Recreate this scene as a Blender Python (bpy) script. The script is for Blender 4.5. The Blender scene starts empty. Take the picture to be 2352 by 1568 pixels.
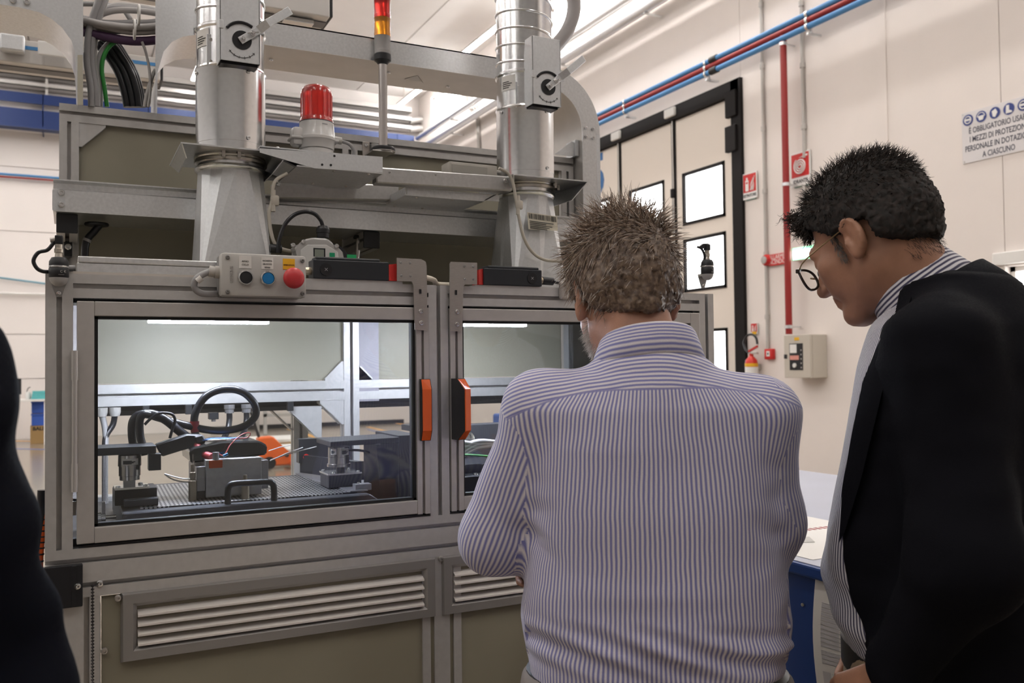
import bpy, bmesh, math, random
import numpy as np
from mathutils import Vector, Matrix
random.seed(7)
SC = bpy.context.scene
COL = SC.collection
R_ = math.radians
# ------------------------------------------------------------------ camera
F_PX, YAW, PITCH, ROLL = 2039.6, .463672, .026553, -.011933
CAM = Vector((0, 0, 1.47))
FW = Vector((math.sin(YAW)*math.cos(PITCH), math.cos(YAW)*math.cos(PITCH), math.sin(PITCH)))
_r0 = Vector((math.cos(YAW), -math.sin(YAW), 0)); _u0 = _r0.cross(FW)
RT = _r0*math.cos(ROLL) + _u0*math.sin(ROLL)
UP = _u0*math.cos(ROLL) - _r0*math.sin(ROLL)
cd = bpy.data.cameras.new('camera'); cam = bpy.data.objects.new('camera', cd); COL.objects.link(cam)
cd.sensor_width = 36; cd.lens = F_PX/2352*36; cd.clip_start = .05; cd.clip_end = 100
cd.dof.use_dof = True; cd.dof.focus_distance = 1.75; cd.dof.aperture_fstop = 7.5
M = Matrix((RT, UP, -FW)).transposed().to_4x4(); M.translation = CAM
cam.matrix_world = M
SC.camera = cam
# ------------------------------------------------------------------ light and exposure
vs = SC.view_settings
vs.view_transform = 'Standard'; vs.look = 'None'; vs.gamma = 1; vs.use_curve_mapping = False
vs.exposure = 0.32
cy_ = SC.cycles; cy_.adaptive_threshold = .025; cy_.max_bounces = 6; cy_.diffuse_bounces = 3; cy_.glossy_bounces = 3; cy_.transmission_bounces = 4; cy_.transparent_max_bounces = 10; cy_.caustics_reflective = False; cy_.caustics_refractive = False
w = bpy.data.worlds.new('sky'); SC.world = w; w.use_nodes = True
bg = w.node_tree.nodes['Background']; bg.inputs[0].default_value = (1, .97, .93, 1); bg.inputs[1].default_value = .6
STRIP_POWER, WINDOW_POWER, PANE_POWER, LED_POWER = 50.0, 16.0, 5.0, 300.0
# ------------------------------------------------------------------ measuring helpers (pixel of the photograph -> point on a real plane)
def ray(x, y): return FW + RT*((x-1176)/F_PX) - UP*((y-784)/F_PX)
def aY(x, y, Y): d = ray(x, y); return CAM + d*(Y/d.y)
def aX(x, y, X): d = ray(x, y); return CAM + d*(X/d.x)
def aZ(x, y, Z): d = ray(x, y); return CAM + d*((Z-CAM.z)/d.z)
def aD(x, y, D): return CAM + ray(x, y)*D
# ------------------------------------------------------------------ materials
MT = {}
def mat(name, col, rough=.5, metal=0., noise=0., nscale=20., bump=0., bscale=200., emit=None, estr=0., trans=0., alpha=1., ior=1.45, spec=.5, aniso=None, sub=0., coat=0.):
    if name in MT: return MT[name]
    m = bpy.data.materials.new(name); m.use_nodes = True
    nt = m.node_tree; b = nt.nodes['Principled BSDF']; N = nt.nodes.new; L = nt.links.new
    c = tuple(col)+(1,)
    b.inputs['Base Color'].default_value = c; b.inputs['Roughness'].default_value = rough; b.inputs['Metallic'].default_value = metal
    b.inputs['IOR'].default_value = ior; b.inputs['Specular IOR Level'].default_value = spec
    if trans: b.inputs['Transmission Weight'].default_value = trans
    if coat: b.inputs['Coat Weight'].default_value = coat; b.inputs['Coat Roughness'].default_value = .1
    if sub: b.inputs['Subsurface Weight'].default_value = sub; b.inputs['Subsurface Radius'].default_value = (.012, .005, .003)
    if alpha < 1: b.inputs['Alpha'].default_value = alpha
    if emit: b.inputs['Emission Color'].default_value = tuple(emit)+(1,); b.inputs['Emission Strength'].default_value = estr
    if noise or bump:
        tc = N('ShaderNodeTexCoord'); mp = N('ShaderNodeMapping'); L(tc.outputs['Object'], mp.inputs[0])
        if aniso: mp.inputs['Scale'].default_value = aniso
    if noise:
        nz = N('ShaderNodeTexNoise'); nz.inputs['Scale'].default_value = nscale; nz.inputs['Detail'].default_value = 5
        L(mp.outputs[0], nz.inputs['Vector'])
        mx = N('ShaderNodeMix'); mx.data_type = 'RGBA'; mx.blend_type = 'MULTIPLY'; mx.inputs[0].default_value = 1
        cr = N('ShaderNodeMapRange'); cr.inputs[1].default_value = .3; cr.inputs[2].default_value = .7; cr.inputs[3].default_value = 1-noise; cr.inputs[4].default_value = 1+noise
        L(nz.outputs[0], cr.inputs[0]); mx.inputs[6].default_value = c; L(cr.outputs[0], mx.inputs[7]); L(mx.outputs[2], b.inputs['Base Color'])
        rr = N('ShaderNodeMapRange'); rr.inputs[1].default_value = .3; rr.inputs[2].default_value = .7; rr.inputs[3].default_value = max(.02, rough*(1-noise)); rr.inputs[4].default_value = min(1, rough*(1+noise))
        L(nz.outputs[0], rr.inputs[0]); L(rr.outputs[0], b.inputs['Roughness'])
    if bump:
        n2 = N('ShaderNodeTexNoise'); n2.inputs['Scale'].default_value = bscale; n2.inputs['Detail'].default_value = 3
        L(mp.outputs[0], n2.inputs['Vector'])
        bp = N('ShaderNodeBump'); bp.inputs['Strength'].default_value = bump; bp.inputs['Distance'].default_value = .002
        L(n2.outputs[0], bp.inputs['Height']); L(bp.outputs[0], b.inputs['Normal'])
    MT[name] = m
    return m
def glassmat(name, tint=(1, 1, 1), rough=0., fac=1.):
    # thin sheet: straight-through view plus a mirror share from the Fresnel law
    if name in MT: return MT[name]
    m = bpy.data.materials.new(name); m.use_nodes = True; nt = m.node_tree; nt.nodes.clear(); N = nt.nodes.new; L = nt.links.new
    o = N('ShaderNodeOutputMaterial'); mx = N('ShaderNodeMixShader'); t = N('ShaderNodeBsdfTransparent'); g = N('ShaderNodeBsdfGlossy'); fr = N('ShaderNodeFresnel')
    t.inputs[0].default_value = tuple(tint)+(1,); g.inputs['Roughness'].default_value = rough; fr.inputs[0].default_value = 1.5
    ml = N('ShaderNodeMath'); ml.operation = 'MULTIPLY'; ml.inputs[1].default_value = fac; ml.use_clamp = True
    L(fr.outputs[0], ml.inputs[0])
    if fac >= 0: L(ml.outputs[0], mx.inputs[0])
    else: mx.inputs[0].default_value = -fac
    L(t.outputs[0], mx.inputs[1]); L(g.outputs[0], mx.inputs[2]); L(mx.outputs[0], o.inputs[0])
    MT[name] = m
    return m
def emis(name, col, s):
    if name in MT: return MT[name]
    m = bpy.data.materials.new(name); m.use_nodes = True; nt = m.node_tree; nt.nodes.clear()
    o = nt.nodes.new('ShaderNodeOutputMaterial'); e = nt.nodes.new('ShaderNodeEmission'); e.inputs[0].default_value = tuple(col)+(1,); e.inputs[1].default_value = s
    nt.links.new(e.outputs[0], o.inputs[0]); MT[name] = m
    return m
ALU = mat('anodised aluminium', (.56, .545, .53), .42, .55, noise=.05, nscale=60, aniso=(1, 1, 1))
ALUD = mat('darker aluminium', (.40, .39, .38), .5, .5)  # plain darker grey for rivets and a mount block
GALV = mat('galvanised sheet steel', (.76, .765, .77), .32, .88, noise=.07, nscale=140, bump=.04, bscale=260)
GALVS = mat('galvanised spangle bracket', (.68, .69, .70), .42, .75, noise=.05, nscale=160)
DUCT = mat('spiral duct zinc', (.80, .805, .81), .2, .97, noise=.05, nscale=90, bump=.03, bscale=120)
STEEL = mat('stainless bracket steel', (.52, .49, .46), .35, .85, noise=.08, nscale=80, aniso=(1, 1, 14))
CHROME = mat('bright zinc screw', (.72, .72, .72), .22, 1.)
OLIVE = mat('olive grey painted panel', (.33, .305, .235), .45, 0, noise=.04, nscale=4)
BLACK = mat('black plastic', (.012, .012, .014), .42)
BLACKS = mat('satin black metal', (.02, .02, .023), .35, .2)
RUBBER = mat('black rubber cable', (.012, .012, .015), .3)
GREYP = mat('light grey plastic', (.47, .45, .42), .45)
GREYC = mat('grey cable sheath', (.33, .32, .32), .5)
WHITEP = mat('white plastic', (.78, .76, .73), .4)
RED = mat('signal red plastic', (.55, .03, .025), .35)
ORANGE = mat('orange plastic', (.72, .11, .015), .42)
BLUEB = mat('blue button', (.01, .17, .42), .3)
YELLOW = mat('yellow label', (.8, .45, .02), .5)
INK = mat('black print', (.02, .02, .02), .6)
PAPER = mat('label paper', (.72, .69, .65), .6)
WALLM = mat('painted plaster wall', (.80, .73, .685), .75, noise=.025, nscale=1.3, bump=.35, bscale=60)
WALLP = mat('white wall panel', (.82, .765, .735), .6, noise=.02, nscale=1)
CEILM = mat('ceiling panel', (.82, .775, .74), .7, noise=.02, nscale=2)
PIPEB = mat('blue pipe paint', (.075, .25, .52), .4)
PIPER = mat('red pipe paint', (.30, .02, .018), .4)
BLUEP = mat('crane blue paint', (.010, .03, .13), .4)
BLKF = mat('black door profile', (.012, .010, .010), .6, spec=.2)
DOORP = mat('door panel cream', (.78, .70, .62), .55)
# ------------------------------------------------------------------ mesh helpers
W = {}
class MB:
    def __init__(s): s.v = []; s.f = []
    def add(s, vs, fs):
        o = len(s.v); s.v += [Vector(p) for p in vs]; s.f += [tuple(i+o for i in f) for f in fs]; return s
    def box(s, a, b, bev=0.):
        x0, y0, z0 = (min(a[i], b[i]) for i in range(3)); x1, y1, z1 = (max(a[i], b[i]) for i in range(3))
        P = [(x0, y0, z0), (x1, y0, z0), (x1, y1, z0), (x0, y1, z0), (x0, y0, z1), (x1, y0, z1), (x1, y1, z1), (x0, y1, z1)]
        Fc = [(0, 3, 2, 1), (4, 5, 6, 7), (0, 1, 5, 4), (1, 2, 6, 5), (2, 3, 7, 6), (3, 0, 4, 7)]
        if bev: return s._bev(P, Fc, bev)
        return s.add(P, Fc)
    def _bev(s, P, Fc, bev, seg=2):
        bm = bmesh.new(); vv = [bm.verts.new(p) for p in P]
        for f in Fc: bm.faces.new([vv[i] for i in f])
        bmesh.ops.bevel(bm, geom=bm.edges[:], offset=bev, segments=seg, profile=.5, affect='EDGES', clamp_overlap=True)
        bm.verts.index_update(); s.add([v.co.copy() for v in bm.verts], [[v.index for v in f.verts] for f in bm.faces]); bm.free(); return s
    def prism(s, pts, vec, bev=0.):
        pts = [Vector(p) for p in pts]; vec = Vector(vec); n = len(pts)
        nrm = Vector((0, 0, 0))
        for i in range(n): nrm += pts[i].cross(pts[(i+1) % n])
        if nrm.dot(vec) > 0: pts.reverse()
        P = pts+[p+vec for p in pts]
        Fc = [tuple(range(n)), tuple(range(2*n-1, n-1, -1))]+[(i+n, (i+1) % n+n, (i+1) % n, i) for i in range(n)]
        Fc = [tuple(f) for f in Fc]
        if bev: return s._bev(P, Fc, bev, 1)
        return s.add(P, Fc)
    def tube(s, pts, r, seg=8, closed=False, caps=True):
        pts = [Vector(p) for p in pts]; n = len(pts); rr = r if hasattr(r, '__len__') else [r]*n
        T = []
        for i in range(n):
            a = pts[(i-1) % n] if (closed or i > 0) else pts[i]; b = pts[(i+1) % n] if (closed or i < n-1) else pts[i]
            t = b-a; T.append(t.normalized() if t.length > 1e-9 else Vector((0, 0, 1)))
        nr = T[0].orthogonal().normalized(); V = []
        for i in range(n):
            nr = (nr-T[i]*nr.dot(T[i])).normalized(); bn = T[i].cross(nr)
            V += [pts[i]+(nr*math.cos(2*math.pi*k/seg)+bn*math.sin(2*math.pi*k/seg))*rr[i] for k in range(seg)]
        Fc = []
        for i in range(n if closed else n-1):
            a = i*seg; b = ((i+1) % n)*seg
            for k in range(seg): Fc.append((a+k, a+(k+1) % seg, b+(k+1) % seg, b+k))
        if caps and not closed: Fc += [tuple(range(seg-1, -1, -1)), tuple(range((n-1)*seg, n*seg))]
        return s.add(V, Fc)
    def cyl(s, a, b, r, seg=16, r2=None):
        return s.tube([a, b], [r, r if r2 is None else r2], seg)
    def lathe(s, prof, c, axis=(0, 0, 1), seg=20):
        ax = Vector(axis).normalized(); u = ax.orthogonal().normalized(); v = ax.cross(u); c = Vector(c); V = []; Fc = []
        for r, z in prof: V += [c+ax*z+(u*math.cos(2*math.pi*k/seg)+v*math.sin(2*math.pi*k/seg))*max(r, 1e-5) for k in range(seg)]
        for i in range(len(prof)-1):
            for k in range(seg): Fc.append((i*seg+k, i*seg+(k+1) % seg, (i+1)*seg+(k+1) % seg, (i+1)*seg+k))
        Fc += [tuple(range(seg-1, -1, -1)), tuple(range((len(prof)-1)*seg, len(prof)*seg))]
        return s.add(V, Fc)
    def loft(s, rings, closed=True, caps=True):
        n = len(rings[0]); V = [p for r in rings for p in r]; Fc = []
        for i in range(len(rings)-1):
            for k in range(n if closed else n-1): Fc.append((i*n+k, i*n+(k+1) % n, (i+1)*n+(k+1) % n, (i+1)*n+k))
        if caps and closed: Fc += [tuple(range(n-1, -1, -1)), tuple(range((len(rings)-1)*n, len(rings)*n))]
        return s.add(V, Fc)
    def build(s, name, m, parent=None, smooth=None, label=None):
        base = W.get(parent.name, Vector()) if parent else Vector()
        if parent is None and s.v:
            lo = [min(p[i] for p in s.v) for i in range(3)]; hi = [max(p[i] for p in s.v) for i in range(3)]
            base = Vector(((lo[0]+hi[0])/2, (lo[1]+hi[1])/2, lo[2]))
        me = bpy.data.meshes.new(name); me.from_pydata([p-base for p in s.v], [], s.f); me.validate(); me.update()
        if m: me.materials.append(m)
        if smooth:
            for p in me.polygons: p.use_smooth = True
            me.set_sharp_from_angle(angle=R_(smooth))
        o = bpy.data.objects.new(name, me); COL.objects.link(o)
        if parent: o.parent = parent
        else: o.location = base
        W[o.name] = base
        if label: o['label'] = label
        return o
def cr(pts, n=8, closed=False):
    pts = [Vector(p) for p in pts]; out = []; N = len(pts)
    for i in range(N if closed else N-1):
        p0 = pts[(i-1) % N] if (closed or i > 0) else pts[i]*2-pts[i+1]; p1 = pts[i]; p2 = pts[(i+1) % N]
        p3 = pts[(i+2) % N] if (closed or i < N-2) else p2*2-p1
        for k in range(n):
            t = k/n; out.append(.5*((2*p1)+(p2-p0)*t+(2*p0-5*p1+4*p2-p3)*t*t+(3*p1-p0-3*p2+p3)*t**3))
    if not closed: out.append(pts[-1])
    return out
def thing(name, label, cat, loc, group=None, kind=None):
    o = bpy.data.objects.new(name, None); o.empty_display_size = .05; COL.objects.link(o); o.location = Vector(loc); W[o.name] = Vector(loc)
    return tag(o, label, cat, group, kind)
def tag(o, label, cat=None, group=None, kind=None):
    o['label'] = label
    if cat: o['category'] = cat
    if group: o['group'] = group
    if kind: o['kind'] = kind
    return o
def struct(o, label=None):
    o['kind'] = 'structure'
    if label: o['label'] = label
    return o
def text(name, body, loc, size, m, parent, xdir=(1, 0, 0), updir=(0, 0, 1), align='CENTER', extr=.0004, sx=1., bold=0.):
    cu = bpy.data.curves.new(name, 'FONT'); cu.body = body; cu.size = size; cu.align_x = align; cu.align_y = 'CENTER'; cu.extrude = extr; cu.resolution_u = 3; cu.offset = bold
    tmp = bpy.data.objects.new(name, cu); COL.objects.link(tmp)
    dg = bpy.context.evaluated_depsgraph_get(); me = bpy.data.meshes.new_from_object(tmp.evaluated_get(dg)); bpy.data.objects.remove(tmp); bpy.data.curves.remove(cu)
    X = Vector(xdir).normalized(); U = Vector(updir).normalized(); Z = X.cross(U)
    base = W[parent.name]; L = Vector(loc)
    for v in me.vertices: c = v.co.copy(); v.co = L+X*c.x*sx+U*c.y+Z*c.z-base
    me.materials.clear(); me.materials.append(m)
    o = bpy.data.objects.new(name, me); COL.objects.link(o); o.parent = parent; W[o.name] = base
    return o
def share(src, name, parent, offset):
    o = bpy.data.objects.new(name, src.data); COL.objects.link(o); o.parent = parent; o.location = Vector(offset); W[o.name] = W[parent.name]
    return o
def screws(pts, r, parent, axis=(0, -1, 0), m=None, name='screw'):
    # one round socket-head screw mesh, shared by every screw of the list
    pts = [Vector(p) for p in pts]; b = MB().lathe([(r, 0), (r, r*.45), (r*.8, r*.75), (r*.45, r*.8), (r*.38, r*.35), (0, r*.3)], pts[0], axis, 12)
    o = b.build(name, m or CHROME, parent, 40)
    for p in pts[1:]: share(o, name, parent, p-pts[0])
    return o
def profile_poly(w, h, nw, nh, slot=.009, dep=.015):
    # outline of a T-slot extrusion w x h (centred), nw slots on the w faces, nh slots on the h faces
    P = []
    def side(L, n, org, d, inn):
        out = [org]
        for k in range(n):
            c = L*(k+.5)/n
            a = org+d*(c-slot/2); b = org+d*(c+slot/2)
            out += [a, a+inn*dep, b+inn*dep, b]
        return out
    V2 = Vector
    P += side(w, nw, V2((-w/2, -h/2)), V2((1, 0)), V2((0, 1)))
    P += side(h, nh, V2((w/2, -h/2)), V2((0, 1)), V2((-1, 0)))
    P += side(w, nw, V2((w/2, h/2)), V2((-1, 0)), V2((0, -1)))
    P += side(h, nh, V2((-w/2, h/2)), V2((0, -1)), V2((1, 0)))
    return P
def extr(mb, a, b, w, h, nw=1, nh=1, slot=.009, dep=.015):
    """extrusion with lower-left-front corner box a..b; runs along its longest axis; w,h measured on the two other axes in order"""
    a = Vector(a); b = Vector(b); d = b-a; ax = max(range(3), key=lambda i: abs(d[i])); o1, o2 = [i for i in range(3) if i != ax]
    c = (a+b)/2; P = profile_poly(abs(d[o1]), abs(d[o2]), nw, nh, slot, dep); pts = []
    for p in P:
        q = Vector((0, 0, 0)); q[ax] = a[ax]; q[o1] = c[o1]+p.x; q[o2] = c[o2]+p.y; pts.append(q)
    v = Vector((0, 0, 0)); v[ax] = d[ax]
    return mb.prism(pts, v)
def bar(name, a, b, parent, nw=1, nh=1, m=None, slot=.009, dep=.015):
    return extr(MB(), a, b, 0, 0, nw, nh, slot, dep).build(name, m or ALU, parent)
# ================================================================== the hall
XW, YB, ZC = 8.3, 21.95, 8.55
XL, YFR = -14.0, -9.0
fm = mat('polished resin floor', (.27, .225, .175), .18, 0, noise=.06, nscale=.9)
b = MB(); b.box((XL, YFR, -.12), (XW, YB, 0)); FLOOR = struct(b.build('floor', fm), 'polished beige resin floor')
LINE = mat('yellow floor paint', (.75, .36, .04), .35); LINEB = mat('blue floor paint', (.10, .16, .40), .35)
def floorline(p, q, wd, m):
    p = Vector(p); q = Vector(q); d = (q-p).normalized(); n = Vector((-d.y, d.x, 0))*wd/2
    MB().prism([p-n, q-n, q+n, p+n], (0, 0, .003)).build('marking_line', m, FLOOR)
g = lambda x, y: aZ(x, y, .001)
floorline(g(664, 985), g(728, 1005), .14, LINE); floorline(g(690, 965), g(735, 978), .10, LINE)
floorline(g(845, 980), g(930, 1000), .10, LINE); floorline(g(845, 986), g(925, 1008), .06, LINEB); floorline(g(880, 966), g(945, 978), .09, LINE)
floorline(g(20, 1030), g(104, 1032), .10, LINEB); floorline(g(20, 1012), g(104, 1014), .12, LINE)
# ceiling of long panels with open joints
ce = struct(MB().box((XL, YFR, ZC+.06), (XW, YB, ZC+.2)).build('ceiling', CEILM), 'white panelled ceiling')
xj = aZ(1031, 0, ZC).x; xs = [xj+2.45*k for k in range(-8, 3)]
for k in range(len(xs)-1):
    a, c = max(xs[k]+.012, XL), min(xs[k+1]-.012, XW)
    if c > a+.1: MB().box((a, YFR, ZC), (c, YB, ZC+.06)).build('panel', CEILM, ce)
# back wall: white horizontal panels
wb = struct(MB().box((XL, YB+.05, 0), (XW, YB+.3, ZC+.1)).build('wall_back', WALLP), 'white panelled far wall')
zj = [0, 1.3, aY(0, 767, YB).z, aY(0, 529, YB).z, 5.9, 7.3, ZC]
for z0, z1 in zip(zj[:-1], zj[1:]): MB().box((XL, YB, z0+.008), (XW, YB+.05, z1-.008)).build('panel', WALLP, wb)
# right wall with clerestory window openings and the dock door opening, built of blocks between them
wr = struct(MB().box((XW+.25, YFR, 0), (XW+.4, YB+.3, ZC+.1)).build('wall_right', WALLM), 'textured cream wall with dock door')
dY0, dY1 = aX(1709, 600, XW).y, 14.6
dZ = aX(1695, 182, XW).z
wz0, wz1 = aX(1285, 100, XW).z+.02, 8.33
w1a, w1b = aX(1059, 260, XW).y, aX(990, 260, XW).y
w2a, w2b = 6.0, aX(1262, 100, XW).y
r0Y, r0a = aX(2310, 640, XW).y, 1.2          # low window at the right edge of the view
rz1 = aX(2310, 612, XW).z; rz0 = .95
jy = aX(2033, 200, XW).y
def wblk(y0, y1, z0, z1): MB().box((XW, y0+.004, z0), (XW+.25, y1-.004, z1)).build('panel', WALLM, wr)
wblk(YFR, r0a, 0, wz0); wblk(r0a, r0Y, 0, rz0); wblk(r0a, r0Y, rz1, wz0); wblk(r0Y, jy, 0, wz0); wblk(jy, dY0, 0, wz0)
wblk(dY0, dY1, dZ, wz0); wblk(dY1, YB, 0, wz0-.0)
wblk(YFR, w2a, wz0, ZC); wblk(w2b, w1a, wz0, ZC); wblk(w1b, YB, wz0, ZC); wblk(w2a, w2b, wz1, ZC); wblk(w1a, w1b, wz1, ZC)
DWALL = mat('unseen wall dimming grey', (.38, .37, .365), .7, noise=.03, nscale=1)  # unseen walls given a darker grey to cut light from the camera side
struct(MB().box((XL-.3, YFR, 0), (XL, YB, ZC+.1)).build('wall_left', DWALL)); struct(MB().box((XL, YFR-.3, 0), (XW, YFR, ZC+.1)).build('wall_front', DWALL))
DAY = emis('bright overcast daylight in the glass', (1, .985, .97), WINDOW_POWER); DAYP = emis('daylight in the door panes', (1, 1, 1), PANE_POWER)
WFR = mat('white window profile', (.8, .78, .75), .4)
def window(n, y0, y1, z0, z1, label, mull=3, em=None):
    t = thing('window_%d' % n, label, None, (XW+.1, (y0+y1)/2, z0)); struct(t)
    MB().box((XW+.12, y0, z0), (XW+.13, y1, z1)).build('pane', em or DAY, t)
    fw = .05
    for a, c in (((XW+.08, y0, z0), (XW+.15, y1, z0+fw)), ((XW+.08, y0, z1-fw), (XW+.15, y1, z1)), ((XW+.08, y0, z0), (XW+.15, y0+fw, z1)), ((XW+.08, y1-fw, z0), (XW+.15, y1, z1))): MB().box(a, c).build('frame', WFR, t)
    for k in range(1, mull): y = y0+(y1-y0)*k/mull; MB().box((XW+.09, y-.025, z0), (XW+.14, y+.025, z1)).build('mullion', WFR, t)
window(1, w1a, w1b, wz0, wz1, 'far clerestory window glowing white above the conduits', 1)
window(2, w2a, w2b, wz0, wz1, 'long clerestory window band above the conduits', 5)
window(3, r0a, r0Y, rz0, rz1, 'low window at the edge beside the dark jacket', 2, DAYP)
MB().box((XW-.06, r0a-.2, rz1+.02), (XW+.001, r0Y+.1, rz1+.14), .01).build('roller_box', WFR, bpy.data.objects['window_3'])
# dock door: black frame, cream folding panels, lit panes
dd = thing('door_1', 'cream folding dock door in a black frame with lit panes', None, (XW, (dY0+dY1)/2, 0)); struct(dd)
fr = .20
MB().box((XW-.05, dY0-.04, 0), (XW+.12, dY0+.16, dZ)).build('frame_post', BLKF, dd); MB().box((XW-.05, dY1-.16, 0), (XW+.12, dY1, dZ)).build('frame_post', BLKF, dd)
MB().box((XW-.05, dY0, dZ-.20), (XW+.12, dY1, dZ)).build('frame_head', BLKF, dd)
for py in (300, 380): q = aX(1690, py-65, XW-.06); MB().box((XW-.09, q.y-.02, q.z-.18), (XW-.02, q.y+.2, q.z+.18), .01).build('hinge', BLKF, dd)
s1, s2 = aX(1546, 400, XW).y, aX(1421, 400, XW).y
edges = [dY0+.16, s1, s2, s2+(s2-s1), dY1-.16]
def pane_hole(y0, y1, z0, z1, holes):
    # panel slab left around the pane openings (holes stacked in z over one y span)
    hy0, hy1 = holes[0][0], holes[0][1]; mb = MB(); xa, xb = XW+.03, XW+.09
    mb.box((xa, y0, z0), (xb, hy0, z1)); mb.box((xa, hy1, z0), (xb, y1, z1)); z = z0
    for _, _, a, c in sorted(holes, key=lambda h: h[2]): mb.box((xa, hy0, z), (xb, hy1, a)); z = c
    mb.box((xa, hy0, z), (xb, hy1, z1)); return mb
def zof(px, py): return aX(px, py, XW).z
pz = [(zof(1662, 496), zof(1661, 368)), (zof(1665, 660), zof(1664, 530)), (zof(1666, 860), zof(1666, 752))]
pA0, pA1 = aX(1662, 440, XW).y, aX(1565, 440, XW).y
pw = pA1-pA0; gap0 = pA0-edges[0]
for k in range(4):
    y0, y1 = edges[k]+.03, edges[k+1]-.03
    a = y0+(y1-y0-pw)/2 if k else pA0
    hs = [(a, a+pw, z0, z1) for z0, z1 in pz]
    pane_hole(y0, y1, .05, dZ-.21, hs).build('door_leaf', DOORP, dd)
    for h in hs:
        g1 = MB(); t_ = .045
        for aa, cc in (((XW+.015, h[0], h[2]), (XW+.1, h[0]+t_, h[3])), ((XW+.015, h[1]-t_, h[2]), (XW+.1, h[1], h[3])), ((XW+.015, h[0], h[2]), (XW+.1, h[1], h[2]+t_)), ((XW+.015, h[0], h[3]-t_), (XW+.1, h[1], h[3]))): g1.box(aa, cc)
        g1.build('pane_frame', BLKF, dd)
        MB().box((XW+.055, h[0]+t_, h[2]+t_), (XW+.065, h[1]-t_, h[3]-t_)).build('pane', DAYP, dd)
    if k: 
        for s in (-1, 1): MB().box((XW+.01, edges[k]+s*.035-.012, .05), (XW+.05, edges[k]+s*.035+.012, dZ-.2)).build('seal_or_light_block', BLKF, dd)
        MB().cyl((XW+.0, edges[k], .1), (XW+.0, edges[k], dZ-.15), .012, 8).build('lock_rod', STEEL, dd)
        q = edges[k]; MB().box((XW-.04, q-.03, 4.0), (XW+.02, q+.03, 4.14), .01).build('rod_guide', BLKF, dd)
        MB().box((XW-.09, q-.16, dZ-.16), (XW-.02, q+.10, dZ-.02), .02).build('roller_cover', WHITEP, dd)
n5 = aX(1391, 398, XW)
text('lettering', '5', (XW-.003+.03, n5.y+.30, n5.z), .98, mat('blue number paint', (.05, .16, .38), .5), dd, (0, -1, 0), sx=1.0, bold=.025)
# ------------------------------------------------------------------ pipes and conduits on the right wall
xp = XW-.22
zu, zl = aX(1378, 262, xp).z, aX(1378, 283, xp).z; zm = (zu+zl)/2
def run_pipe(name, label, cat, x, z, r, m, y0=-3.):
    t = thing(name, label, cat, (x, 8, z)); MB().cyl((x, y0, z), (x, YB-.2, z), r, 12).build('pipe_run', m, t, 50)
    return t
PU = run_pipe('pipe_line', 'upper blue pipe of the triple pipe run above the dock door', 'pipe', xp, zu, .038, PIPEB)
PM = run_pipe('pipe_line', 'red pipe between two blue pipes above the dock door', 'pipe', xp, zm, .038, PIPER)
PL = run_pipe('pipe_line', 'lower blue pipe of the triple pipe run above the dock door', 'pipe', xp, zl, .038, PIPEB)
for px in (1378+58, 1622, 1855):
    y = aX(px, 262-(px-1378)*.48, xp).y
    for P_, z in ((PU, zu), (PM, zm), (PL, zl)): MB().cyl((xp, y-.02, z), (xp, y+.02, z), .047, 12).build('clamp', CHROME, P_, 50)
    MB().box((xp-.01, y-.015, zl-.1), (XW-.014, y+.015, zl-.07)).build('bracket', GALV, PL)
    MB().box((xp+.045, y-.015, zl-.1), (xp+.06, y+.015, zu+.08)).build('bracket', GALV, PM)
y = aX(1640, 145, xp).y
for P_, z in ((PU, zu), (PL, zl)): MB().cyl((xp, y-.07, z), (xp, y+.07, z), .052, 12).build('coupling', BLACK, P_, 50)
a = aX(1796, 92, xp); c = aX(1804, 768, XW-.15)
vp = thing('drop_pipe', 'vertical red pipe dropping down the cream wall', 'pipe', (xp, a.y, c.z))
MB().cyl((xp+.02, a.y, zm), (xp+.02, a.y, c.z), .042, 12).build('pipe_run', PIPER, vp, 50)
for py in (99, 424, 751): z = aX(1800, py, xp).z; MB().cyl((xp+.02, a.y, z-.02), (xp+.02, a.y, z+.02), .052, 12).build('clamp', GALV, vp, 50); MB().box((xp+.02, a.y-.015, z-.01), (XW-.014, a.y+.015, z+.01)).build('bracket', GALV, vp)
CND = mat('grey conduit', (.50, .47, .44), .45)
def conduit(pa, pb, label, r=.022):
    a = aX(*pa, XW-.03); c = aX(*pb, XW-.03); y = (a.y+c.y)/2
    t = thing('wall_conduit', label, 'conduit', (XW-.03, y, c.z)); MB().cyl((XW-.03, y, a.z), (XW-.03, y, c.z), r, 10).build('tube', CND, t, 50)
    n = max(2, int((a.z-c.z)/.75))
    for k in range(n): z = c.z+(a.z-c.z)*(k+.5)/n; MB().cyl((XW-.03, y, z-.03), (XW-.03, y, z+.03), r*1.5, 10).build('clip', CND, t, 50)
conduit((1746, -60), (1764, 800), 'grey conduit running down to the red call point')
conduit((1836, -60), (1850, 362), 'grey conduit running down to the hose reel sign')
conduit((1845, 425), (1851, 566), 'short grey conduit between hose sign and exit light')
# joint strip on the wall
MB().box((XW-.012, jy-.03, 0), (XW, jy+.03, wz0)).build('joint_strip', WALLM, wr)
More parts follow.
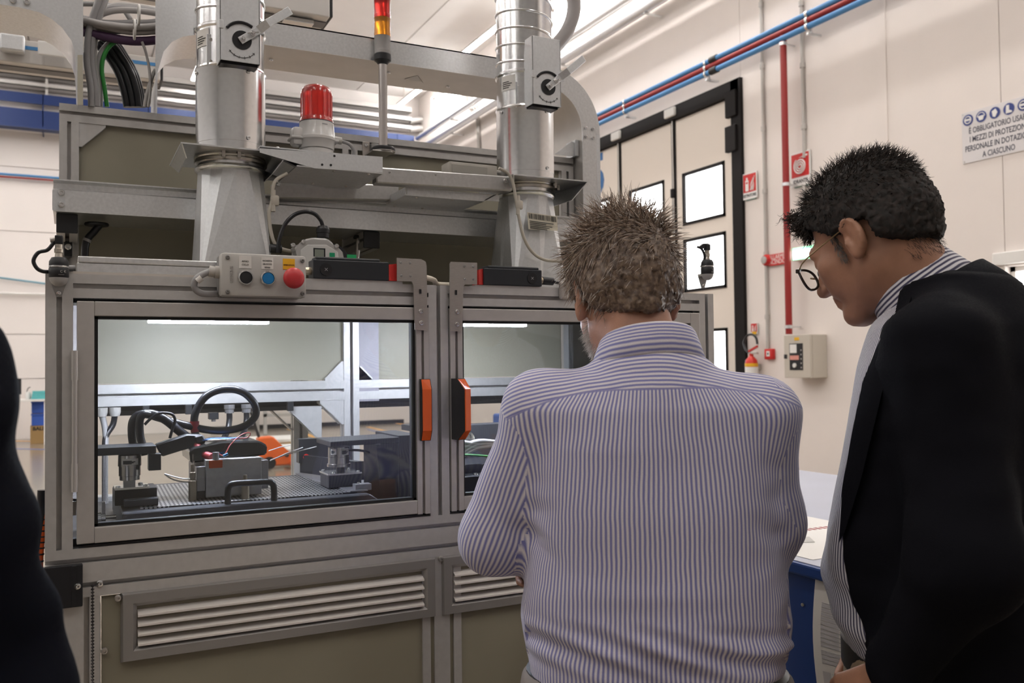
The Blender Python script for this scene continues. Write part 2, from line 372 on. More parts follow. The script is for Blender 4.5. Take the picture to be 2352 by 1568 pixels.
# conduits and tray along the top of the right wall, below the clerestory
def hconduit(px, py, r, label, name='cable_conduit', x=XW-.3):
    q = aX(px, py, x); t = thing(name, label, 'conduit', (x, 12, q.z)); MB().cyl((x, -2, q.z), (x, YB-.7, q.z), r, 12).build('tube', GALV, t, 50)
    for k in range(6): y = 6+k*2.6; MB().box((x-.06, y-.015, q.z-r-.03), (XW-.014, y+.015, q.z-r)).build('bracket', GALV, t)
hconduit(1300, 92, .07, 'upper galvanised conduit below the clerestory windows'); hconduit(1300, 133, .085, 'thicker lower galvanised conduit below the clerestory windows')
MB_ = MB(); q0 = aX(1085, 240, XW-.05); q1 = aX(1098, 345, XW-.05)
tc_ = thing('bent_conduit', 'pair of thin conduits joining and dropping at the corner', 'conduit', (XW-.05, q1.y, 0))
for s in (-1, 1): MB().tube(cr([(XW-.06, q0.y+s*.12+.2, q0.z+.35), (XW-.05, q0.y+s*.12+.1, q0.z), (XW-.04, q1.y+s*.03, q1.z+.55), (XW-.04, q1.y+s*.03, q1.z-3)], 5), .025, 8).build('tube', CND, tc_, 60)
# ------------------------------------------------------------------ signs and fittings on the right wall
SRED = mat('sign red', (.56, .02, .018), .45); SWHITE = mat('sign white', (.80, .78, .76), .45); SBLUE = mat('sign blue', (.03, .05, .22), .45); NAVYINK = mat('sign ink', (.06, .06, .09), .5)
YD = (0, -1, 0)
def wq(px, py, x=XW): return aX(px, py, x)
def sign(name, label, tl, br, split=True):
    a = wq(*tl); c = wq(*br); y0, y1 = a.y, c.y; z1 = a.z; z0 = wq(*br).z; t = thing(name, label, 'sign', (XW-.02, (y0+y1)/2, z0))
    return t, y0, y1, z0, z1
def extsign(t, y0, y1, zb, zt, word, hose=False):
    # white plate, red field, pictogram, caption; faces -X
    x = XW-.03; wdt = y0-y1
    MB().box((x, y1, zb), (XW-.015, y0, zt), .004).build('plate', SWHITE, t)
    MB().box((XW-.016, y1+.05, zb-.01), (XW, y0-.05, zt)).build('mount', mat('green bracket', (.25, .42, .38), .5), t)
    fb = zt-wdt*.93
    MB().box((x-.002, y1+wdt*.06, fb), (x, y0-wdt*.06, zt-wdt*.06)).build('red_field', SRED, t)
    yc = (y0+y1)/2; zc = (fb+zt-wdt*.06)/2; xs_ = x-.004
    if hose:
        pts = []
        for k in range(66):
            th = k/66*2*math.pi*3.2; r = wdt*(.04+.27*k/66); pts.append((xs_, yc+r*math.cos(th), zc-.012+r*math.sin(th)))
        MB().tube(pts, wdt*.028, 6).build('hose_spiral', SWHITE, t); MB().prism([(xs_-.002, yc+.02, zc+wdt*.27), (xs_-.002, yc-wdt*.38, zc+wdt*.36), (xs_-.002, yc-wdt*.38, zc+wdt*.29)], (.004, 0, 0)).build('nozzle', SWHITE, t)
    else:
        ye = yc+wdt*.18
        MB().box((xs_, ye-wdt*.11, fb+wdt*.06), (xs_+.004, ye+wdt*.11, zc+wdt*.15), .0015).build('bottle_pictogram', SWHITE, t)
        MB().box((xs_, ye-wdt*.05, zc+wdt*.16), (xs_+.004, ye+wdt*.05, zc+wdt*.27), .001).build('valve_pictogram', SWHITE, t)
        MB().box((xs_-.001, ye-wdt*.07, zc-wdt*.02), (xs_, ye+wdt*.07, zc+wdt*.06)).build('band', SRED, t)
        for dy, h in ((-.12, .5), (-.2, .62), (-.29, .7)):
            yy = yc+wdt*dy; MB().tube(cr([(xs_, yy+wdt*.05, fb+wdt*.07), (xs_, yy, fb+wdt*h*.45), (xs_, yy+wdt*.03, fb+wdt*h*.7), (xs_, yy-wdt*.06, fb+wdt*h*1.05)], 4), [wdt*.03*(1-.04*i) for i in range(13)], 6).build('flame_pictogram', SWHITE, t)
    if word: text('lettering', word, (x-.001, yc, (fb+zb)/2-.0), wdt*.19, INK, t, YD, sx=.92, bold=.002)
t, y0, y1, zb, zt = sign('hose_sign', 'red fire hose sign with spiral and the word IDRANTE', (1819, 364), (1866, 421)); zt = max(zt, zb+(y0-y1)*1.27); extsign(t, y0, y1, zb, zt, 'IDRANTE', True)
t, y0, y1, zb, zt = sign('extinguisher_sign', 'large red extinguisher sign with the word ESTINTORE', (1709, 402), (1743, 453)); zt = max(zt, zb+(y0-y1)*1.27); extsign(t, y0, y1, zb, zt, 'ESTINTORE')
t, y0, y1, zb, zt = sign('extinguisher_sign', 'small red extinguisher sign just above the extinguisher', (1728, 742), (1744, 767)); extsign(t, y0, y1, zb, zt, '')
MB().box((XW-.034, y1+.02, zb-.0), (XW-.03, y0-.03, zb+.035)).build('yellow_tag', YELLOW, t)
# obligation sign
a = wq(2210, 262); c = wq(2211, 378); ow = .80; zt, zb = a.z, c.z
t = thing('safety_notice', 'white safety notice board with blue round symbols and black Italian text', 'sign', (XW-.01, a.y-ow/2, zb))
MB().box((XW-.012, a.y-ow, zb), (XW-.002, a.y, zt), .002).build('plate', mat('notice board', (.70, .67, .67), .45), t)
for yy in (a.y-.02, a.y-ow+.02):
    for zz in (zb+.02, zt-.02): MB().cyl((XW-.018, yy, zz), (XW-.011, yy, zz), .008, 8).build('screw', STEEL, t)
oh = zt-zb; x = XW-.0135
for k in range(5):
    yc = a.y-.075-k*.148; zc = zt-oh*.16; rr = .058
    d = MB().cyl((x, yc, zc), (x-.003, yc, zc), rr, 24).build('round_symbol', SBLUE, t)
    wsh = MB()
    if k in (0, 4): wsh.tube([(x-.004, yc+rr*.6*math.cos(th), zc+rr*.62*math.sin(th)) for th in [i/16*2*math.pi for i in range(16)]], .006, 5, True); wsh.box((x-.006, yc-.03, zc-.008), (x-.002, yc+.03, zc+.012))
    elif k == 1: wsh.prism([(x-.004, yc+.035, zc+.01), (x-.004, yc-.035, zc+.01), (x-.004, yc-.02, zc-.035), (x-.004, yc+.02, zc-.035)], (-.002, 0, 0)); wsh.tube([(x-.004, yc+rr*.7*math.cos(th), zc+rr*.7*math.sin(th)) for th in [i/12*math.pi for i in range(13)]], .004, 5)
    elif k == 2: wsh.prism([(x-.004, yc+.03, zc+.02), (x-.004, yc-.01, zc+.04), (x-.004, yc-.03, zc+.0), (x-.004, yc-.005, zc-.045), (x-.004, yc+.02, zc-.035)], (-.002, 0, 0))
    elif k == 3: wsh.prism([(x-.004, yc+.025, zc+.04), (x-.004, yc-.005, zc+.04), (x-.004, yc-.005, zc-.01), (x-.004, yc-.035, zc-.025), (x-.004, yc-.035, zc-.04), (x-.004, yc+.03, zc-.04)], (-.002, 0, 0))
    else: wsh.prism([(x-.004, yc+.03, zc+.0), (x-.004, yc-.0, zc+.035), (x-.004, yc-.03, zc+.0), (x-.004, yc-.0, zc-.035)], (-.002, 0, 0))
    wsh.build('white_symbol', SWHITE, t)
for k, (tx, ss) in enumerate((('\u00c8 OBBLIGATORIO USARE', .082), ('I MEZZI DI PROTEZIONE', .082), ('PERSONALE IN DOTAZIONE', .082), ('A CIASCUNO', .082))):
    text('lettering', tx, (x, a.y-ow/2, zt-oh*(.385+.172*k)), ss, NAVYINK, t, YD, sx=.70, bold=.001)
# fire alarm push button with its sign
q = wq(1756, 597, XW-.08)
t = thing('alarm_sounder', 'round red fire alarm sounder beside its red sign', 'alarm', (XW-.06, q.y, q.z-.07)); MB().lathe([(.05, 0), (.075, .01), (.075, .06), (.06, .085), (.0, .09)], (XW, q.y, q.z), (-1, 0, 0), 20).build('body', SRED, t, 40)
MB().lathe([(.05, .0), (.05, .01), (.0, .02)], (XW-.088, q.y, q.z), (-1, 0, 0), 16).build('lens', mat('grey lens', (.45, .42, .40), .2), t, 40)
a = wq(1767, 585, XW-.04); c = wq(1802, 606, XW-.04)
t = thing('alarm_sign', 'red sign reading ALLARME INCENDIO beside the red pipe', 'sign', (XW-.04, (a.y+c.y)/2, c.z)); MB().box((XW-.04, c.y, c.z), (XW-.02, a.y, a.z), .003).build('plate', SRED, t)
text('lettering', 'ALLARME', (XW-.0405, (a.y+c.y)/2, c.z+(a.z-c.z)*.72), .085, SWHITE, t, YD, sx=.8); text('lettering', 'INCENDIO', (XW-.0405, (a.y+c.y)/2, c.z+(a.z-c.z)*.3), .085, SWHITE, t, YD, sx=.74)
MB().box((XW-.022, c.y+.05, c.z+.05), (XW, a.y-.05, a.z-.05)).build('mount', SRED, t)
a = wq(1818, 571, XW-.1); c = wq(1890, 589, XW-.1)
t = thing('exit_light', 'glowing green and white emergency exit light on the wall', 'exit sign', (XW-.05, (a.y+c.y)/2, c.z)); MB().box((XW-.09, c.y, c.z), (XW, a.y, a.z+.01), .008).build('housing', WHITEP, t)
GLOWG = emis('green exit glow', (.25, 1, .45), 3.0); GLOWW = emis('white exit glow', (.92, 1, .95), 5.0)
MB().box((XW-.095, c.y+.015, c.z+.012), (XW-.09, a.y-.015, a.z-.002)).build('lit_panel', GLOWW, t)
MB().box((XW-.098, c.y+.015, a.z-.035), (XW-.0905, a.y-.015, a.z-.002)).build('green_edge', GLOWG, t); MB().box((XW-.098, c.y+.015, c.z+.012), (XW-.0905, a.y-.015, c.z+.03)).build('green_edge', GLOWG, t)
# call point
a = wq(1756, 801, XW-.05); c = wq(1775, 825, XW-.05)
t = thing('call_point', 'small square red fire call point at the end of the conduit', 'call point', (XW-.05, (a.y+c.y)/2, c.z)); MB().box((XW-.06, c.y, c.z), (XW, a.y, a.z), .012).build('case', SRED, t, 40)
MB().box((XW-.063, (a.y+c.y)/2-.03, c.z+.04), (XW-.06, (a.y+c.y)/2+.03, a.z-.03)).build('window', SWHITE, t)
MB().cyl((XW-.065, (a.y+c.y)/2, c.z+.075), (XW-.062, (a.y+c.y)/2, c.z+.075), .014, 12).build('button', BLACK, t)
# extinguisher
q = wq(1726, 832, XW-.14); r = .085
t = thing('fire_extinguisher', 'red fire extinguisher with black hose hanging beside the dock door', 'extinguisher', (q.x, q.y, q.z-.45))
EXR = mat('extinguisher red', (.62, .03, .02), .3)
MB().lathe([(.05, -.47), (r, -.45), (r, -.02), (r*.9, .03), (r*.5, .07), (.028, .085), (.028, .12)], q, (0, 0, 1), 20).build('cylinder_body', EXR, t, 40)
MB().lathe([(r+.001, -.2), (r+.001, -.06)], q, (0, 0, 1), 20).build('white_label', SWHITE, t, 40); MB().lathe([(r+.002, -.055), (r+.002, -.012)], q, (0, 0, 1), 20).build('yellow_label', YELLOW, t, 40)
MB().box((q.x-.02, q.y-.12, q.z+.11), (q.x+.02, q.y+.04, q.z+.135), .005).build('valve', STEEL, t); MB().prism([(q.x-.012, q.y+.05, q.z+.13), (q.x-.012, q.y-.12, q.z+.20), (q.x-.012, q.y-.12, q.z+.225), (q.x-.012, q.y+.05, q.z+.16)], (.024, 0, 0)).build('lever', SRED, t)
MB().tube(cr([q+Vector((0, .03, .12)), q+Vector((0, .10, .17)), q+Vector((0, .14, .27)), q+Vector((0, .07, .36)), q+Vector((0, -.03, .37)), q+Vector((0, -.10, .32)), q+Vector((0, -.12, .24))], 6), .016, 8).build('hose', RUBBER, t, 60)
MB().box((q.x+.05, q.y-.03, q.z-.1), (XW, q.y+.03, q.z-.02)).build('wall_hook', STEEL, t)
# control cabinet of the dock door
a = wq(1800, 770, XW-.28); c = wq(1862, 868, XW-.28)
yb_ = aX(1880, 820, XW).y
t = thing('door_control_box', 'grey wall control box with black label panel below the red pipe', 'control box', (XW-.14, (a.y+c.y)/2, c.z))
CBX = mat('control box grey', (.55, .50, .43), .45)
MB().box((XW-.24, c.y, c.z), (XW, a.y, a.z), .008).build('case', CBX, t)
MB().box((XW-.28, c.y, c.z), (XW-.245, a.y, a.z), .006).build('cover', CBX, t)
x = XW-.281; dy = a.y-c.y; dz = a.z-c.z
MB().box((x-.003, c.y+dy*.27, c.z+dz*.18), (x+.001, a.y-dy*.22, a.z-dz*.2), .0).build('black_panel', BLACK, t)
MB().box((x-.004, c.y+dy*.5, a.z-dz*.42), (x-.003, a.y-dy*.24, a.z-dz*.22)).build('white_print', SWHITE, t); MB().box((x-.005, c.y+dy*.42, c.z+dz*.42), (x-.003, a.y-dy*.24, c.z+dz*.52)).build('red_print', mat('pale red print', (.7, .3, .25), .5), t)
MB().cyl((x-.003, (a.y+c.y)/2+.03, c.z+dz*.29), (x-.02, (a.y+c.y)/2+.03, c.z+dz*.29), .028, 14).build('dial', WHITEP, t)
MB().box((x-.004, a.y-dy*.6, a.z-dz*.13), (x, a.y-dy*.42, a.z-dz*.06)).build('yellow_sticker', YELLOW, t); MB().box((x-.004, a.y-dy*.12, c.z+dz*.45), (x+.001, a.y-.002, c.z+dz*.55)).build('black_latch', BLACK, t)
for k in range(5):
    for s in (0, 1): MB().cyl((x-.004, c.y+dy*(.33+.0*k), c.z+dz*(.24+.1*k)), (x-.005, c.y+dy*(.33), c.z+dz*(.24+.1*k)), .01, 8).build('print_symbol', GREYP, t) if s else None
# ------------------------------------------------------------------ far wall: trays, blue crane beams, pipes
def xbeam(name, label, cat, m, pts, Y, dep, x1, parts=None):
    """long X run on the far wall; pts = (pixel row at px 0 of top, of bottom)"""
    z1, z0 = aY(0, pts[0], Y).z, aY(0, pts[1], Y).z
    return z0, z1
yb = YB-.6
zt, zb = aY(0, 206, yb).z, aY(0, 290, yb).z; xe = aY(951, 300, yb).x
t = thing('crane_beam', 'blue steel crane runway beam along the far wall', 'beam', (-3, yb, zb)); h = zt-zb
MB().box((XL+1, yb, zt-h*.28), (xe, yb+.05, zt)).build('upper_flange', BLUEP, t); MB().box((XL+1, yb, zb), (xe, yb+.04, zb+h*.55)).build('web', BLUEP, t)
MB().box((XL+1, yb-.12, zb), (xe, yb+.16, zb+.05)).build('lower_flange', BLUEP, t); MB().box((XL+1, yb+.25, zb), (xe, yb+.3, zt)).build('backing', WALLP, t)
e = xe; MB().prism([(e-.45, yb-.02, zt), (e-.1, yb-.02, zt-.1), (e, yb-.02, zt-.35), (e, yb-.02, zb), (e-.45, yb-.02, zb)], (0, .3, 0)).build('end_plate', BLUEP, t)
x_ = -2.6
while x_ < xe-.3: MB().box((x_, yb, zb), (x_+.02, YB, zt)).build('rib', BLUEP, t); x_ += 2.1
GT = mat('pale galvanised tray', (.62, .60, .58), .4, .5)
for k, (r0, r1, lb) in enumerate(((128, 142, 'upper'), (155, 166, 'middle'), (180, 190, 'lower'))):
    yy = YB-.35; z1, z0 = aY(0, r0, yy).z, aY(0, r1, yy).z; xe = aY(945, 232+k*24, yy).x
    t = thing('cable_tray', lb+' galvanised cable tray on the far wall above the blue beam', 'cable tray', (0, yy, z0))
    MB().box((XL+1, yy, z0), (xe, yy+.02, z1)).build('side_rail', GT, t); MB().box((XL+1, yy, z0), (xe, yy+.28, z0+.02)).build('bottom', GT, t); MB().box((XL+1, yy+.26, z0), (xe, yy+.28, z1)).build('back_rail', GT, t)
    for xx in (-.45, 1.6, 3.65, 5.7): MB().box((xx, yy-.02, z0-.25), (xx+.05, YB, z0)).build('bracket', GT, t)
    if k: MB().tube(cr([(xe, yy+.14, (z0+z1)/2), (xe+.35, yy+.12, (z0+z1)/2+.05), (xe+.62, yy, (z0+z1)/2-.12), (xe+.68, yy-.1, (z0+z1)/2-1.0)], 5), .09, 8).build('bend', GT, t, 60)
for m_, r0, r1, lb in ((PIPEB, 396, 402, 'thin blue pipe along the far wall'), (PIPER, 403, 407, 'thin red pipe along the far wall')):
    yy = YB-.12; z1, z0 = aY(0, r0, yy).z, aY(0, r1, yy).z; t = tag(MB().cyl((XL+1, yy, (z0+z1)/2), (aY(135, 400, yy).x+5, yy, (z0+z1)/2), (z1-z0)/2, 10).build('wall_pipe', m_, None, 50), lb, 'pipe')
q0 = aY(-20, 635, YB-.1); q1 = aY(110, 652, YB-.1)
tag(MB().tube([q0, q1], .022, 8).build('drooping_cable', mat('cyan cable', (.18, .34, .42), .5), None, 60), 'thin cyan cable drooping along the far wall', 'cable')
q0 = aY(-20, 673, YB-.1); tag(MB().cyl((q0.x-3, YB-.1, q0.z), (q0.x+3, YB-.1, q0.z), .03, 8).build('wall_rail', WHITEP, None, 60), 'thin white rail along the far wall below the cyan cable', 'rail')
# ------------------------------------------------------------------ strip lights under the ceiling (one row in view, the same rows across the hall)
STRIP = emis('fluorescent tube glow', (1, .97, .94), STRIP_POWER)
zs = 8.02; xs0 = aZ(1073, 119, zs).x
gl = None
for i, x in enumerate((xs0, xs0-4.9, xs0-9.8, xs0-14.7, xs0-19.6)):
    for j, y in enumerate((-5, 1.5, 8, aZ(1073, 119, zs).y, 19.0)):
        y1_ = y+4.6 if j < 3 else (y+2.0 if j == 3 else aZ(922, 245, zs).y)
        if j == 3: y0_ = aZ(1160, 50, zs).y-1.0
        else: y0_ = y
        vis = i == 0 and j >= 3
        lb = 'glowing strip light under the ceiling near the far corner' if (vis and j == 4) else ('glowing strip light under the ceiling above the galvanised tray' if vis else 'white strip light in rows under the hall ceiling out of view')
        t = thing('strip_light', lb, 'light', (x, (y0_+y1_)/2, zs), 'strip lights under the ceiling')
        MB().box((x-.055, y0_, zs), (x+.055, y1_, zs+.02)).build('tube', STRIP, t); MB().box((x-.065, y0_, zs+.02), (x+.065, y1_, zs+.07)).build('housing', WHITEP, t)
        for yy in (y0_+.4, y1_-.4): MB().cyl((x, yy, zs+.07), (x, yy, ZC), .012, 6).build('hanger', STEEL, t)
# ================================================================== the test machine
YF, YBK, PR = 1.80, 2.50, .045
X0, X1, XM0, XM1 = -.037, 1.478, .699, .744
ZT, ZR, ZB1, ZB0 = 1.646, 1.602, 1.147, 1.058
mc = thing('machine_frame', 'large aluminium profile test machine with two glazed doors', 'machine', ((X0+X1)/2, 2.15, 0))
# front uprights, rails, base beam
bar('upright', (X0, YF, ZB1), (X0+PR, YF+PR, ZT), mc); bar('upright', (XM0, YF, ZB1), (XM1, YF+PR, ZT), mc); bar('upright', (X1-PR, YF, ZB1), (X1, YF+PR, ZT), mc)
bar('top_rail', (X0+PR, YF, ZR), (XM0, YF+PR, ZT), mc); bar('top_rail', (XM1, YF, ZR), (X1-PR, YF+PR, ZT), mc)
bar('base_beam', (X0, YF, ZB0), (X1, YF+PR, ZB1), mc, nw=1, nh=2)
for x in (X0, XM0-.02, X1-PR*2): bar('lower_post', (x if x != X0 else X0, YF+.001, .06), (x+PR*2, YF+PR, ZB0), mc, nw=2, nh=1)
for x in (X0, X1-PR): bar('lower_post', (x, YBK, .06), (x+PR, YBK+PR, ZB0), mc)
for x in (X0+PR, X1-PR):
    for y in (YF+.022, YBK+.022): MB().lathe([(.03, 0), (.03, .012), (.012, .02), (.012, .06)], (x-.02 if x > 1 else x-.02, y, 0), (0, 0, 1), 14).build('foot', BLACK, mc, 40)
# side and rear frame
for x in (X0, X1-PR):
    bar('side_rail', (x, YF+PR, ZR), (x+PR, YBK, ZT), mc); bar('side_rail', (x, YF+PR, ZB0), (x+PR, YBK, ZB1), mc, nw=1, nh=2)
ZU = 2.146
bar('rear_post', (X0+.016, YBK, ZB0), (X0+.016+PR, YBK+PR, ZU-PR), mc); bar('rear_post', (X1+.005-PR, YBK, ZB0), (X1+.005, YBK+PR, ZU-PR), mc)
bar('rear_post', (XM0+.01, YBK, ZB0), (XM0+.01+PR, YBK+PR, ZU-PR), mc); bar('rear_post', (XM0-.055, YBK+.35, .06), (XM0-.01, YBK+.35+PR, ZU-.3), mc)
MB().box((XM0+.01+PR, YBK+.002, 1.37), (XM0+.01+PR+.06, YBK+PR, ZR)).build('cover_strip', mat('grey violet cover', (.30, .28, .31), .5, .3), mc)
bar('rear_top_rail', (X0+.016, YBK, ZU-PR), (X1+.005, YBK+PR, ZU), mc)
bar('rear_mid_rail', (X0+.06, YBK, 1.376), (XM0+.01, YBK+PR, 1.432), mc); bar('rear_mid_rail', (XM0+.055, YBK, 1.376), (X1-PR, YBK+PR, 1.432), mc)
bar('rear_low_rail', (X0+.06, YBK+.14, 1.345), (X1-PR, YBK+.14+PR, 1.376), mc, m=mat('dark anodised rail', (.08, .08, .085), .45, .4))
bar('rear_base_rail', (X0, YBK, ZB0), (X1, YBK+PR, ZB1), mc, nh=2)
for z0, z1, ps in ((1.70, ZU-PR, 'upper'), (1.432, 1.70, 'lower')):
    MB().box((X0+.06, YBK+.012, z0+.002), (XM0+.01, YBK+.016, z1)).build('back_panel', OLIVE, mc); MB().box((XM0+.055, YBK+.012, z0+.002), (X1-PR, YBK+.016, z1)).build('back_panel', OLIVE, mc)
bar('rear_cross_rail', (X0+.06, YBK+.016, 1.68), (X1-PR, YBK+PR, 1.72), mc)
# gusset brackets at the rear frame corners
def gusset(c, dx, dz, s=.05, y=YBK-.002, m=None):
    c = Vector(c); mb = MB()
    for yy in (y+.004, y+.034): mb.prism([c+Vector((0, yy-c.y, 0)), c+Vector((dx*s, yy-c.y, 0)), c+Vector((dx*s, yy-c.y, dz*s*.12)), c+Vector((dx*s*.12, yy-c.y, dz*s)), c+Vector((0, yy-c.y, dz*s))], (0, .004, 0))
    mb.prism([c+Vector((dx*s, 0, 0)), c+Vector((dx*s, 0, dz*.006)), c+Vector((dx*.006, 0, dz*s)), c+Vector((0, 0, dz*s))], (0, .036, 0))
    return mb.build('gusset', m or ALU, mc)
gusset((X0+.061, YBK+.0, ZU-PR), 1, -1, .062); gusset((XM0+.01, YBK, 1.432), -1, 1, .055); gusset((XM0+.01, YBK, 1.376), -1, -1, .07); gusset((XM0+.055, YBK, 1.432), 1, 1, .04); gusset((XM0-.055, YBK+.35, 1.36), -1, -1, .09)
# tray arms with black end caps
for x in (X0+.012, XM0+.01, X1-PR):
    bar('tray_arm', (x, 2.305, 1.789), (x+PR, YBK, 1.834), mc); MB().box((x, 2.299, 1.789), (x+PR, 2.305, 1.834), .002).build('end_cap', BLACK, mc)
# top plate of the front box (ducts stand on it) and worktop inside
MB().box((X0+PR, YF+PR, ZT-.012), (X1-PR, YBK, ZT-.004)).build('top_plate', OLIVE, mc)
MB().box((X0+PR, YF+PR, ZB1-.03), (X1-PR, YBK, ZB1-.012)).build('worktop', mat('dark tool plate', (.055, .055, .06), .35, .5), mc)
# side glazing
GL = glassmat('clear enclosure glass', (.94, .96, .96), 0., 1.2)
MB().box((X0+.018, YF+PR, ZB1), (X0+.022, YBK, ZR)).build('side_glass', GL, mc); MB().box((X1-.022, YF+PR, ZB1), (X1-.018, YBK, ZR)).build('side_glass', GL, mc)
# lower panel
PB = .0
lp = [(X0+.092, XM1+.28), (XM1+.285, X1-.095)]
PANL = mat('olive lower panel', (.25, .225, .165), .5, 0, noise=.04, nscale=5)
MB().box((X0+.092, YF+.006, .12), (X1-.095, YF+.010, ZB0-.003)).build('lower_panel', PANL, mc)
MB().box((X0+.085, YF+.03, .12), (X0+.0915, YF+.034, ZB0-.02)).build('inner_edge', mat('pale inner edge', (.75, .72, .68), .5), mc)
screws([aY(271, 1373, YF), aY(240, 1494, YF), aY(1012, 1283, YF)], .0065, mc, m=STEEL); screws([aY(229, 1340, YF)], .0065, mc)
for xa_, xb_ in ((X0+PR, XM0), (XM1, X1-PR)): MB().box((xa_, YF+.026, ZB1), (xb_, YF+.044, ZB1+.014)).build('seal_or_light_block', BLACK, mc); MB().box((xa_, YF+.027, ZR-.007), (xb_, YF+.044, ZR)).build('seal_or_light_block', BLACK, mc)  # black strips added behind the door gaps to block leaking LED light
# black corner plate
cp = MB(); a = aY(113, 1310, 1.79); c = aY(190, 1392, 1.79); cp.box((X0-.002, 1.788, c.z), (c.x, YF, a.z+.006), .002); cpo = cp.build('corner_plate', BLACKS, mc)
MB().box((aY(165, 1350, 1.79).x, 1.786, c.z+.002), (aY(175, 1350, 1.79).x, 1.789, a.z+.004)).build('plate_rib', BLACKS, mc)
screws([aY(116, 1354, 1.788), aY(178, 1346, 1.788)], .006, mc)
# ball chain
ch = MB(); a = aY(217, 1345, 1.79)
z = a.z
while z > .35: ch.add(*(lambda c_, r: ([Vector(c_)+Vector(p)*r for p in ((1, 0, 0), (-1, 0, 0), (0, 1, 0), (0, -1, 0), (0, 0, 1), (0, 0, -1))], [(0, 2, 4), (2, 1, 4), (1, 3, 4), (3, 0, 4), (2, 0, 5), (1, 2, 5), (3, 1, 5), (0, 3, 5)]))((a.x-.003, 1.79, z), .0034)); z -= .0058
tag(ch.build('ball_chain', mat('dark bead chain', (.05, .045, .045), .35, .7), mc), 'dark bead chain')
# louvred vents
VF = mat('vent frame aluminium', (.30, .285, .275), .4, .5); VS = mat('vent slat lit aluminium', (.74, .69, .64), .45, .15)  # slat base colour raised to carry the reflected ceiling light
def vent(x0, x1, z0, z1):
    t = MB(); y = YF+.006; yo = YF-.008; wd = .029; bv = .004
    def ring(off, yy): return [(x0+off, yy, z0+off), (x1-off, yy, z0+off), (x1-off, yy, z1-off), (x0+off, yy, z1-off)]
    t.loft([ring(0, y), ring(bv, yo), ring(wd-.008, yo), ring(wd-.001, yo+.008), ring(wd, y+.02)], True, False)
    t.f = [f[::-1] for f in t.f]
    v = t.build('vent_frame', VF, mc)
    n = 4; iz0, iz1 = z0+wd, z1-wd; p = (iz1-iz0)/n; src = None
    for k in range(n):
        za = iz0+p*k
        if src is None:
            src = MB().prism([(x0+wd, yo-.001, za), (x0+wd, yo-.001, za+.0035), (x0+wd, yo+.020, za+p*.80), (x0+wd, yo+.020, za+p*.70)], (x1-x0-2*wd, 0, 0)).build('slat', VS, v)
        else: share(src, 'slat', v, (0, 0, p*k))
    MB().box((x0+wd, y+.028, iz0), (x1-wd, y+.03, iz1)).build('vent_gap_shade', BLACK, v)  # black sheet added behind the slats for the shade in the gaps
vent(.087, .709, .930, 1.0595); vent(.722, 1.344, .930, 1.0595)
# ------------------------------------------------------------------ doors
DFR = mat('door frame aluminium', (.50, .475, .455), .42, .5, noise=.04, nscale=50)
GASK = mat('black gasket', (.01, .01, .01), .5)
def door(x0, x1, slot_right, label):
    t = thing('glazed_door', label, 'door', ((x0+x1)/2, YF, 1.153), 'glazed machine doors'); y0, y1 = YF-.006, YF+.024; z0, z1 = 1.155, 1.596; s = .029
    xs_ = (x0, x1-s) if slot_right else (x0+s, x1)
    MB().box((xs_[0], y0, z0+.0005), (xs_[0]+s if slot_right else x1, y1, z1), .0015).build('stile', DFR, t) if slot_right else MB().box((x1-s, y0, z0), (x1, y1, z1), .0015).build('stile', DFR, t)
    sx = (x1-s, x1) if slot_right else (x0, x0+s)
    bar('slotted_stile', (sx[0], y0, z0-.001), (sx[1], y1+.006, z1), t, slot=.006, dep=.009, m=DFR)
    rx = (x0+s, x1-s)
    MB().box((rx[0], y0, z1-.027), (rx[1], y1, z1), .0015).build('rail', DFR, t); MB().box((rx[0], y0, z0), (rx[1], y1, z0+.029), .0015).build('rail', DFR, t)
    gk = MB(); gz0, gz1 = z0+.029, z1-.027
    for a, c in (((rx[0], y0+.008, gz0), (rx[0]+.006, y1, gz1)), ((rx[1]-.006, y0+.008, gz0), (rx[1], y1, gz1)), ((rx[0], y0+.008, gz0), (rx[1], y1, gz0+.005)), ((rx[0], y0+.008, gz1-.005), (rx[1], y1, gz1))): gk.box(a, c)
    gk.build('gasket', GASK, t)
    MB().box((rx[0]+.004, y0+.012, gz0+.004), (rx[1]-.004, y0+.016, gz1-.004)).build('glass_pane', GL, t)
    return t
d1 = door(.014, .6965, True, 'left glazed door with the slim orange handle'); d2 = door(.7465, 1.429, False, 'right glazed door behind the striped shirt')
# handles: black grip body with an orange slanted face
def handle(xa, xb, tall_right, zc, parent, lo=.014, hi=.056):
    h = .066; y = YF-.006
    ylo, yhi = y-lo, y-hi
    L, Rr = (ylo, yhi) if tall_right else (yhi, ylo)
    def sec(z, k, ins=0.): return [(xa, y, z), (xb, y, z), (xb, y-(y-Rr)*k, z), (xa, y-(y-L)*k, z)]
    rings = [sec(zc-h, .45), sec(zc-h+.022, 1), sec(zc+h-.022, 1), sec(zc+h, .45)]
    o = MB().loft(rings).build('handle', BLACK, parent)
    e = .0022
    def top(z, k):
        a = Vector((xa, y-(y-L)*k, z)); c = Vector((xb, y-(y-Rr)*k, z)); n = Vector((-(c-a).y, (c-a).x, 0)).normalized()
        if n.y > 0: n = -n
        d = (c-a).normalized()*.0015
        return [a+d, c-d, c-d+n*e, a+d+n*e]
    MB().loft([top(zc-h+.001, .45), top(zc-h+.022, 1), top(zc+h-.022, 1), top(zc+h-.001, .45)]).build('grip_face', ORANGE, o)
    return o
hz = aY(970, 941, 1.79).z
handle(.674, .6955, True, hz, d1, .013, .018); handle(.7475, .770, False, aY(1060, 938, 1.79).z, d2, .050, .072)
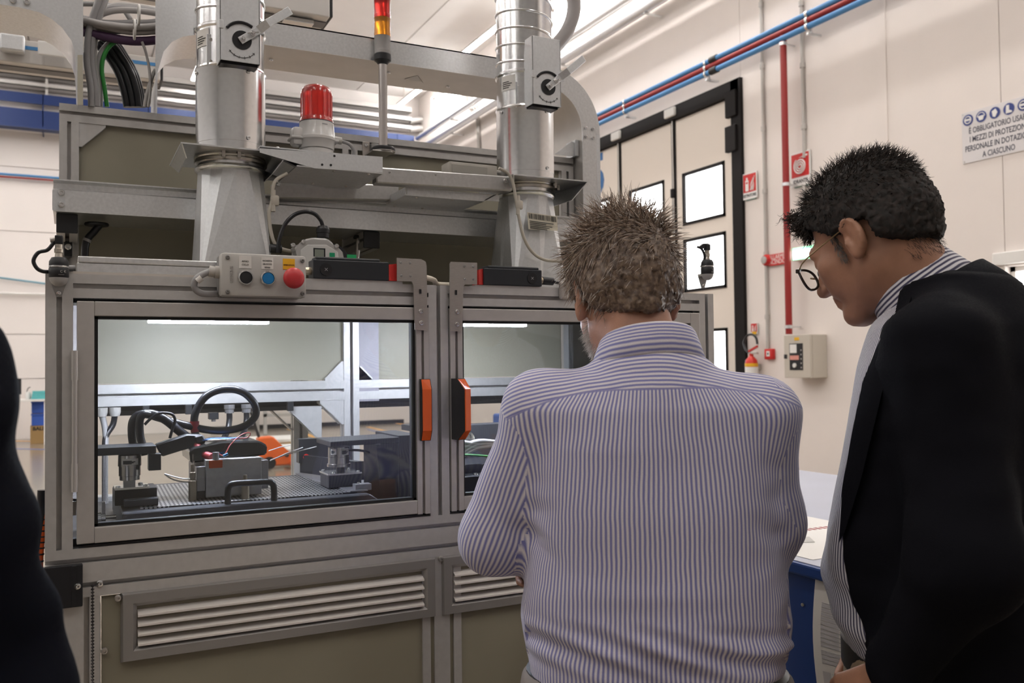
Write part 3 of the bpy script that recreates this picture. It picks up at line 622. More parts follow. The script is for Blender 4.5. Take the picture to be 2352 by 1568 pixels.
# hinge rod on the left door
hx = X0+PR+.0025
hm = mat('hinge aluminium', (.55, .53, .51), .35, .6)
za, zb_, zc_, zd = (aY(166, y, YF-.01).z for y in (805, 873, 1065, 1130))
MB().cyl((hx, YF-.008, zb_), (hx, YF-.008, zc_), .0052, 12).build('hinge_rod', hm, d1, 50)
for p, q in ((za, zb_), (zc_, zd)): MB().cyl((hx, YF-.008, p), (hx, YF-.008, q), .0062, 12).build('hinge_knuckle', hm, d1, 50)
MB().box((hx-.003, YF+.012, zd-.045), (hx+.003, YF+.02, zd-.02)).build('hinge_link', WHITEP, d1)
# ------------------------------------------------------------------ interlock brackets and switches
def poly(pts, Y): return [aY(x, y, Y) for x, y in pts]
def bracket(pts, parent_label, Y=1.788):
    t = thing('lock_bracket', parent_label, 'bracket', aY(*pts[0], Y)); MB().prism(poly(pts, Y), (0, .003, 0)).build('plate', STEEL, t); return t
t = bracket([(912, 592), (968, 595), (978, 601), (980, 610), (982, 759), (953, 757), (950, 655), (946, 646), (912, 645)], 'stainless angle bracket above the left door')
screws([aY(966, 715, 1.788), aY(967, 742, 1.788)], .0055, t); screws([aY(x, y, 1.788) for x, y in ((921, 603), (942, 604), (922, 633), (943, 634))], .0026, t, m=ALUD, name='rivet')
MB().box(aY(963, 664, 1.7872), aY(968, 674, 1.7865), 0).build('slot_mark', BLACK, t)
t2 = bracket([(1033, 606), (1036, 601), (1096, 603), (1096, 653), (1069, 653), (1064, 657), (1062, 761), (1034, 760)], 'stainless angle bracket above the right door')
screws([aY(1050, 716, 1.788), aY(1050, 745, 1.788)], .0055, t2); screws([aY(x, y, 1.788) for x, y in ((1067, 611), (1087, 612), (1068, 641), (1087, 641))], .0026, t2, m=ALUD, name='rivet')
MB().box(aY(1045, 666, 1.7872), aY(1050, 677, 1.7865), 0).build('slot_mark', BLACK, t2)
SWM = mat('switch black plastic', (.02, .022, .026), .4)
def switch(xa, xb, xr, zb, zt, label, left):
    t = thing('safety_switch', label, 'safety switch', ((xa+xb)/2, 1.82, zb), 'interlock switches on the top rail')
    y0, y1 = 1.795, 1.838
    MB().box((xa, y0, zb), (xb, y1, zt-.006), .002).build('body', SWM, t); MB().box((xa+.006 if left else xa+.012, y0+.003, zt-.007), (xb-.018 if left else xb-.006, y1-.003, zt), .0025).build('cover', SWM, t)
    a, c = (xb, xr) if left else (xr, xa)
    MB().prism([(a, y0, zb+.0), (c, y0+.004, zb+.0), (c, y0+.004, zt-.008), (a, y0, zt-.011)], (0, .036, 0)).build('red_head', RED, t)
    pc = (xa+.026 if left else xb-.026); MB().cyl((pc, y0-.0015, (zb+zt)/2-.004), (pc, y0, (zb+zt)/2-.004), .0125, 20).build('plug', BLACK, t)
    for an in (.8, 2.37): d = Vector((math.cos(an), 0, math.sin(an)))*.004; MB().tube([Vector((pc, y0-.0018, (zb+zt)/2-.004))-d, Vector((pc, y0-.0018, (zb+zt)/2-.004))+d], .0007, 4).build('plug_slot', GREYC, t)
    e = xa if left else xb; sg = -1 if left else 1
    MB().cyl((e, 1.817, (zb+zt)/2-.006), (e+sg*.012, 1.817, (zb+zt)/2-.006), .008, 14).build('gland', mat('brass nickel gland', (.55, .48, .36), .3, .9), t, 40)
    if not left:
        MB().cyl((e+.012, 1.817, (zb+zt)/2-.006), (e+.04, 1.817, (zb+zt)/2-.007), .0095, 12).build('connector', BLACK, t, 40)
        MB().tube(cr([(e+.04, 1.817, (zb+zt)/2-.007), (e+.075, 1.822, (zb+zt)/2-.012), (e+.1, 1.84, zb+.004), (e+.1, 1.9, zb+.003)], 5), .004, 8).build('lead', RUBBER, t, 60)
    return t
switch(.447, .608, .627, ZT+.006, 1.697, 'black safety switch with red head beside the control box', True)
switch(.829, .977, .817, ZT+.004, 1.694, 'black safety switch with red head beside the grey hair', False)
MB().box((.43, 1.80, ZT), (.64, 1.84, ZT+.0055)).build('spacer_strip', ALU, mc); MB().box((.81, 1.80, ZT), (1.08, 1.84, ZT+.0035)).build('spacer_strip', ALU, mc)
MB().tube(cr([(.70, 1.83, ZT+.02), (.715, 1.81, ZT+.012), (.735, 1.84, ZT+.006), (.76, 1.83, ZT+.004)], 5), .006, 8).build('loop_lead', mat('beige cable', (.55, .49, .40), .5), mc, 60)
# steel clip on the right top rail
a = aY(1287, 652, 1.79); MB().box((a.x, 1.79, a.z-.035), (a.x+.022, 1.80, a.z+.006), .004).build('door_stop', STEEL, mc)
# ------------------------------------------------------------------ control box
t = thing('control_box', 'grey three button control box with red emergency stop', 'control box', (.337, 1.77, 1.606))
a = aY(506, 579, 1.735); c = aY(704, 683, 1.735); bx0, bx1, bz0, bz1 = .257, .4185, 1.6065, 1.689
MB().box((bx0, 1.735, bz0), (bx1, 1.765, bz1), .006).build('lid', GREYP, t, 40); MB().box((bx0+.001, 1.766, bz0+.001), (bx1-.001, YF, bz1-.001), .005).build('base', mat('darker grey plastic', (.22, .21, .20), .5), t, 40)
screws([(bx0+.012, 1.735, bz1-.009), (bx0+.012, 1.735, bz0+.008), (bx1-.008, 1.735, bz1-.010), (bx1-.008, 1.735, bz0+.008)], .0042, t, m=mat('dull screw', (.25, .24, .23), .4, .6))
zb_ = 1.642
def lab(x0, x1, z0, z1, m, lines, ink=INK, sz=.0048):
    MB().box((x0, 1.7343, z0), (x1, 1.7352, z1), 0).build('label_plate', m, t)
    for k, s_ in enumerate(lines): text('lettering', s_, ((x0+x1)/2, 1.7342, (z0+z1)/2+(len(lines)-1)*.0032-k*.0064-.002), sz, ink, t, sx=.9)
lab(.290, .313, 1.660, 1.684, PAPER, ['AVVIO', 'CICLO']); lab(.3315, .354, 1.660, 1.683, PAPER, ['RICHIESTA', 'SBLOCCO', 'RIPARI'], sz=.0042); lab(.3725, .3955, 1.661, 1.682, YELLOW, ['EMERGENZA'], sz=.004)
text('lettering', 'SIEMENS', (.2765, 1.7346, 1.648), .0085, mat('embossed grey', (.40, .38, .36), .4), t, (0, 0, 1), (-1, 0, 0), extr=.0006)
for x, m in ((.302, BLACK), (.3435, BLUEB)):
    MB().lathe([(.0145, 0), (.0145, .004), (.0125, .007), (.0118, .007), (.0118, .003)], (x, 1.735, zb_), (0, -1, 0), 28).build('bezel', CHROME, t, 30)
    MB().lathe([(.0116, 0), (.0116, .005), (.0108, .0062), (0, .0064)], (x, 1.735, zb_), (0, -1, 0), 28).build('push_button', m, t, 40)
MB().lathe([(.012, 0), (.012, .008), (.0145, .012), (.0195, .016), (.0205, .021), (.019, .026), (.0145, .030), (.008, .0322), (0, .033)], (.389, 1.735, zb_+.0005), (0, -1, 0), 32).build('emergency_stop', mat('mushroom red', (.50, .035, .04), .38), t, 50)
gl_ = mat('gland grey', (.50, .47, .43), .45)
ga = aY(508, 626, 1.76); gb = aY(480, 622, 1.76)
MB().cyl(ga+Vector((.004, 0, 0)), ga+Vector((-.012, 0, .001)), .0125, 10).build('cable_gland', gl_, t, 40); MB().cyl(ga+Vector((-.012, 0, .001)), gb, .0105, 12).build('gland_nut', gl_, t, 40)
MB().tube(cr([gb+Vector((.004, 0, 0)), aY(462, 632, 1.76), aY(448, 645, 1.762), aY(447, 661, 1.766), aY(462, 673, 1.77), aY(490, 675, 1.78), aY(512, 672, 1.795)], 7), .0062, 10).build('loop_cable', GREYC, t, 60)
MB().cyl(aY(452, 645, 1.760), aY(463, 637, 1.758), .0068, 10).build('cable_band', PAPER, t, 50)
# trunking behind / left of the control box on top of the rail
a = aY(181, 586, 1.82); c = aY(181, 622, 1.82)
tr = thing('cable_trunking', 'galvanised cable trunking lying on the top rail', 'trunking', (.15, 1.84, ZT)); MB().box((.014, 1.815, ZT+.001), (.40, 1.86, ZT+.022), .001).build('body', GALV, tr); MB().box((.016, 1.813, ZT+.0225), (.40, 1.862, ZT+.0345), .002).build('lid', GALV, tr)
MB().box((X0+PR, 1.805, ZT), (.44, 1.812, ZT+.005)).build('flat_strip', mat('pale strip', (.6, .55, .5), .5, .3), tr)
# ------------------------------------------------------------------ hanging dome signal lamps at both front corners
DOME = mat('frosted grey dome', (.42, .41, .40), .35)
def dome_lamp(cx, zc, label, s=1., cable_left=True):
    cy = 1.778; t = thing('signal_dome', label, 'signal lamp', (cx, cy, zc-.03), 'dome lamps at the front corners')
    MB().lathe([(.0155, .0), (.0165, .002), (.0165, .016), (.0155, .0175)], (cx, cy, zc), (0, 0, 1), 24).build('label_band', BLACK, t, 40)
    MB().lathe([(.0162, .0178), (.0166, .0195), (.0162, .021)], (cx, cy, zc), (0, 0, 1), 24).build('steel_ring', CHROME, t, 40)
    MB().lathe([(.0160, .0212), (.0158, .029), (.012, .036), (.008, .037)], (cx, cy, zc), (0, 0, 1), 24).build('cap', BLACK, t, 40)
    MB().lathe([(.0, -.0155), (.006, -.0145), (.0115, -.0105), (.0148, -.004), (.0156, .0)], (cx, cy, zc), (0, 0, 1), 24).build('dome', DOME, t, 60)
    MB().lathe([(.007, .037), (.006, .044), (.0075, .045), (.0075, .052), (.0062, .053), (.0062, .060)], (cx, cy, zc), (0, 0, 1), 14).build('connector_nut', mat('nickel nut', (.6, .55, .48), .3, .9), t, 40)
    MB().box((cx-.0065, cy-.0065, zc+.060), (cx+.0065, cy+.0065, zc+.076), .002).build('elbow_plug', BLACK, t)
    MB().prism([(cx-.014, cy+.0165, zc-.004), (cx+.014, cy+.0165, zc-.004), (cx+.004, cy+.0165, zc-.033), (cx-.004, cy+.0165, zc-.033)], (0, .0045, 0)).build('bracket', mat('grey bracket', (.36, .35, .34), .4, .3), t)
    MB().box((cx-.014, cy+.002, zc-.004), (cx+.014, cy+.021, zc+.0015)).build('bracket_arm', GREYP, t)
    screws([(cx, cy+.0165, zc-.026)], .0045, t)
    text('lettering', 'C \u20ac', (cx+.007, cy-.0168, zc+.010), .006, GREYP, t); text('lettering', '-----', (cx+.004, cy-.0168, zc+.005), .006, GREYP, t)
    return t
q = aY(135, 638, 1.778); tl = dome_lamp(q.x, q.z, 'black and grey dome lamp hanging at the left front corner')
s_ = Vector((q.x, 1.778, q.z+.068))
MB().tube(cr([s_+Vector((-.005, 0, 0)), aY(110, 573, 1.778), aY(88, 580, 1.778), aY(77, 598, 1.778), aY(84, 615, 1.778), aY(98, 623, 1.78), aY(118, 624, 1.785)], 7), .0034, 8).build('loop_cable', RUBBER, tl, 60)
MB().cyl(s_+Vector((-.006, 0, 0)), s_+Vector((-.014, 0, -.001)), .0042, 10).build('crimp', STEEL, tl, 50)
q = aY(1634, 650, 1.778); tR = dome_lamp(q.x-.012, q.z+.022, 'black and grey dome lamp hanging at the right front corner')
s_ = Vector((q.x-.012, 1.778, q.z+.09)); MB().prism([s_+Vector((-.03, -.003, -.002)), s_+Vector((.004, -.003, -.004)), s_+Vector((.004, -.003, .010)), s_+Vector((-.012, -.003, .009))], (0, .008, 0)).build('plug_tail', BLACK, tR)
MB().tube(cr([s_+Vector((-.03, 0, 0)), s_+Vector((-.016, 0, -.006)), s_+Vector((-.008, 0, -.026)), s_+Vector((-.012, .01, -.05))], 5), .003, 8).build('loop_cable', RUBBER, tR, 60)
# white hose from the lamp to the trunking, dark clamp
MB().cyl((.012, 1.83, ZT+.013), (-.022, 1.83, ZT+.011), .006, 10).build('hose', GREYC, tr, 50); MB().box((-.030, 1.815, ZT+.001), (-.004, 1.85, ZT+.022), .003).build('clamp', BLACK, tr)
# proximity sensor on the rear post
a = aY(147, 553, 2.46); c = aY(166, 588, 2.46); t = thing('proximity_sensor', 'small black sensor block on the rear post above the lamp', 'sensor', (a.x+.01, 2.48, c.z))
MB().box((a.x, 2.462, c.z), (c.x, 2.50, a.z), .002).build('body', BLACKS, t); q = (a+c)/2; MB().lathe([(.0075, 0), (.0075, .004), (.005, .005), (.0045, .002), (0, .002)], (q.x, 2.462, q.z+.004), (0, -1, 0), 16).build('eye', CHROME, t, 40); MB().cyl((q.x, 2.4615, q.z-.012), (q.x, 2.460, q.z-.012), .004, 10).build('led', BLACK, t)
MB().box((a.x-.006, 2.47, c.z+.002), (c.x+.004, 2.50, a.z+.008), .001).build('holder', ALU, t)
# feet under the tray: black disc with bent black hose; steel strut with black disc
q = aY(222, 500, 2.36); t = thing('hose_drop', 'black corrugated hose dropping from the tray beside the left duct', 'hose', (q.x, 2.36, ZT)); MB().lathe([(.026, 0), (.028, .003), (.026, .007), (.0, .008)], (q.x, 2.36, 1.818), (0, 0, 1), 20).build('flange', BLACK, t, 40)
MB().tube(cr([(q.x+.006, 2.36, 1.82), (q.x-.006, 2.36, 1.803), (q.x-.022, 2.36, 1.78), (q.x-.026, 2.36, 1.74), (q.x-.026, 2.36, ZT)], 6), .0085, 10).build('hose', RUBBER, t, 60); MB().cyl((q.x-.0195, 2.36, 1.785), (q.x-.022, 2.36, 1.779), .0098, 10).build('tie', GREYC, t, 50)
q = aY(826, 534, 2.36); t = thing('tray_strut', 'slim steel strut with black foot behind the switch', 'strut', (q.x, 2.36, ZT)); MB().lathe([(.017, 0), (.018, .003), (.015, .008)], (q.x, 2.36, 1.822), (0, 0, 1), 20).build('foot', BLACK, t, 40); MB().cyl((q.x-.002, 2.36, 1.823), (q.x-.022, 2.36, ZT), .007, 10, .0055).build('rod', STEEL, t, 50)
# ================================================================== ducts on the machine
def barcode_label(name, parent, cx, cy, r, z0, z1, a0, a1, m=None, bars=False):
    rings = []
    n = 8
    for z in (z0, z1): rings.append([(cx+(r+.0008)*math.sin(a0+(a1-a0)*k/n), cy-(r+.0008)*math.cos(a0+(a1-a0)*k/n), z) for k in range(n+1)])
    o = MB().loft(rings, False).build(name, m or PAPER, parent)
    k = MB(); zz = z1-(z1-z0)*.3
    for i in range(4):
        z = z0+(z1-z0)*(.15+.13*i); aa, ab = a0+(a1-a0)*.12, a0+(a1-a0)*(.6+.1*(i % 3))
        k.loft([[(cx+(r+.0014)*math.sin(aa+(ab-aa)*j/5), cy-(r+.0014)*math.cos(aa+(ab-aa)*j/5), z+dz) for j in range(6)] for dz in (0, .0022)], False)
    k.build('print', INK, o)
def duct(cx, label, plate_l, zs):
    cy, r = 2.16, .077
    t = thing('spiral_duct', label, 'duct', (cx, cy, ZT-.004), 'extraction ducts on the machine')
    zr, z_pl, zneck, zmid, zcol, ztop = zs      # reducer top, clamp plate, neck bottom, wide section top, collar, top
    # square to round reducer
    n = 16; s = .083; rings = []
    top = [(cx+r*.97*math.cos(2*math.pi*k/n), cy+r*.97*math.sin(2*math.pi*k/n), zr) for k in range(n)]
    def sq(k):
        a = 2*math.pi*(k+.0)/n; o = (a+math.pi/4) % (math.pi/2)-math.pi/4; q = round((a-o)/(math.pi/2)) % 4
        tt = max(-1, min(1, o/(math.pi/4)*1.0)); kk = (1 if tt > .30 else -1 if tt < -.30 else tt/.30*.98)
        d = [(1, 0), (0, 1), (-1, 0), (0, -1)][q]; p = [(0, 1), (-1, 0), (0, -1), (1, 0)][q]
        return (cx+s*(d[0]+p[0]*kk), cy+s*(d[1]+p[1]*kk), ZT-.004)
    bot = [sq(k) for k in range(n)]
    MB().loft([bot, top]).build('reducer', GALVS, t)
    MB().lathe([(r*.97, zr-.002), (r+.004, zr+.002), (r+.006, zr+.006), (r+.004, zr+.010), (r*.98, zr+.013), (r*.98, z_pl-.030), (r+.001, z_pl-.028), (r+.001, z_pl)], (cx, cy, 0), (0, 0, 1), 40).build('neck', DUCT, t, 35)
    zc = z_pl-.036
    MB().lathe([(r+.000, zc-.010), (r+.005, zc-.009), (r+.006, zc-.003), (r+.0035, zc), (r+.006, zc+.003), (r+.005, zc+.009), (r, zc+.010)], (cx, cy, 0), (0, 0, 1), 40).build('band_clamp', mat('clamp steel', (.55, .52, .47), .25, .95), t, 40)
    an = R_(-8) if plate_l else R_(48)
    c = Vector((cx+(r+.010)*math.sin(an), cy-(r+.010)*math.cos(an), zc)); d = Vector((math.cos(an), math.sin(an), 0)); 
    MB().cyl(c-d*.028, c+d*.028, .003, 8).build('clamp_bolt', STEEL, t, 50)
    for s2 in (-.018, .016): MB().box(c+d*s2+Vector((-.004, -.005, -.008)), c+d*s2+Vector((.004, .004, .008)), .001).build('clamp_lug', STEEL, t)
    # straight smooth section, damper section, spiral
    MB().lathe([(r+.002, z_pl), (r+.002, zmid-.004), (r+.004, zmid), (r+.003, zmid+.004), (r, zmid+.006), (r, zcol-.008), (r+.004, zcol-.004), (r+.004, zcol), (r, zcol+.004), (r-.001, ztop)], (cx, cy, 0), (0, 0, 1), 48).build('tube', DUCT, t, 30)
    pts = []; k = 0; ph = 2.2 if plate_l else .3
    pitch = .046; tot = int((ztop-zcol-.004)/pitch*40)
    for k in range(tot): th = k/40*2*math.pi; pts.append((cx+(r+.0005)*math.cos(-th+ph), cy+(r+.0005)*math.sin(-th+ph), zcol+.006+pitch*k/40))
    MB().tube(pts, .0032, 6).build('spiral_seam', DUCT, t, 60)
    sp = [(cx+(r+.003)*math.sin(a), cy-(r+.003)*math.cos(a), z) for a in (R_(20), R_(-80)) for z in (zmid-.012,)]+[(cx+(r+.003)*math.sin(R_(20)), cy-(r+.003)*math.cos(R_(20)), z_pl+.008)]
    screws(sp[:1]+sp[2:], .0045, t, (math.sin(R_(20)), -math.cos(R_(20)), 0)); screws(sp[1:2], .0045, t, (-1, -.2, 0))
    barcode_label('sticker', t, cx, cy, r+.0005, zcol-.052, zcol-.012, R_(-80), R_(-46))
    return t
dL = duct(.3435, 'left galvanised spiral duct with damper lever beside the control box', True, (1.927, 1.992, 1.95, 2.165, 2.262, 2.62))
dR = duct(1.128, 'right galvanised spiral duct with damper lever above the grey hair', False, (1.925, 1.992, 1.95, 2.165, 2.262, 2.72))
# sticker with bar code on the right reducer
q = [aY(1211, 487, 2.066), aY(1280, 497, 2.066), aY(1281, 530, 2.07), aY(1214, 526, 2.066)]
o = MB().add([q[0], q[1], q[2], q[3]]+[p+Vector((0, .001, 0)) for p in q], [(0, 1, 2, 3), (7, 6, 5, 4), (0, 4, 5, 1), (1, 5, 6, 2), (2, 6, 7, 3), (3, 7, 4, 0)]).build('barcode_sticker', mat('beige sticker', (.66, .61, .50), .6), dR)
bc = MB(); x = .04
while x < .95:
    wd = random.choice((.008, .014, .02)); pa = q[0].lerp(q[1], x); pb = q[0].lerp(q[1], x+wd); dn = (q[3]-q[0])
    bc.add([pa+dn*.05+Vector((0, -.0006, 0)), pb+dn*.05+Vector((0, -.0006, 0)), pb+dn*.36+Vector((0, -.0006, 0)), pa+dn*.36+Vector((0, -.0006, 0))], [(3, 2, 1, 0)]); x += wd+random.choice((.008, .012, .02))
for i in range(5):
    L_ = (.85, .6, .8, .7, .62)[i]; pa = q[0].lerp(q[3], .48+.1*i); bc.add([pa+(q[1]-q[0])*.05+Vector((0, -.0006, 0)), pa+(q[1]-q[0])*L_+Vector((0, -.0006, 0)), pa+(q[1]-q[0])*L_+(q[3]-q[0])*.05+Vector((0, -.0006, 0)), pa+(q[1]-q[0])*.05+(q[3]-q[0])*.05+Vector((0, -.0006, 0))], [(3, 2, 1, 0)])
bc.build('barcode_print', INK, o)
# dampers
def damper(parent, x0, x1, z0, z1, lever, yf=2.045):
    cy, r = 2.16, .077; xl = x0-.016
    zs = z0+(z1-z0)*.52
    MB().prism([(x0, yf, z0), (x1, yf, z0), (x1, yf, z1), (x0, yf, z1)], (0, .003, 0), .0008).build('damper_plate', GALVS, parent)
    for x, s in ((x0, 1), (x1, -1)): MB().prism([(x, yf, z0), (x, yf, z1), (x, yf+.04, z1), (x, yf+.055, zs), (x, yf+.085, zs-.02), (x, yf+.085, z0+.018), (x, yf+.06, z0)], (s*.002, 0, 0)).build('damper_side', GALVS, parent)
    MB().box((x0+.002, yf+.004, z1-.002), (x1-.002, yf+.045, z1)).build('damper_top', GALVS, parent)
    MB().box((x0+.004, yf+.012, z0-.004), (x1-.004, yf+.06, z0+.02)).build('damper_mouth_shade', BLACKS, parent)  # black block stands in for the shade inside the open bottom
    MB().box((x0-.020, yf+.058, z0+.002), (x0-.001, yf+.062, zs-.022), .001).build('damper_flange', GALVS, parent)
    screws([(x0-.011, yf+.058, z0+.012), (x0-.011, yf+.058, zs-.034)], .0036, parent, m=STEEL)
    pc = Vector(((x0+x1)/2+.004, yf-.0006, z0+(z1-z0)*.27))
    MB().cyl(pc, pc+Vector((0, -.001, 0)), .0215, 24).build('pivot_hole', BLACK, parent)
    MB().tube([pc+Vector((.040*math.cos(a), -.0006, .040*math.sin(a))) for a in [R_(55+9*k) for k in range(11)]], .0035, 6).build('slot_arc', BLACKS, parent)
    sc_ = MB().tube([pc+Vector((.034*math.cos(a), -.0004, .034*math.sin(a)-.006)) for a in [R_(215+11*k) for k in range(11)]], .0006, 4)
    for k in range(6): a = R_(220+20*k); u = Vector((math.cos(a), 0, math.sin(a))); sc_.tube([pc+u*.031+Vector((0, -.0004, -.006)), pc+u*.037+Vector((0, -.0004, -.006))], .0006, 4)
    sc_.build('scale_print', INK, parent)
    for s in (-1, 1): MB().box(pc+Vector((s*.045-.005, -.001, .020)), pc+Vector((s*.045+.005, .002, .040)), .003).build('stop_lug', GALVS, parent)
    # lever: lower strap, step up, long blade
    d = Vector(lever).normalized(); nrm = Vector((-d.z, 0, d.x)); y1, y2 = yf-.006, yf-.024
    def strap(a, b, ya, yb, w_): 
        A, B = pc+d*a, pc+d*b; return [Vector((A.x, ya, A.z))+nrm*w_, Vector((A.x, ya, A.z))-nrm*w_, Vector((B.x, yb, B.z))-nrm*w_, Vector((B.x, yb, B.z))+nrm*w_]
    lv = MB(); lv.prism(strap(-.006, .046, y1, y1, .0085), (0, .003, 0), .0008); lv.prism(strap(.045, .066, y1, y2, .0095), (0, .003, 0)); lv.prism(strap(.065, .130, y2, y2, .0095), (0, .003, 0), .0008)
    L_ = lv.build('lever', GALVS, parent)
    for a in (.002, .028): c = pc+d*a; MB().lathe([(.006, 0), (.006, .003), (.0042, .0035), (.0042, .008), (.003, .010)], (c.x, y1, c.z), (0, -1, 0), 10).build('lever_bolt', CHROME, L_, 40)
    c = pc+d*.028; MB().cyl((c.x-.012, y1-.006, c.z-.003), (c.x+.012, y1-.006, c.z+.003), .002, 6).build('wing', CHROME, L_)
damper(dL, .302, .390, 2.160, 2.345, (.70, 0, .52)); damper(dR, 1.092, 1.178, 2.157, 2.338, (.72, 0, .62))
# duct clamp plates with bent flanges
def clamp_plate(parent, x0, x1, y0, y1, z, mirror):
    MB().box((x0, y0, z-.003), (x1, y1, z)).build('clamp_plate', GALV, parent)
    MB().prism([(x0, y0, z), (x0+.014, y0+.03, z-.028), (x0+.014, y1-.05, z-.028), (x0, y1, z)], (.0025, 0, 0)).build('plate_flange', GALV, parent)
    MB().prism([(x1, y0, z), (x1-.035, y0+.03, z-.05), (x1-.035, y1-.03, z-.05), (x1, y1, z)], (-.0025, 0, 0)).build('plate_flange', GALV, parent)
clamp_plate(dL, .219, .455, 2.04, 2.28, 1.9645, False); clamp_plate(dR, 1.03, 1.258, 2.04, 2.28, 1.9645, True)
# ------------------------------------------------------------------ beacon shelf between the ducts
bs = thing('beacon_bracket', 'folded galvanised shelf bracket carrying the red beacon', 'bracket', (.55, 2.13, 1.936))
yb_ = 2.036
MB().prism([aY(596, 340, yb_), aY(879, 360, yb_), aY(878, 396, yb_), aY(722, 386.5, yb_), aY(597, 350, yb_)], (0, .003, 0)).build('front_plate', GALVS, bs)
zt_ = aY(879, 360, yb_).z
MB().box((.388, yb_+.003, zt_-.004), (.677, 2.235, zt_-.001)).build('shelf', GALVS, bs)
bx = MB(); bx.box((.47, yb_+.001, 1.933), (.676, 2.235, 1.936)); bx.build('bottom_plate', GALV, bs)
MB().box((.674, yb_+.003, 1.936), (.677, 2.235, zt_-.004)).build('end_plate', GALVS, bs); MB().box((.388, 2.232, 1.936), (.674, 2.235, zt_-.004)).build('back_plate', GALVS, bs)
MB().prism([(.388, 2.06, zt_-.004), (.47, 2.06, 1.936), (.47, 2.2, 1.936), (.388, 2.2, zt_-.004)], (.003, 0, .003)).build('slant_plate', GALV, bs)
for x, y in ((768, 358), (740, 378), (760, 379)): p = aY(x, y, yb_-.0005); MB().cyl(p, p+Vector((0, -.0008, 0)), .0027, 12).build('hole', BLACK, bs)
screws([(.56, 2.05, 1.933), (.645, 2.05, 1.933), (.55, 2.21, 1.933), (.635, 2.21, 1.933)], .0035, bs, (0, 0, -1), m=STEEL); screws([(.43, 2.05, zt_-.001), (.655, 2.05, zt_-.001)], .0045, bs, (0, 0, 1))
# square tubes
TUBE = mat('square steel tube', (.52, .51, .50), .38, .85, noise=.07, nscale=120)
sb = thing('support_bar', 'front square steel tube from the beacon shelf to the right duct', 'bar', (.87, 2.1, 1.925)); MB().prism([(.677, 2.085, 1.921), (.677, 2.085, 1.960), (.677, 2.124, 1.960), (.677, 2.124, 1.921)], (.373, 0, .008), .003).build('tube', TUBE, sb)
screws([aY(1160, 416, 2.085)], .007, sb); screws([aY(895, 392, 2.085)+Vector((0, 0, -.004)), aY(1001, 401, 2.085)], .003, sb, m=TUBE, name='plug')
sb2 = thing('support_bar', 'rear square steel tube below the beacon shelf', 'bar', (.62, 2.25, 1.9)); MB().prism([(.46, 2.245, 1.895), (.46, 2.245, 1.937), (.46, 2.284, 1.937), (.46, 2.284, 1.895)], (.33, 0, .018), .003).build('tube', TUBE, sb2)
screws([aY(639, 423, 2.245)], .006, sb2)
ub = thing('tray_bracket', 'dull steel channel bracket hanging below the front steel tube', 'bracket', (.9, 2.2, 1.91))
MB().box((.765, 2.126, 1.904), (.985, 2.29, 1.907), 0).build('plate', GALV, ub); MB().box((.765, 2.126, 1.907), (.768, 2.29, 1.925)).build('flange', GALV, ub); MB().prism([(.985, 2.126, 1.904), (1.03, 2.126, 1.93), (1.03, 2.29, 1.93), (.985, 2.29, 1.904)], (0, 0, .003)).build('flange', GALV, ub)
MB().box((.77, 2.126, 1.907), (1.03, 2.129, 1.925)).build('flange', GALV, ub)
screws([(.80, 2.14, 1.904), (.90, 2.14, 1.904), (.79, 2.28, 1.904), (.87, 2.28, 1.904)], .0035, ub, (0, 0, -1), m=STEEL)
# grey transmitter box on the front tube
a = aY(1031, 372, 2.13); c = aY(1143, 404, 2.13)
gb_ = thing('terminal_box', 'flat grey plastic box sitting on the front steel tube', 'box', ((a.x+c.x)/2, 2.15, 1.965)); MB().box((a.x, 2.13, 1.962), (c.x, 2.185, a.z+.003), .004).build('case', mat('warm grey plastic', (.42, .39, .34), .5), gb_, 40); MB().box((a.x+.008, 2.1285, 1.975), (c.x-.03, 2.1305, a.z-.004), .0008).build('recess', mat('warm grey recess', (.36, .34, .30), .5), gb_)
MB().cyl((c.x, 2.14, a.z-.012), (c.x+.012, 2.14, a.z-.013), .006, 10).build('gland', GREYP, gb_, 40)
BEI = mat('beige lead', (.46, .42, .36), .5)
def lead(pts, label, lump, Y):
    P = [aY(x, y, Y) for x, y in pts]; t = thing('beige_cable', label, 'cable', P[-1]); MB().tube(cr(P, 6), .0042, 8).build('sheath', BEI, t, 60)
    c = aY(*lump, Y); MB().box(c+Vector((-.008, -.006, -.013)), c+Vector((.012, .006, .012)), .005).build('splice_box', BEI, t, 40); MB().cyl(c+Vector((-.002, 0, -.026)), c+Vector((-.001, 0, .024)), .0055, 8).build('sleeve', BEI, t, 50)
lead([(660, 398), (636, 412), (627, 430), (625, 460), (618, 490), (622, 530), (632, 560), (652, 573), (690, 580)], 'beige lead with splice box beside the left duct', (629, 460), 2.055)
lead([(1146, 386), (1166, 397), (1178, 420), (1186, 465), (1192, 500), (1203, 545), (1222, 578), (1250, 596), (1290, 600)], 'beige lead with splice box across the right duct', (1191, 470), 2.05)
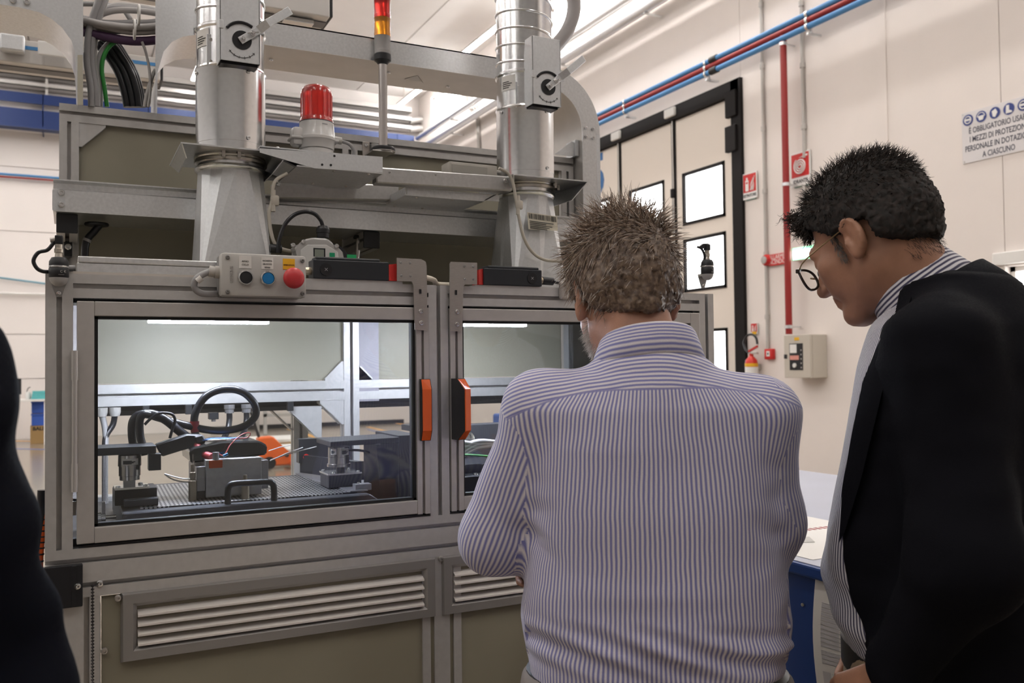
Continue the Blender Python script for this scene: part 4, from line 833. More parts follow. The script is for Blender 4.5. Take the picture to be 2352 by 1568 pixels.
# ------------------------------------------------------------------ red beacon
cx, cy = .5415, 2.135; zb_ = zt_-.001
rb = thing('beacon', 'red rotating beacon on a white base', 'beacon', (cx, cy, zb_))
BW = mat('beacon white plastic', (.60, .58, .56), .25)
MB().lathe([(.040, 0), (.040, .022), (.0395, .024), (.042, .026), (.044, .044), (.0465, .047), (.0465, .053), (.044, .056), (.041, .088), (.0405, .0905)], (cx, cy, zb_), (0, 0, 1), 40).build('base', BW, rb, 35)
MB().lathe([(.0405, .0245), (.0405, .0258)], (cx, cy, zb_), (0, 0, 1), 40).build('seal', BLACK, rb); MB().lathe([(.0408, .0905), (.0412, .0915), (.0408, .0925)], (cx, cy, zb_), (0, 0, 1), 40).build('seal', BLACK, rb)
MB().box((cx-.062, cy-.02, zb_+.03), (cx-.035, cy+.02, zb_+.075), .008).build('horn_box', BW, rb, 40); MB().box((cx-.066, cy-.024, zb_+.045), (cx+.05, cy+.026, zb_+.052), .003).build('flange_ring', BW, rb, 40)
MB().cyl((cx+.042, cy-.006, zb_+.054), (cx+.060, cy-.006, zb_+.053), .009, 10).build('gland', GREYP, rb, 40)
MB().tube(cr([(cx+.058, cy-.006, zb_+.053), (cx+.080, cy-.006, zb_+.047), (cx+.092, cy-.004, zb_+.03), (cx+.088, cy, zb_+.008), (cx+.10, cy+.005, zb_+.003), (cx+.125, cy+.01, zb_+.004)], 6), .0045, 8).build('cable', GREYC, rb, 60)
def lensmat(name, col, emit):
    m = mat(name, col, .12, 0, trans=.25, emit=col, estr=emit, coat=.6); return m
RL = mat('red translucent lens', (.85, .03, .02), .22, 0, trans=.55, coat=.5); AL = mat('amber translucent lens', (.98, .36, .02), .22, 0, trans=.55, coat=.5); CLR = mat('clear grey lens', (.72, .69, .67), .2, 0, trans=.5, coat=.4)
MB().lathe([(.0405, .0925), (.040, .097), (.0385, .100), (.0375, .105), (.0375, .160), (.036, .170), (.031, .178), (.022, .1825), (.0, .184)], (cx, cy, zb_), (0, 0, 1), 40).build('red_lens', RL, rb, 40)
rbm = MB()
for k in range(18):
    a = 2*math.pi*k/18; u = Vector((math.cos(a), math.sin(a), 0)); rbm.tube([Vector((cx, cy, zb_+.102))+u*.0377, Vector((cx, cy, zb_+.160))+u*.0377], .0007, 4)
rbm.build('lens_rib', RL, rb)
for k in range(3):
    a = R_(-25+18*k); p = Vector((cx+.0415*math.sin(a), cy-.0415*math.cos(a), zb_+.076)); 
MB().loft([[(cx+.0420*math.sin(R_(a)), cy-.0420*math.cos(R_(a)), zb_+z) for a in (4, 9, 14, 19, 24)] for z in (.080, .083)], False).build('print', GREYC, rb)
# ------------------------------------------------------------------ stack light
cx, cy = .809, 2.43; z0 = 2.083
sl = thing('stack_light', 'signal tower with red, amber and clear modules on a pole', 'signal tower', (cx, cy, z0))
MB().lathe([(.030, 0), (.034, .002), (.034, .004), (.030, .005)], (cx, cy, z0), (0, 0, 1), 32).build('base_disc', STEEL, sl, 35); MB().lathe([(.034, .005), (.034, .012), (.030, .016), (.014, .018)], (cx, cy, z0), (0, 0, 1), 32).build('foot', BLACK, sl, 35)
MB().cyl((cx, cy, z0+.016), (cx, cy, 2.352), .0125, 24).build('pole', mat('pole aluminium', (.58, .54, .52), .3, .6), sl, 50)
MB().lathe([(.0125, 2.338), (.018, 2.345), (.0245, 2.350), (.0245, 2.366), (.023, 2.368)], (cx, cy, 0), (0, 0, 1), 28).build('collar', BLACK, sl, 35)
for z0_, z1_, m, nm in ((2.368, 2.419, CLR, 'clear_module'), (2.419, 2.472, AL, 'amber_module'), (2.472, 2.527, RL, 'red_module')):
    MB().lathe([(.0238, z0_), (.0240, z0_+.010), (.0232, z0_+.011), (.0232, z1_-.002), (.0240, z1_)], (cx, cy, 0), (0, 0, 1), 28).build(nm, m, sl, 35)
MB().lathe([(.0240, 2.527), (.0240, 2.540), (.020, 2.545), (0, 2.546)], (cx, cy, 0), (0, 0, 1), 28).build('cap', BLACK, sl, 35)
MB().box((.768, 2.40, z0-.003), (cx+.02, YBK, z0), .001).build('bracket', STEEL, sl); MB().box((.768, 2.496, z0-.003), (.79, YBK, z0+.045), .002).build('bracket', STEEL, sl); screws([(.779, 2.496, z0+.034)], .006, sl)
MB().box((.792, 2.485, z0), (.83, YBK, z0+.04), .002).build('mount_block', ALUD, sl)
# ------------------------------------------------------------------ lower cable tray
t = thing('cable_tray', 'long galvanised cable tray behind the ducts', 'cable tray', (.7, 2.38, 1.835)); xa, xb = X0+.006, X1+.03
z0_, z1_ = 1.835, 1.910
rail = [(2.28, z0_), (2.28, z0_+.050), (2.284, z0_+.053), (2.296, z0_+.055), (2.296, z0_+.068), (2.280, z0_+.072), (2.280, z1_), (2.300, z1_), (2.300, z1_-.003), (2.2985, z0_+.003), (2.30, z0_)]
MB().prism([(xa, y, z) for y, z in rail], (xb-xa, 0, 0)).build('front_rail', GALV, t)
MB().box((xa, 2.30, z0_), (xb, 2.478, z0_+.002)).build('tray_bottom', GALV, t); MB().box((xa, 2.476, z0_), (xb, 2.478, z1_-.01)).build('rear_rail', GALV, t)
MB().box((xa-.002, 2.279, z0_+.002), (xa+.024, 2.28, z0_+.049)).build('joint_plate', GALVS, t); screws([aY(141, 443, 2.279), aY(141, 470, 2.279)], .0075, t)
# ------------------------------------------------------------------ upper tray with tee and bend
ut = thing('overhead_tray', 'overhead galvanised cable tray with curved tee and bend', 'cable tray', (.7, 2.55, 2.12)); YU, YV = 2.45, 2.65; zb_, zt2 = 2.354, 2.421
Cx, Cz, ri, ro = 1.358, 2.224, .130, .197
def arc(r, a0, a1, n): return [(Cx+r*math.sin(R_(a0+(a1-a0)*k/n)), Cz+r*math.cos(R_(a0+(a1-a0)*k/n))) for k in range(n+1)]
MB().prism([(x, YU, z) for x, z in [(.296, zb_), (Cx-.03, zb_), (Cx-.03, zt2), (.296, zt2)]], (0, .002, 0)).build('front_rail', GALV, ut)
MB().prism([(.296, YU+.003, zt2), (.296, YU-.0, zt2), (.296, YU-.0, zt2-.004), (.296, YU+.022, zt2-.004), (.296, YU+.022, zt2)], (Cx-.03-.296, 0, 0)).build('rail_lip', GALV, ut)
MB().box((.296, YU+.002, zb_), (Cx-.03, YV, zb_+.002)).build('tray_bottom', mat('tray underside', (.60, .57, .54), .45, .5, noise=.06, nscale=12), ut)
MB().box((.296, YV-.002, zb_+.002), (Cx-.03, YV, zt2)).build('rear_rail', GALV, ut)
p_ = arc(ri, 0, 90, 16)+[(Cx+ri, 2.222)]; o_ = arc(ro, 0, 90, 16)+[(Cx+ro, 2.222)]
bend = [(Cx-.03, zb_)]+p_+o_[::-1]+[(Cx-.03, Cz+ro)]
MB().prism([(x, YU, z) for x, z in bend], (0, .002, 0)).build('bend_plate', GALV, ut)
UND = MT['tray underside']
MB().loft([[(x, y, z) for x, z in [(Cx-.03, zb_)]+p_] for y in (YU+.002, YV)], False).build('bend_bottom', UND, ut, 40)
lip = [(x, z) for x, z in [(Cx-.03, Cz+ro)]+o_]
MB().loft([[(x, y, z) for x, z in lip] for y in (YU, YU+.022)], False).build('bend_lip', GALV, ut, 40)
MB().prism([(x, YU-.001, z) for x, z in [(Cx+ri, .9), (Cx+ri, 2.222), (Cx+ro-.014, 2.222), (Cx+ro-.014, .9)]], (0, .002, 0)).build('riser_plate', GALV, ut)
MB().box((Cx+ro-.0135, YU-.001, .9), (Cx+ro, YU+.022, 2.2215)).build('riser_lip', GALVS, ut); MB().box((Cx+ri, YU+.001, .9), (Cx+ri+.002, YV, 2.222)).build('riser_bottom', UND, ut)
screws([aY(x, y, YU-.002) for x, y in ((1346, 294), (1362, 296), (1346, 314), (1362, 317))], .005, ut)
screws([(aY(x, y, 2.5).x*1.0, yy, zb_) for x, y, yy in ((633, 143, 2.56), (900, 172, 2.53), (893, 185, 2.58), (1052, 205, 2.58))], .0055, ut, (0, 0, -1))
st_ = aZ(955, 180, zb_-.0005); MB().prism([st_+Vector((-.03, .02, 0)), st_+Vector((-.005, -.03, 0)), st_+Vector((.035, .03, 0))], (0, 0, -.0006)).build('torn_sticker', PAPER, ut)
lb = thing('angle_bracket', 'thin steel angle bracket under the tray bend', 'bracket', (1.44, 2.48, 2.146)); MB().prism([(1.40, 2.478, 2.147), (1.48, 2.478, 2.147), (1.48, 2.478, 2.19), (1.465, 2.478, 2.195)], (0, .003, 0)).build('web_plate', GALVS, lb); MB().box((1.474, 2.47, 2.147), (1.487, 2.53, 2.20), .001).build('upright_plate', GALVS, lb); screws([(1.474, 2.485, 2.188)], .005, lb, (-1, -.6, 0))
# tee plates with curved corners
def tee(front, back_n, parent, close):
    pts = [aY(x, y, YU) for x, y in front]
    MB().prism(pts+[aY(x, y, YU) for x, y in close], (0, .002, 0)).build('tee_plate', GALVS, parent)
    MB().loft([[p+Vector((0, dy, 0)) for p in pts[:back_n]] for dy in (.002, .2)], False).build('tee_curve', GALV, parent, 40)
arcL = [(-40, 8), (0, 10), (45, 17), (90, 28), (118, 43), (143, 64), (164, 93), (173, 120), (176, 160), (178, 241)]
tee(arcL, len(arcL), ut, [(191, 241), (191, -60), (-40, -70)])
arcR = [(470, 82), (450, 80), (420, 84), (395, 96), (376, 118), (367, 148), (362, 165), (361, 260)]
tee(arcR, len(arcR), ut, [(357, 260), (357, -40), (470, -30)])
MB().prism([aY(x, y, YU-.001) for x, y in ((178, 126), (190, 126), (191, 241), (178, 241))], (0, .001, 0)).build('flange_edge', mat('beige flange reflection', (.50, .47, .38), .5), ut)  # flange edge of the tray; its beige reflection is put into the colour
screws([aY(30, 1, YU), aY(62, 5, YU)], .008, ut)
MB().loft([[(x, y, 2.135) for x in (.03, .205)] for y in (YV-.01, YV)]+[[(x, YV, 2.75) for x in (.03, .205)]], False).build('tee_back', UND, ut) if False else None
# cables in the tee opening
CB = {'g': GREYC, 'l': mat('light grey sheath', (.45, .43, .42), .5), 'k': RUBBER, 'n': mat('green sheath', (.02, .22, .03), .4), 'p': mat('purple sheath', (.07, .03, .08), .5)}
def tcable(pts, Y, r, c, label):
    P = [aY(x, y, Y) for x, y in pts]; return tag(MB().tube(cr(P, 6), r, 8).build('tray_cable', CB[c], None, 60), label, 'cable', 'cables in the tray tee')
base = [(216, 245), (214, 200), (206, 150), (202, 110), (208, 60), (225, 10), (240, -40)]
for i, (c, dx, r, lb_) in enumerate((('g', -6, .008, 'leftmost thin'), ('g', 4, .010, 'thick inner'), ('l', 12, .006, 'thin lighter'))):
    tcable([(x+dx+(0 if y > 120 else 4), y) for x, y in base], 2.50+.012*i, r, c, lb_+' grey cable hanging in the left tray opening')
tcable([(246, 245), (240, 200), (234, 160), (240, 125), (262, 98), (300, 96), (340, 92), (365, 90)], 2.52, .0055, 'n', 'green cable curving through the left tray opening')
tcable([(228, 245), (228, 190), (226, 150), (236, 118), (258, 92), (262, 70)], 2.53, .009, 'g', 'grey cable beside the green cable in the tray opening')
for i in range(9):
    o = i*4.2; tcable([(292+o, 246), (285+o*1.1, 210), (270+o*1.15, 165), (248+o*1.2, 130), (232+o*1.1, 112-i*1.2), (222+o*.5, 100-i)], 2.56+.012*(i % 3), .0095, 'k', ['first (leftmost)', 'second', 'third', 'fourth', 'fifth (middle)', 'sixth', 'seventh', 'eighth', 'ninth (rightmost)'][i]+' heavy black cable in the loop in the tray opening')
for i, (y0, y1, c, r) in enumerate(((46, 62, 'l', .009), (53, 74, 'l', .008), (60, 70, 'g', .009), (42, 52, 'g', .008))):
    tcable([(150, y0-6), (190, y0), (240, y0+10), (300, y1), (357, y1-2), (420, y1-16)], 2.49+.015*i, r, c, ('lowest', 'second', 'third', 'topmost')[i]+' grey cable crossing the tray opening')
for i in range(3):
    tcable([(215, 50-i*6), (230, 34-i*4), (265, 24-i*5), (310, 24-i*4), (357, 30-i*3), (420, 44)], 2.53+.012*i, .009, 'l' if i != 1 else 'g', ('lower', 'middle', 'upper')[i]+' arched grey cable bundled in the tray opening')
tcable([(150, 60), (195, 74), (240, 84), (300, 94), (357, 92), (420, 80)], 2.51, .012, 'p', 'dark purple cable crossing the tray opening')
tcable([(340, 246), (345, 210), (343, 160), (335, 120), (326, 96)], 2.49, .0035, 'l', 'thin pale wire hanging in the tray opening')
tcable([(332, 246), (338, 215), (350, 175), (357, 160)], 2.50, .005, 'l', 'pale cable slanting at the right tray edge'); tcable([(100, 10), (190, 9), (240, 11), (280, 20), (300, 45)], 2.62, .007, 'g', 'single grey cable arching at the very top of the tray')
for p in ((319, 34, 2.47), (309, 68, 2.465)):
    q = aY(*p); tag(MB().tube([q+Vector((0, .004*math.cos(a)*6, .024*math.sin(a)+.0)) for a in [2*math.pi*k/14 for k in range(14)]], .003, 6, True).build('cable_tie', WHITEP, None, 60), ('upper' if p[1] < 50 else 'lower')+' white cable tie around the crossing grey cables', 'cable tie')
# ------------------------------------------------------------------ pressure transmitter behind the control box
cx, cy = aY(742, 590, 2.02).x, 2.02; t = thing('transmitter', 'silver domed pressure transmitter with small display', 'instrument', (cx, cy, ZT)); SIL = mat('silver housing', (.50, .49, .48), .35, .6)
a = aY(684, 600, 2.0); c = aY(800, 548, 2.0)
out = [(684, 620), (684, 578), (676, 572), (678, 562), (690, 562), (700, 549), (720, 545), (752, 547), (764, 556), (772, 570), (788, 575), (792, 600), (792, 620)]
MB().prism([aY(x, y, 2.0) for x, y in out], (0, .045, 0), .004).build('housing', SIL, t, 30)
MB().prism([aY(x, y, 1.9985) for x, y in ((690, 620), (690, 574), (706, 562), (750, 562), (776, 578), (782, 620))], (0, .004, 0), .001).build('face_plate', mat('face plate', (.55, .54, .53), .4), t)
MB().box(aY(720, 569, 1.998), aY(747, 590, 1.9995)).build('display_frame', BLACKS, t); MB().box(aY(723, 572, 1.997), aY(744, 590, 1.998)).build('display', mat('lcd grey', (.20, .22, .19), .3), t); MB().box(aY(757, 580, 1.997), aY(769, 590, 1.998)).build('green_logo', mat('logo green', (.01, .28, .13), .4), t)
screws([aY(697, 555, 1.999), aY(673, 563, 2.005), aY(773, 565, 1.999)], .0055, t)
MB().lathe([(.05, 0), (.05, .03), (.045, .036), (0, .037)], (cx+.022, 2.045, aY(742, 606, 2.05).z), (0, 1, 0), 32).build('rear_cover', BLACK, t, 40); MB().box(aY(797, 584, 2.044), aY(818, 600, 2.046)).build('green_tag', mat('tag green', (.02, .35, .12), .4), t)
g0 = aY(742, 546, 2.02); MB().lathe([(.014, 0), (.014, .010), (.0155, .011), (.0155, .020), (.011, .027), (.006, .028)], g0, (0, 0, 1), 14).build('gland', BLACK, t, 30)
MB().tube(cr([g0+Vector((0, 0, .026)), aY(736, 505, 2.02), aY(722, 491, 2.02), aY(700, 486, 2.02), aY(675, 494, 2.02), aY(654, 516, 2.02), aY(642, 548, 2.02), aY(638, 580, 2.02)], 6), .0046, 8).build('cable', RUBBER, t, 60)
MB().cyl(aY(620, 570, 2.03), aY(646, 572, 2.03), .010, 12).build('knob', BLACK, t, 40)

P_ = cr([aY(1310, -40, 2.3), aY(1318, 0, 2.3), aY(1316, 35, 2.3), aY(1303, 70, 2.3), aY(1283, 98, 2.3), aY(1262, 120, 2.3)], 6)
t = thing('flex_hose', 'thick grey flexible hose curving behind the right duct', 'hose', P_[-1]); MB().tube(P_, .021, 14).build('hose', mat('grey pvc hose', (.40, .37, .36), .4), t, 60)
# ================================================================== inside the machine
LEDM = emis('white led glow', (.80, .85, 1), LED_POWER)
for i, (xa, xb, lb) in enumerate(((.157, .417, 'glowing led bar inside the left compartment'), (.86, 1.09, 'glowing led bar inside the right compartment'))):
    t = thing('led_bar', lb, 'light', ((xa+xb)/2, 2.1, 1.573), 'led bars in the machine')
    MB().box((xa, 2.09, 1.572), (xb, 2.112, 1.579), .002).build('diffuser', LEDM, t); MB().box((xa-.012, 2.086, 1.5795), (xb+.012, 2.116, 1.594), .001).build('housing', ALU, t)
    for x in (xa+.03, xb-.03): MB().cyl((x, 2.1, 1.594), (x, 2.1, ZT-.012), .004, 8).build('hanger', STEEL, t)
DK = mat('dark anodised block', (.018, .018, .022), .4, .3); DG = mat('dark grey tool steel', (.07, .07, .08), .4, .6); MG = mat('mid grey machined steel', (.30, .29, .30), .35, .7); LS = mat('machined alloy block', (.45, .44, .44), .35, .5, noise=.06, nscale=90)
ZW = ZB1-.012
# base plate with perforated sheet
fx = thing('base_plate', 'dark grey fixture base plate with perforated sheet', 'fixture', (.35, 2.1, ZW)); MB().prism([(.095, 1.895, 1.19), (.595, 1.895, 1.19), (.615, 1.895, 1.176), (.615, 1.895, ZW), (.095, 1.895, ZW)], (0, .445, 0), .002).build('plate', DG, fx)
def perf():
    m = bpy.data.materials.new('perforated steel glint dots'); m.use_nodes = True; nt = m.node_tree; b = nt.nodes['Principled BSDF']; N = nt.nodes.new; L = nt.links.new
    tc = N('ShaderNodeTexCoord'); mp = N('ShaderNodeMapping'); mp.inputs['Rotation'].default_value = (0, 0, R_(4)); mp.inputs['Scale'].default_value = (120, 46, 1); L(tc.outputs['Object'], mp.inputs[0])
    fr = N('ShaderNodeVectorMath'); fr.operation = 'FRACTION'; L(mp.outputs[0], fr.inputs[0]); sb_ = N('ShaderNodeVectorMath'); sb_.operation = 'SUBTRACT'; sb_.inputs[1].default_value = (.5, .5, 0); L(fr.outputs[0], sb_.inputs[0])
    ml = N('ShaderNodeVectorMath'); ml.operation = 'MULTIPLY'; ml.inputs[1].default_value = (1, 1, 0); L(sb_.outputs[0], ml.inputs[0])
    ln = N('ShaderNodeVectorMath'); ln.operation = 'LENGTH'; L(ml.outputs[0], ln.inputs[0]); gt = N('ShaderNodeMath'); gt.operation = 'GREATER_THAN'; gt.inputs[1].default_value = .33; L(ln.outputs['Value'], gt.inputs[0])
    mx = N('ShaderNodeMix'); mx.data_type = 'RGBA'; mx.inputs[6].default_value = (.62, .61, .60, 1); mx.inputs[7].default_value = (.035, .035, .04, 1); L(gt.outputs[0], mx.inputs[0]); L(mx.outputs[2], b.inputs['Base Color'])  # bright dots paint the reflections at the holes into the colour
    b.inputs['Metallic'].default_value = .8; b.inputs['Roughness'].default_value = .35; return m
MB().box((.13, 1.93, 1.1902), (.575, 2.30, 1.1925)).build('perforated_sheet', perf(), fx)
MB().prism([(.56, 1.93, 1.1925), (.60, 1.93, 1.1925), (.585, 2.33, 1.1925), (.53, 2.33, 1.1925)], (0, 0, .003)).build('edge_bar', MG, fx)
# workpiece
wp = thing('workpiece', 'grey metal battery block with black top cover and orange tag', 'workpiece', (.32, 2.05, 1.1925))
MB().box((.262, 1.985, 1.196), (.378, 2.14, 1.276), .0015).build('block', LS, wp); MB().box((.244, 1.992, 1.21), (.262, 2.13, 1.262), .001).build('end_lug', MG, wp); MB().box((.378, 1.992, 1.206), (.394, 2.13, 1.268), .001).build('end_lug', MG, wp); MB().box((.245, 1.995, 1.1935), (.264, 2.12, 1.21)).build('foot', BLACK, wp)
MB().prism([(.235, 2.015, 1.268), (.395, 2.015, 1.277), (.397, 2.015, 1.298), (.38, 2.015, 1.309), (.30, 2.015, 1.312), (.24, 2.015, 1.302), (.232, 2.015, 1.295)], (0, .15, 0), .004).build('top_cover', mat('glossy black cover', (.012, .012, .014), .15, 0, coat=.5), wp)
MB().box((.268, 1.9835, 1.258), (.296, 1.986, 1.2745), .002).build('orange_tag', ORANGE, wp); MB().cyl((.283, 1.99, 1.2745), (.283, 1.99, 1.291), .007, 10).build('terminal', MG, wp, 40); MB().cyl((.285, 1.984, 1.247), (.285, 1.9842, 1.247), .0035, 12).build('hole', BLACK, wp) if False else None
MB().prism([(.262, 2.04, 1.313), (.31, 2.03, 1.3125), (.345, 2.06, 1.312), (.30, 2.09, 1.313)], (0, 0, .003)).build('foil', mat('blue foil', (.10, .22, .55), .25, .3), wp); MB().prism([(.27, 2.02, 1.312), (.31, 2.02, 1.312), (.33, 2.035, 1.3115), (.28, 2.04, 1.312)], (0, 0, .0035)).build('white_tape', SWHITE, wp)
MB().tube(cr([(.285, 1.99, 1.29), (.30, 1.99, 1.284), (.315, 2.0, 1.305), (.34, 2.01, 1.325), (.36, 2.02, 1.327), (.355, 2.03, 1.316), (.32, 2.02, 1.315)], 6), .0012, 6).build('red_wire', PIPER, wp, 60); MB().cyl((.298, 1.99, 1.282), (.308, 1.992, 1.286), .003, 8).build('blue_lug', BLUEB, wp)
for (x, y, h) in ((.338, 1.955, .05), (.236, 1.99, .075)):
    t = thing('guide_pin', 'short brass guide pin in front of the block' if x > .3 else 'tall brass guide pin left of the block', 'pin', (x, y, 1.1925)); MB().lathe([(.0085, 0), (.0085, h*.55), (.005, h*.58), (.0062, h*.66), (.0062, h*.78), (.004, h*.8), (.004, h)], (x, y, 1.1926), (0, 0, 1), 14).build('pin', mat('dull brass', (.34, .29, .22), .35, .8), t, 40)
# bow handle
t = thing('bow_handle', 'black bow handle on the base plate', 'handle', (.343, 1.915, 1.191)); MB().tube(cr([(.296, 1.915, 1.19), (.296, 1.915, 1.215), (.299, 1.915, 1.226), (.308, 1.915, 1.2305), (.343, 1.915, 1.2305), (.378, 1.915, 1.2295), (.387, 1.915, 1.225), (.390, 1.915, 1.214), (.390, 1.915, 1.19)], 5), .0068, 10).build('bow', BLACK, t, 60)
# right load tower
rt = thing('load_tower', 'dark load tower with steel load cell right of the perforated sheet', 'fixture', (.62, 2.05, ZW))
MB().prism([(.652, 2.0, ZW), (.698, 2.0, ZW), (.698, 2.0, 1.29), (.652, 2.0, 1.29)], (0, .13, 0), .001).build('column', DK, rt); MB().prism([(.535, 2.0, 1.289), (.535, 2.0, 1.300), (.699, 2.0, 1.303), (.699, 2.0, 1.290)], (-.0, .13, 0), .001).build('top_plate', DK, rt)
MB().prism([(.64, 1.99, 1.29), (.652, 1.99, 1.29), (.66, 1.99, ZW+.03), (.652, 1.99, ZW)], (0, .1, 0)).build('rib', BLACKS, rt)
c = (.566, 2.045, 0)
MB().lathe([(.019, 1.285), (.0245, 1.284), (.0245, 1.262), (.0235, 1.2615), (.0245, 1.261), (.0245, 1.246), (.027, 1.245), (.027, 1.239), (.022, 1.2385), (.008, 1.238)], c, (0, 0, 1), 28).build('load_cell', mat('polished cell steel', (.50, .47, .45), .22, .95), rt, 35)
barcode_label('cell_label', rt, c[0], c[1], .0245, 1.266, 1.282, R_(-5), R_(50)); barcode_label('cell_label', rt, c[0], c[1], .0245, 1.268, 1.281, R_(-60), R_(-28))
MB().cyl((c[0]+.004, c[1], 1.238), (c[0]+.004, c[1], 1.226), .010, 12).build('ram', BLACK, rt, 40)
MB().box((.530, 2.005, 1.2225), (.610, 2.085, 1.2265), .001).build('zinc_plate', CHROME, rt); screws([(.537, 2.075, 1.2265), (.545, 2.012, 1.2265), (.60, 2.075, 1.2265), (.603, 2.012, 1.2265)], .0045, rt, (0, 0, 1)); MB().box((.532, 2.007, 1.1935), (.609, 2.083, 1.2225), .001).build('spacer_block', DK, rt)
MB().prism([(.535, 2.30, 1.20), (.555, 2.28, 1.20), (.64, 2.09, 1.197), (.62, 2.09, 1.197)], (0, 0, .045)).build('slant_bar', DK, rt); MB().box((.53, 2.29, 1.225), (.67, 2.32, 1.286)).build('rear_plate', BLACKS, rt); MB().cyl((.548, 2.288, 1.24), (.548, 2.285, 1.24), .008, 12).build('red_spot', RED, rt)
MB().box((.575, 1.94, 1.193), (.612, 1.965, 1.207), .001).build('clamp_block', MG, rt); screws([(.585, 1.95, 1.207)], .0045, rt, (0, 0, 1)); MB().tube(cr([(.59, 2.045, 1.275), (.62, 2.05, 1.272), (.65, 2.05, 1.262), (.66, 2.06, 1.24)], 5), .003, 6).build('lead', RUBBER, rt, 60)
MB().box((.705, 2.02, ZW), (.76, 2.2, 1.305), .001).build('side_block', DK, rt)
# left load tower
lt = thing('load_tower', 'dark load tower with steel load cell at the left door edge', 'fixture', (.10, 2.05, ZW))
MB().box((.018, 1.975, 1.297), (.163, 2.07, 1.3125), .001).build('top_plate', DK, lt); MB().box((.018, 1.99, ZW), (.05, 2.08, 1.297), .001).build('column', DK, lt); MB().lathe([(.018, 1.297), (.022, 1.294), (.0225, 1.272), (.021, 1.2715), (.021, 1.252), (.0195, 1.251), (.0195, 1.243)], (.114, 2.0, 0), (0, 0, 1), 28).build('load_cell', MT['polished cell steel'], lt, 35)
barcode_label('cell_label', lt, .114, 2.0, .0226, 1.275, 1.288, R_(-45), R_(40)); MB().box((.085, 1.975, 1.226), (.15, 2.03, 1.230)).build('zinc_plate', CHROME, lt); MB().box((.102, 1.985, 1.230), (.124, 2.01, 1.243)).build('ram', MG, lt); screws([(.091, 1.98, 1.230), (.143, 1.98, 1.230), (.136, 2.02, 1.230)], .005, lt, (0, 0, 1)); MB().box((.085, 1.98, 1.1935), (.165, 2.06, 1.226), .002).build('base_block', DK, lt)
MB().box((.148, 1.97, 1.262), (.172, 2.0, 1.296), .001).build('stop_block', BLACKS, lt); MB().box((.06, 1.93, 1.16), (.066, 1.95, 1.21)).build('blade', MG, lt); MB().cyl((.035, 1.93, 1.18), (.085, 1.93, 1.18), .004, 8).build('toggle_rod', CHROME, lt, 40); MB().lathe([(.011, 0), (.011, .006), (.008, .007), (.008, .014), (.004, .015)], (.052, 1.93, 1.18), (1, 0, 0), 12).build('knurled_nut', CHROME, lt, 40)
MB().box((.10, 1.95, 1.1935), (.165, 1.975, 1.208), .002).build('actuator', DG, lt)
# heavy black power cables
def heavy(pts, Y, r, label, m=None, name='power_cable'):
    P = [aY(*(p[:2]), p[2] if len(p) > 2 else Y) for p in pts]; t = thing(name, label, 'cable', P[-1]); MB().tube(cr(P, 7), r, 12).build('sheath', m or RUBBER, t, 60); return t
c1 = heavy([(449, 1000), (446, 970), (450, 945), (468, 915), (495, 898), (528, 893), (560, 902), (583, 925), (588, 950), (574, 970), (548, 983), (510, 989), (470, 986), (430, 977), (395, 968), (360, 958), (335, 950), (316, 953), (304, 970), (303, 1000), (307, 1026), (310, 1045)], 2.09, .0085, 'looped heavy black power cable with red tape inside the left door')
TAPE = mat('dark red tape', (.30, .015, .02), .5)
MB().tube(cr([aY(449, 992, 2.09), aY(447, 980, 2.09), aY(447, 967, 2.09)], 4), .0098, 12).build('red_tape', TAPE, c1, 60)
heavy([(345, 953), (330, 952), (321, 965), (322, 1000), (328, 1024), (332, 1045)], 2.07, .0085, 'short second black power cable arching beside the looped one')
heavy([(330, 950), (352, 951), (380, 964), (405, 984), (425, 1000), (440, 1010)], 2.08, .010, 'black sleeved power cable running down to the connector')
MB().tube(cr([aY(452, 1022, 2.05), aY(460, 1034, 2.03), aY(470, 1043, 2.02), aY(487, 1050, 2.0)], 5), .0085, 12).build('red_sleeve', TAPE, c1, 60)
cn = thing('cable_connector', 'black angled plug connector beside the looped cable', 'connector', aY(420, 1045, 2.06)); pp = [(357, 1021), (430, 997), (466, 998), (474, 1016), (440, 1028), (412, 1036), (372, 1049)]
MB().prism([aY(x, y, 2.045) for x, y in pp], (0, .03, 0), .003).build('shell', BLACK, cn); MB().prism([aY(x, y, 2.04) for x, y in ((445, 1002), (466, 997), (475, 1014), (452, 1021))], (0, .04, 0), .003).build('collar', BLACK, cn)
heavy([(390, 1006), (396, 985), (402, 965), (396, 952), (378, 948), (362, 950), (345, 962), (332, 975)], 2.06, .0032, 'thin black lead curving over the power cables')
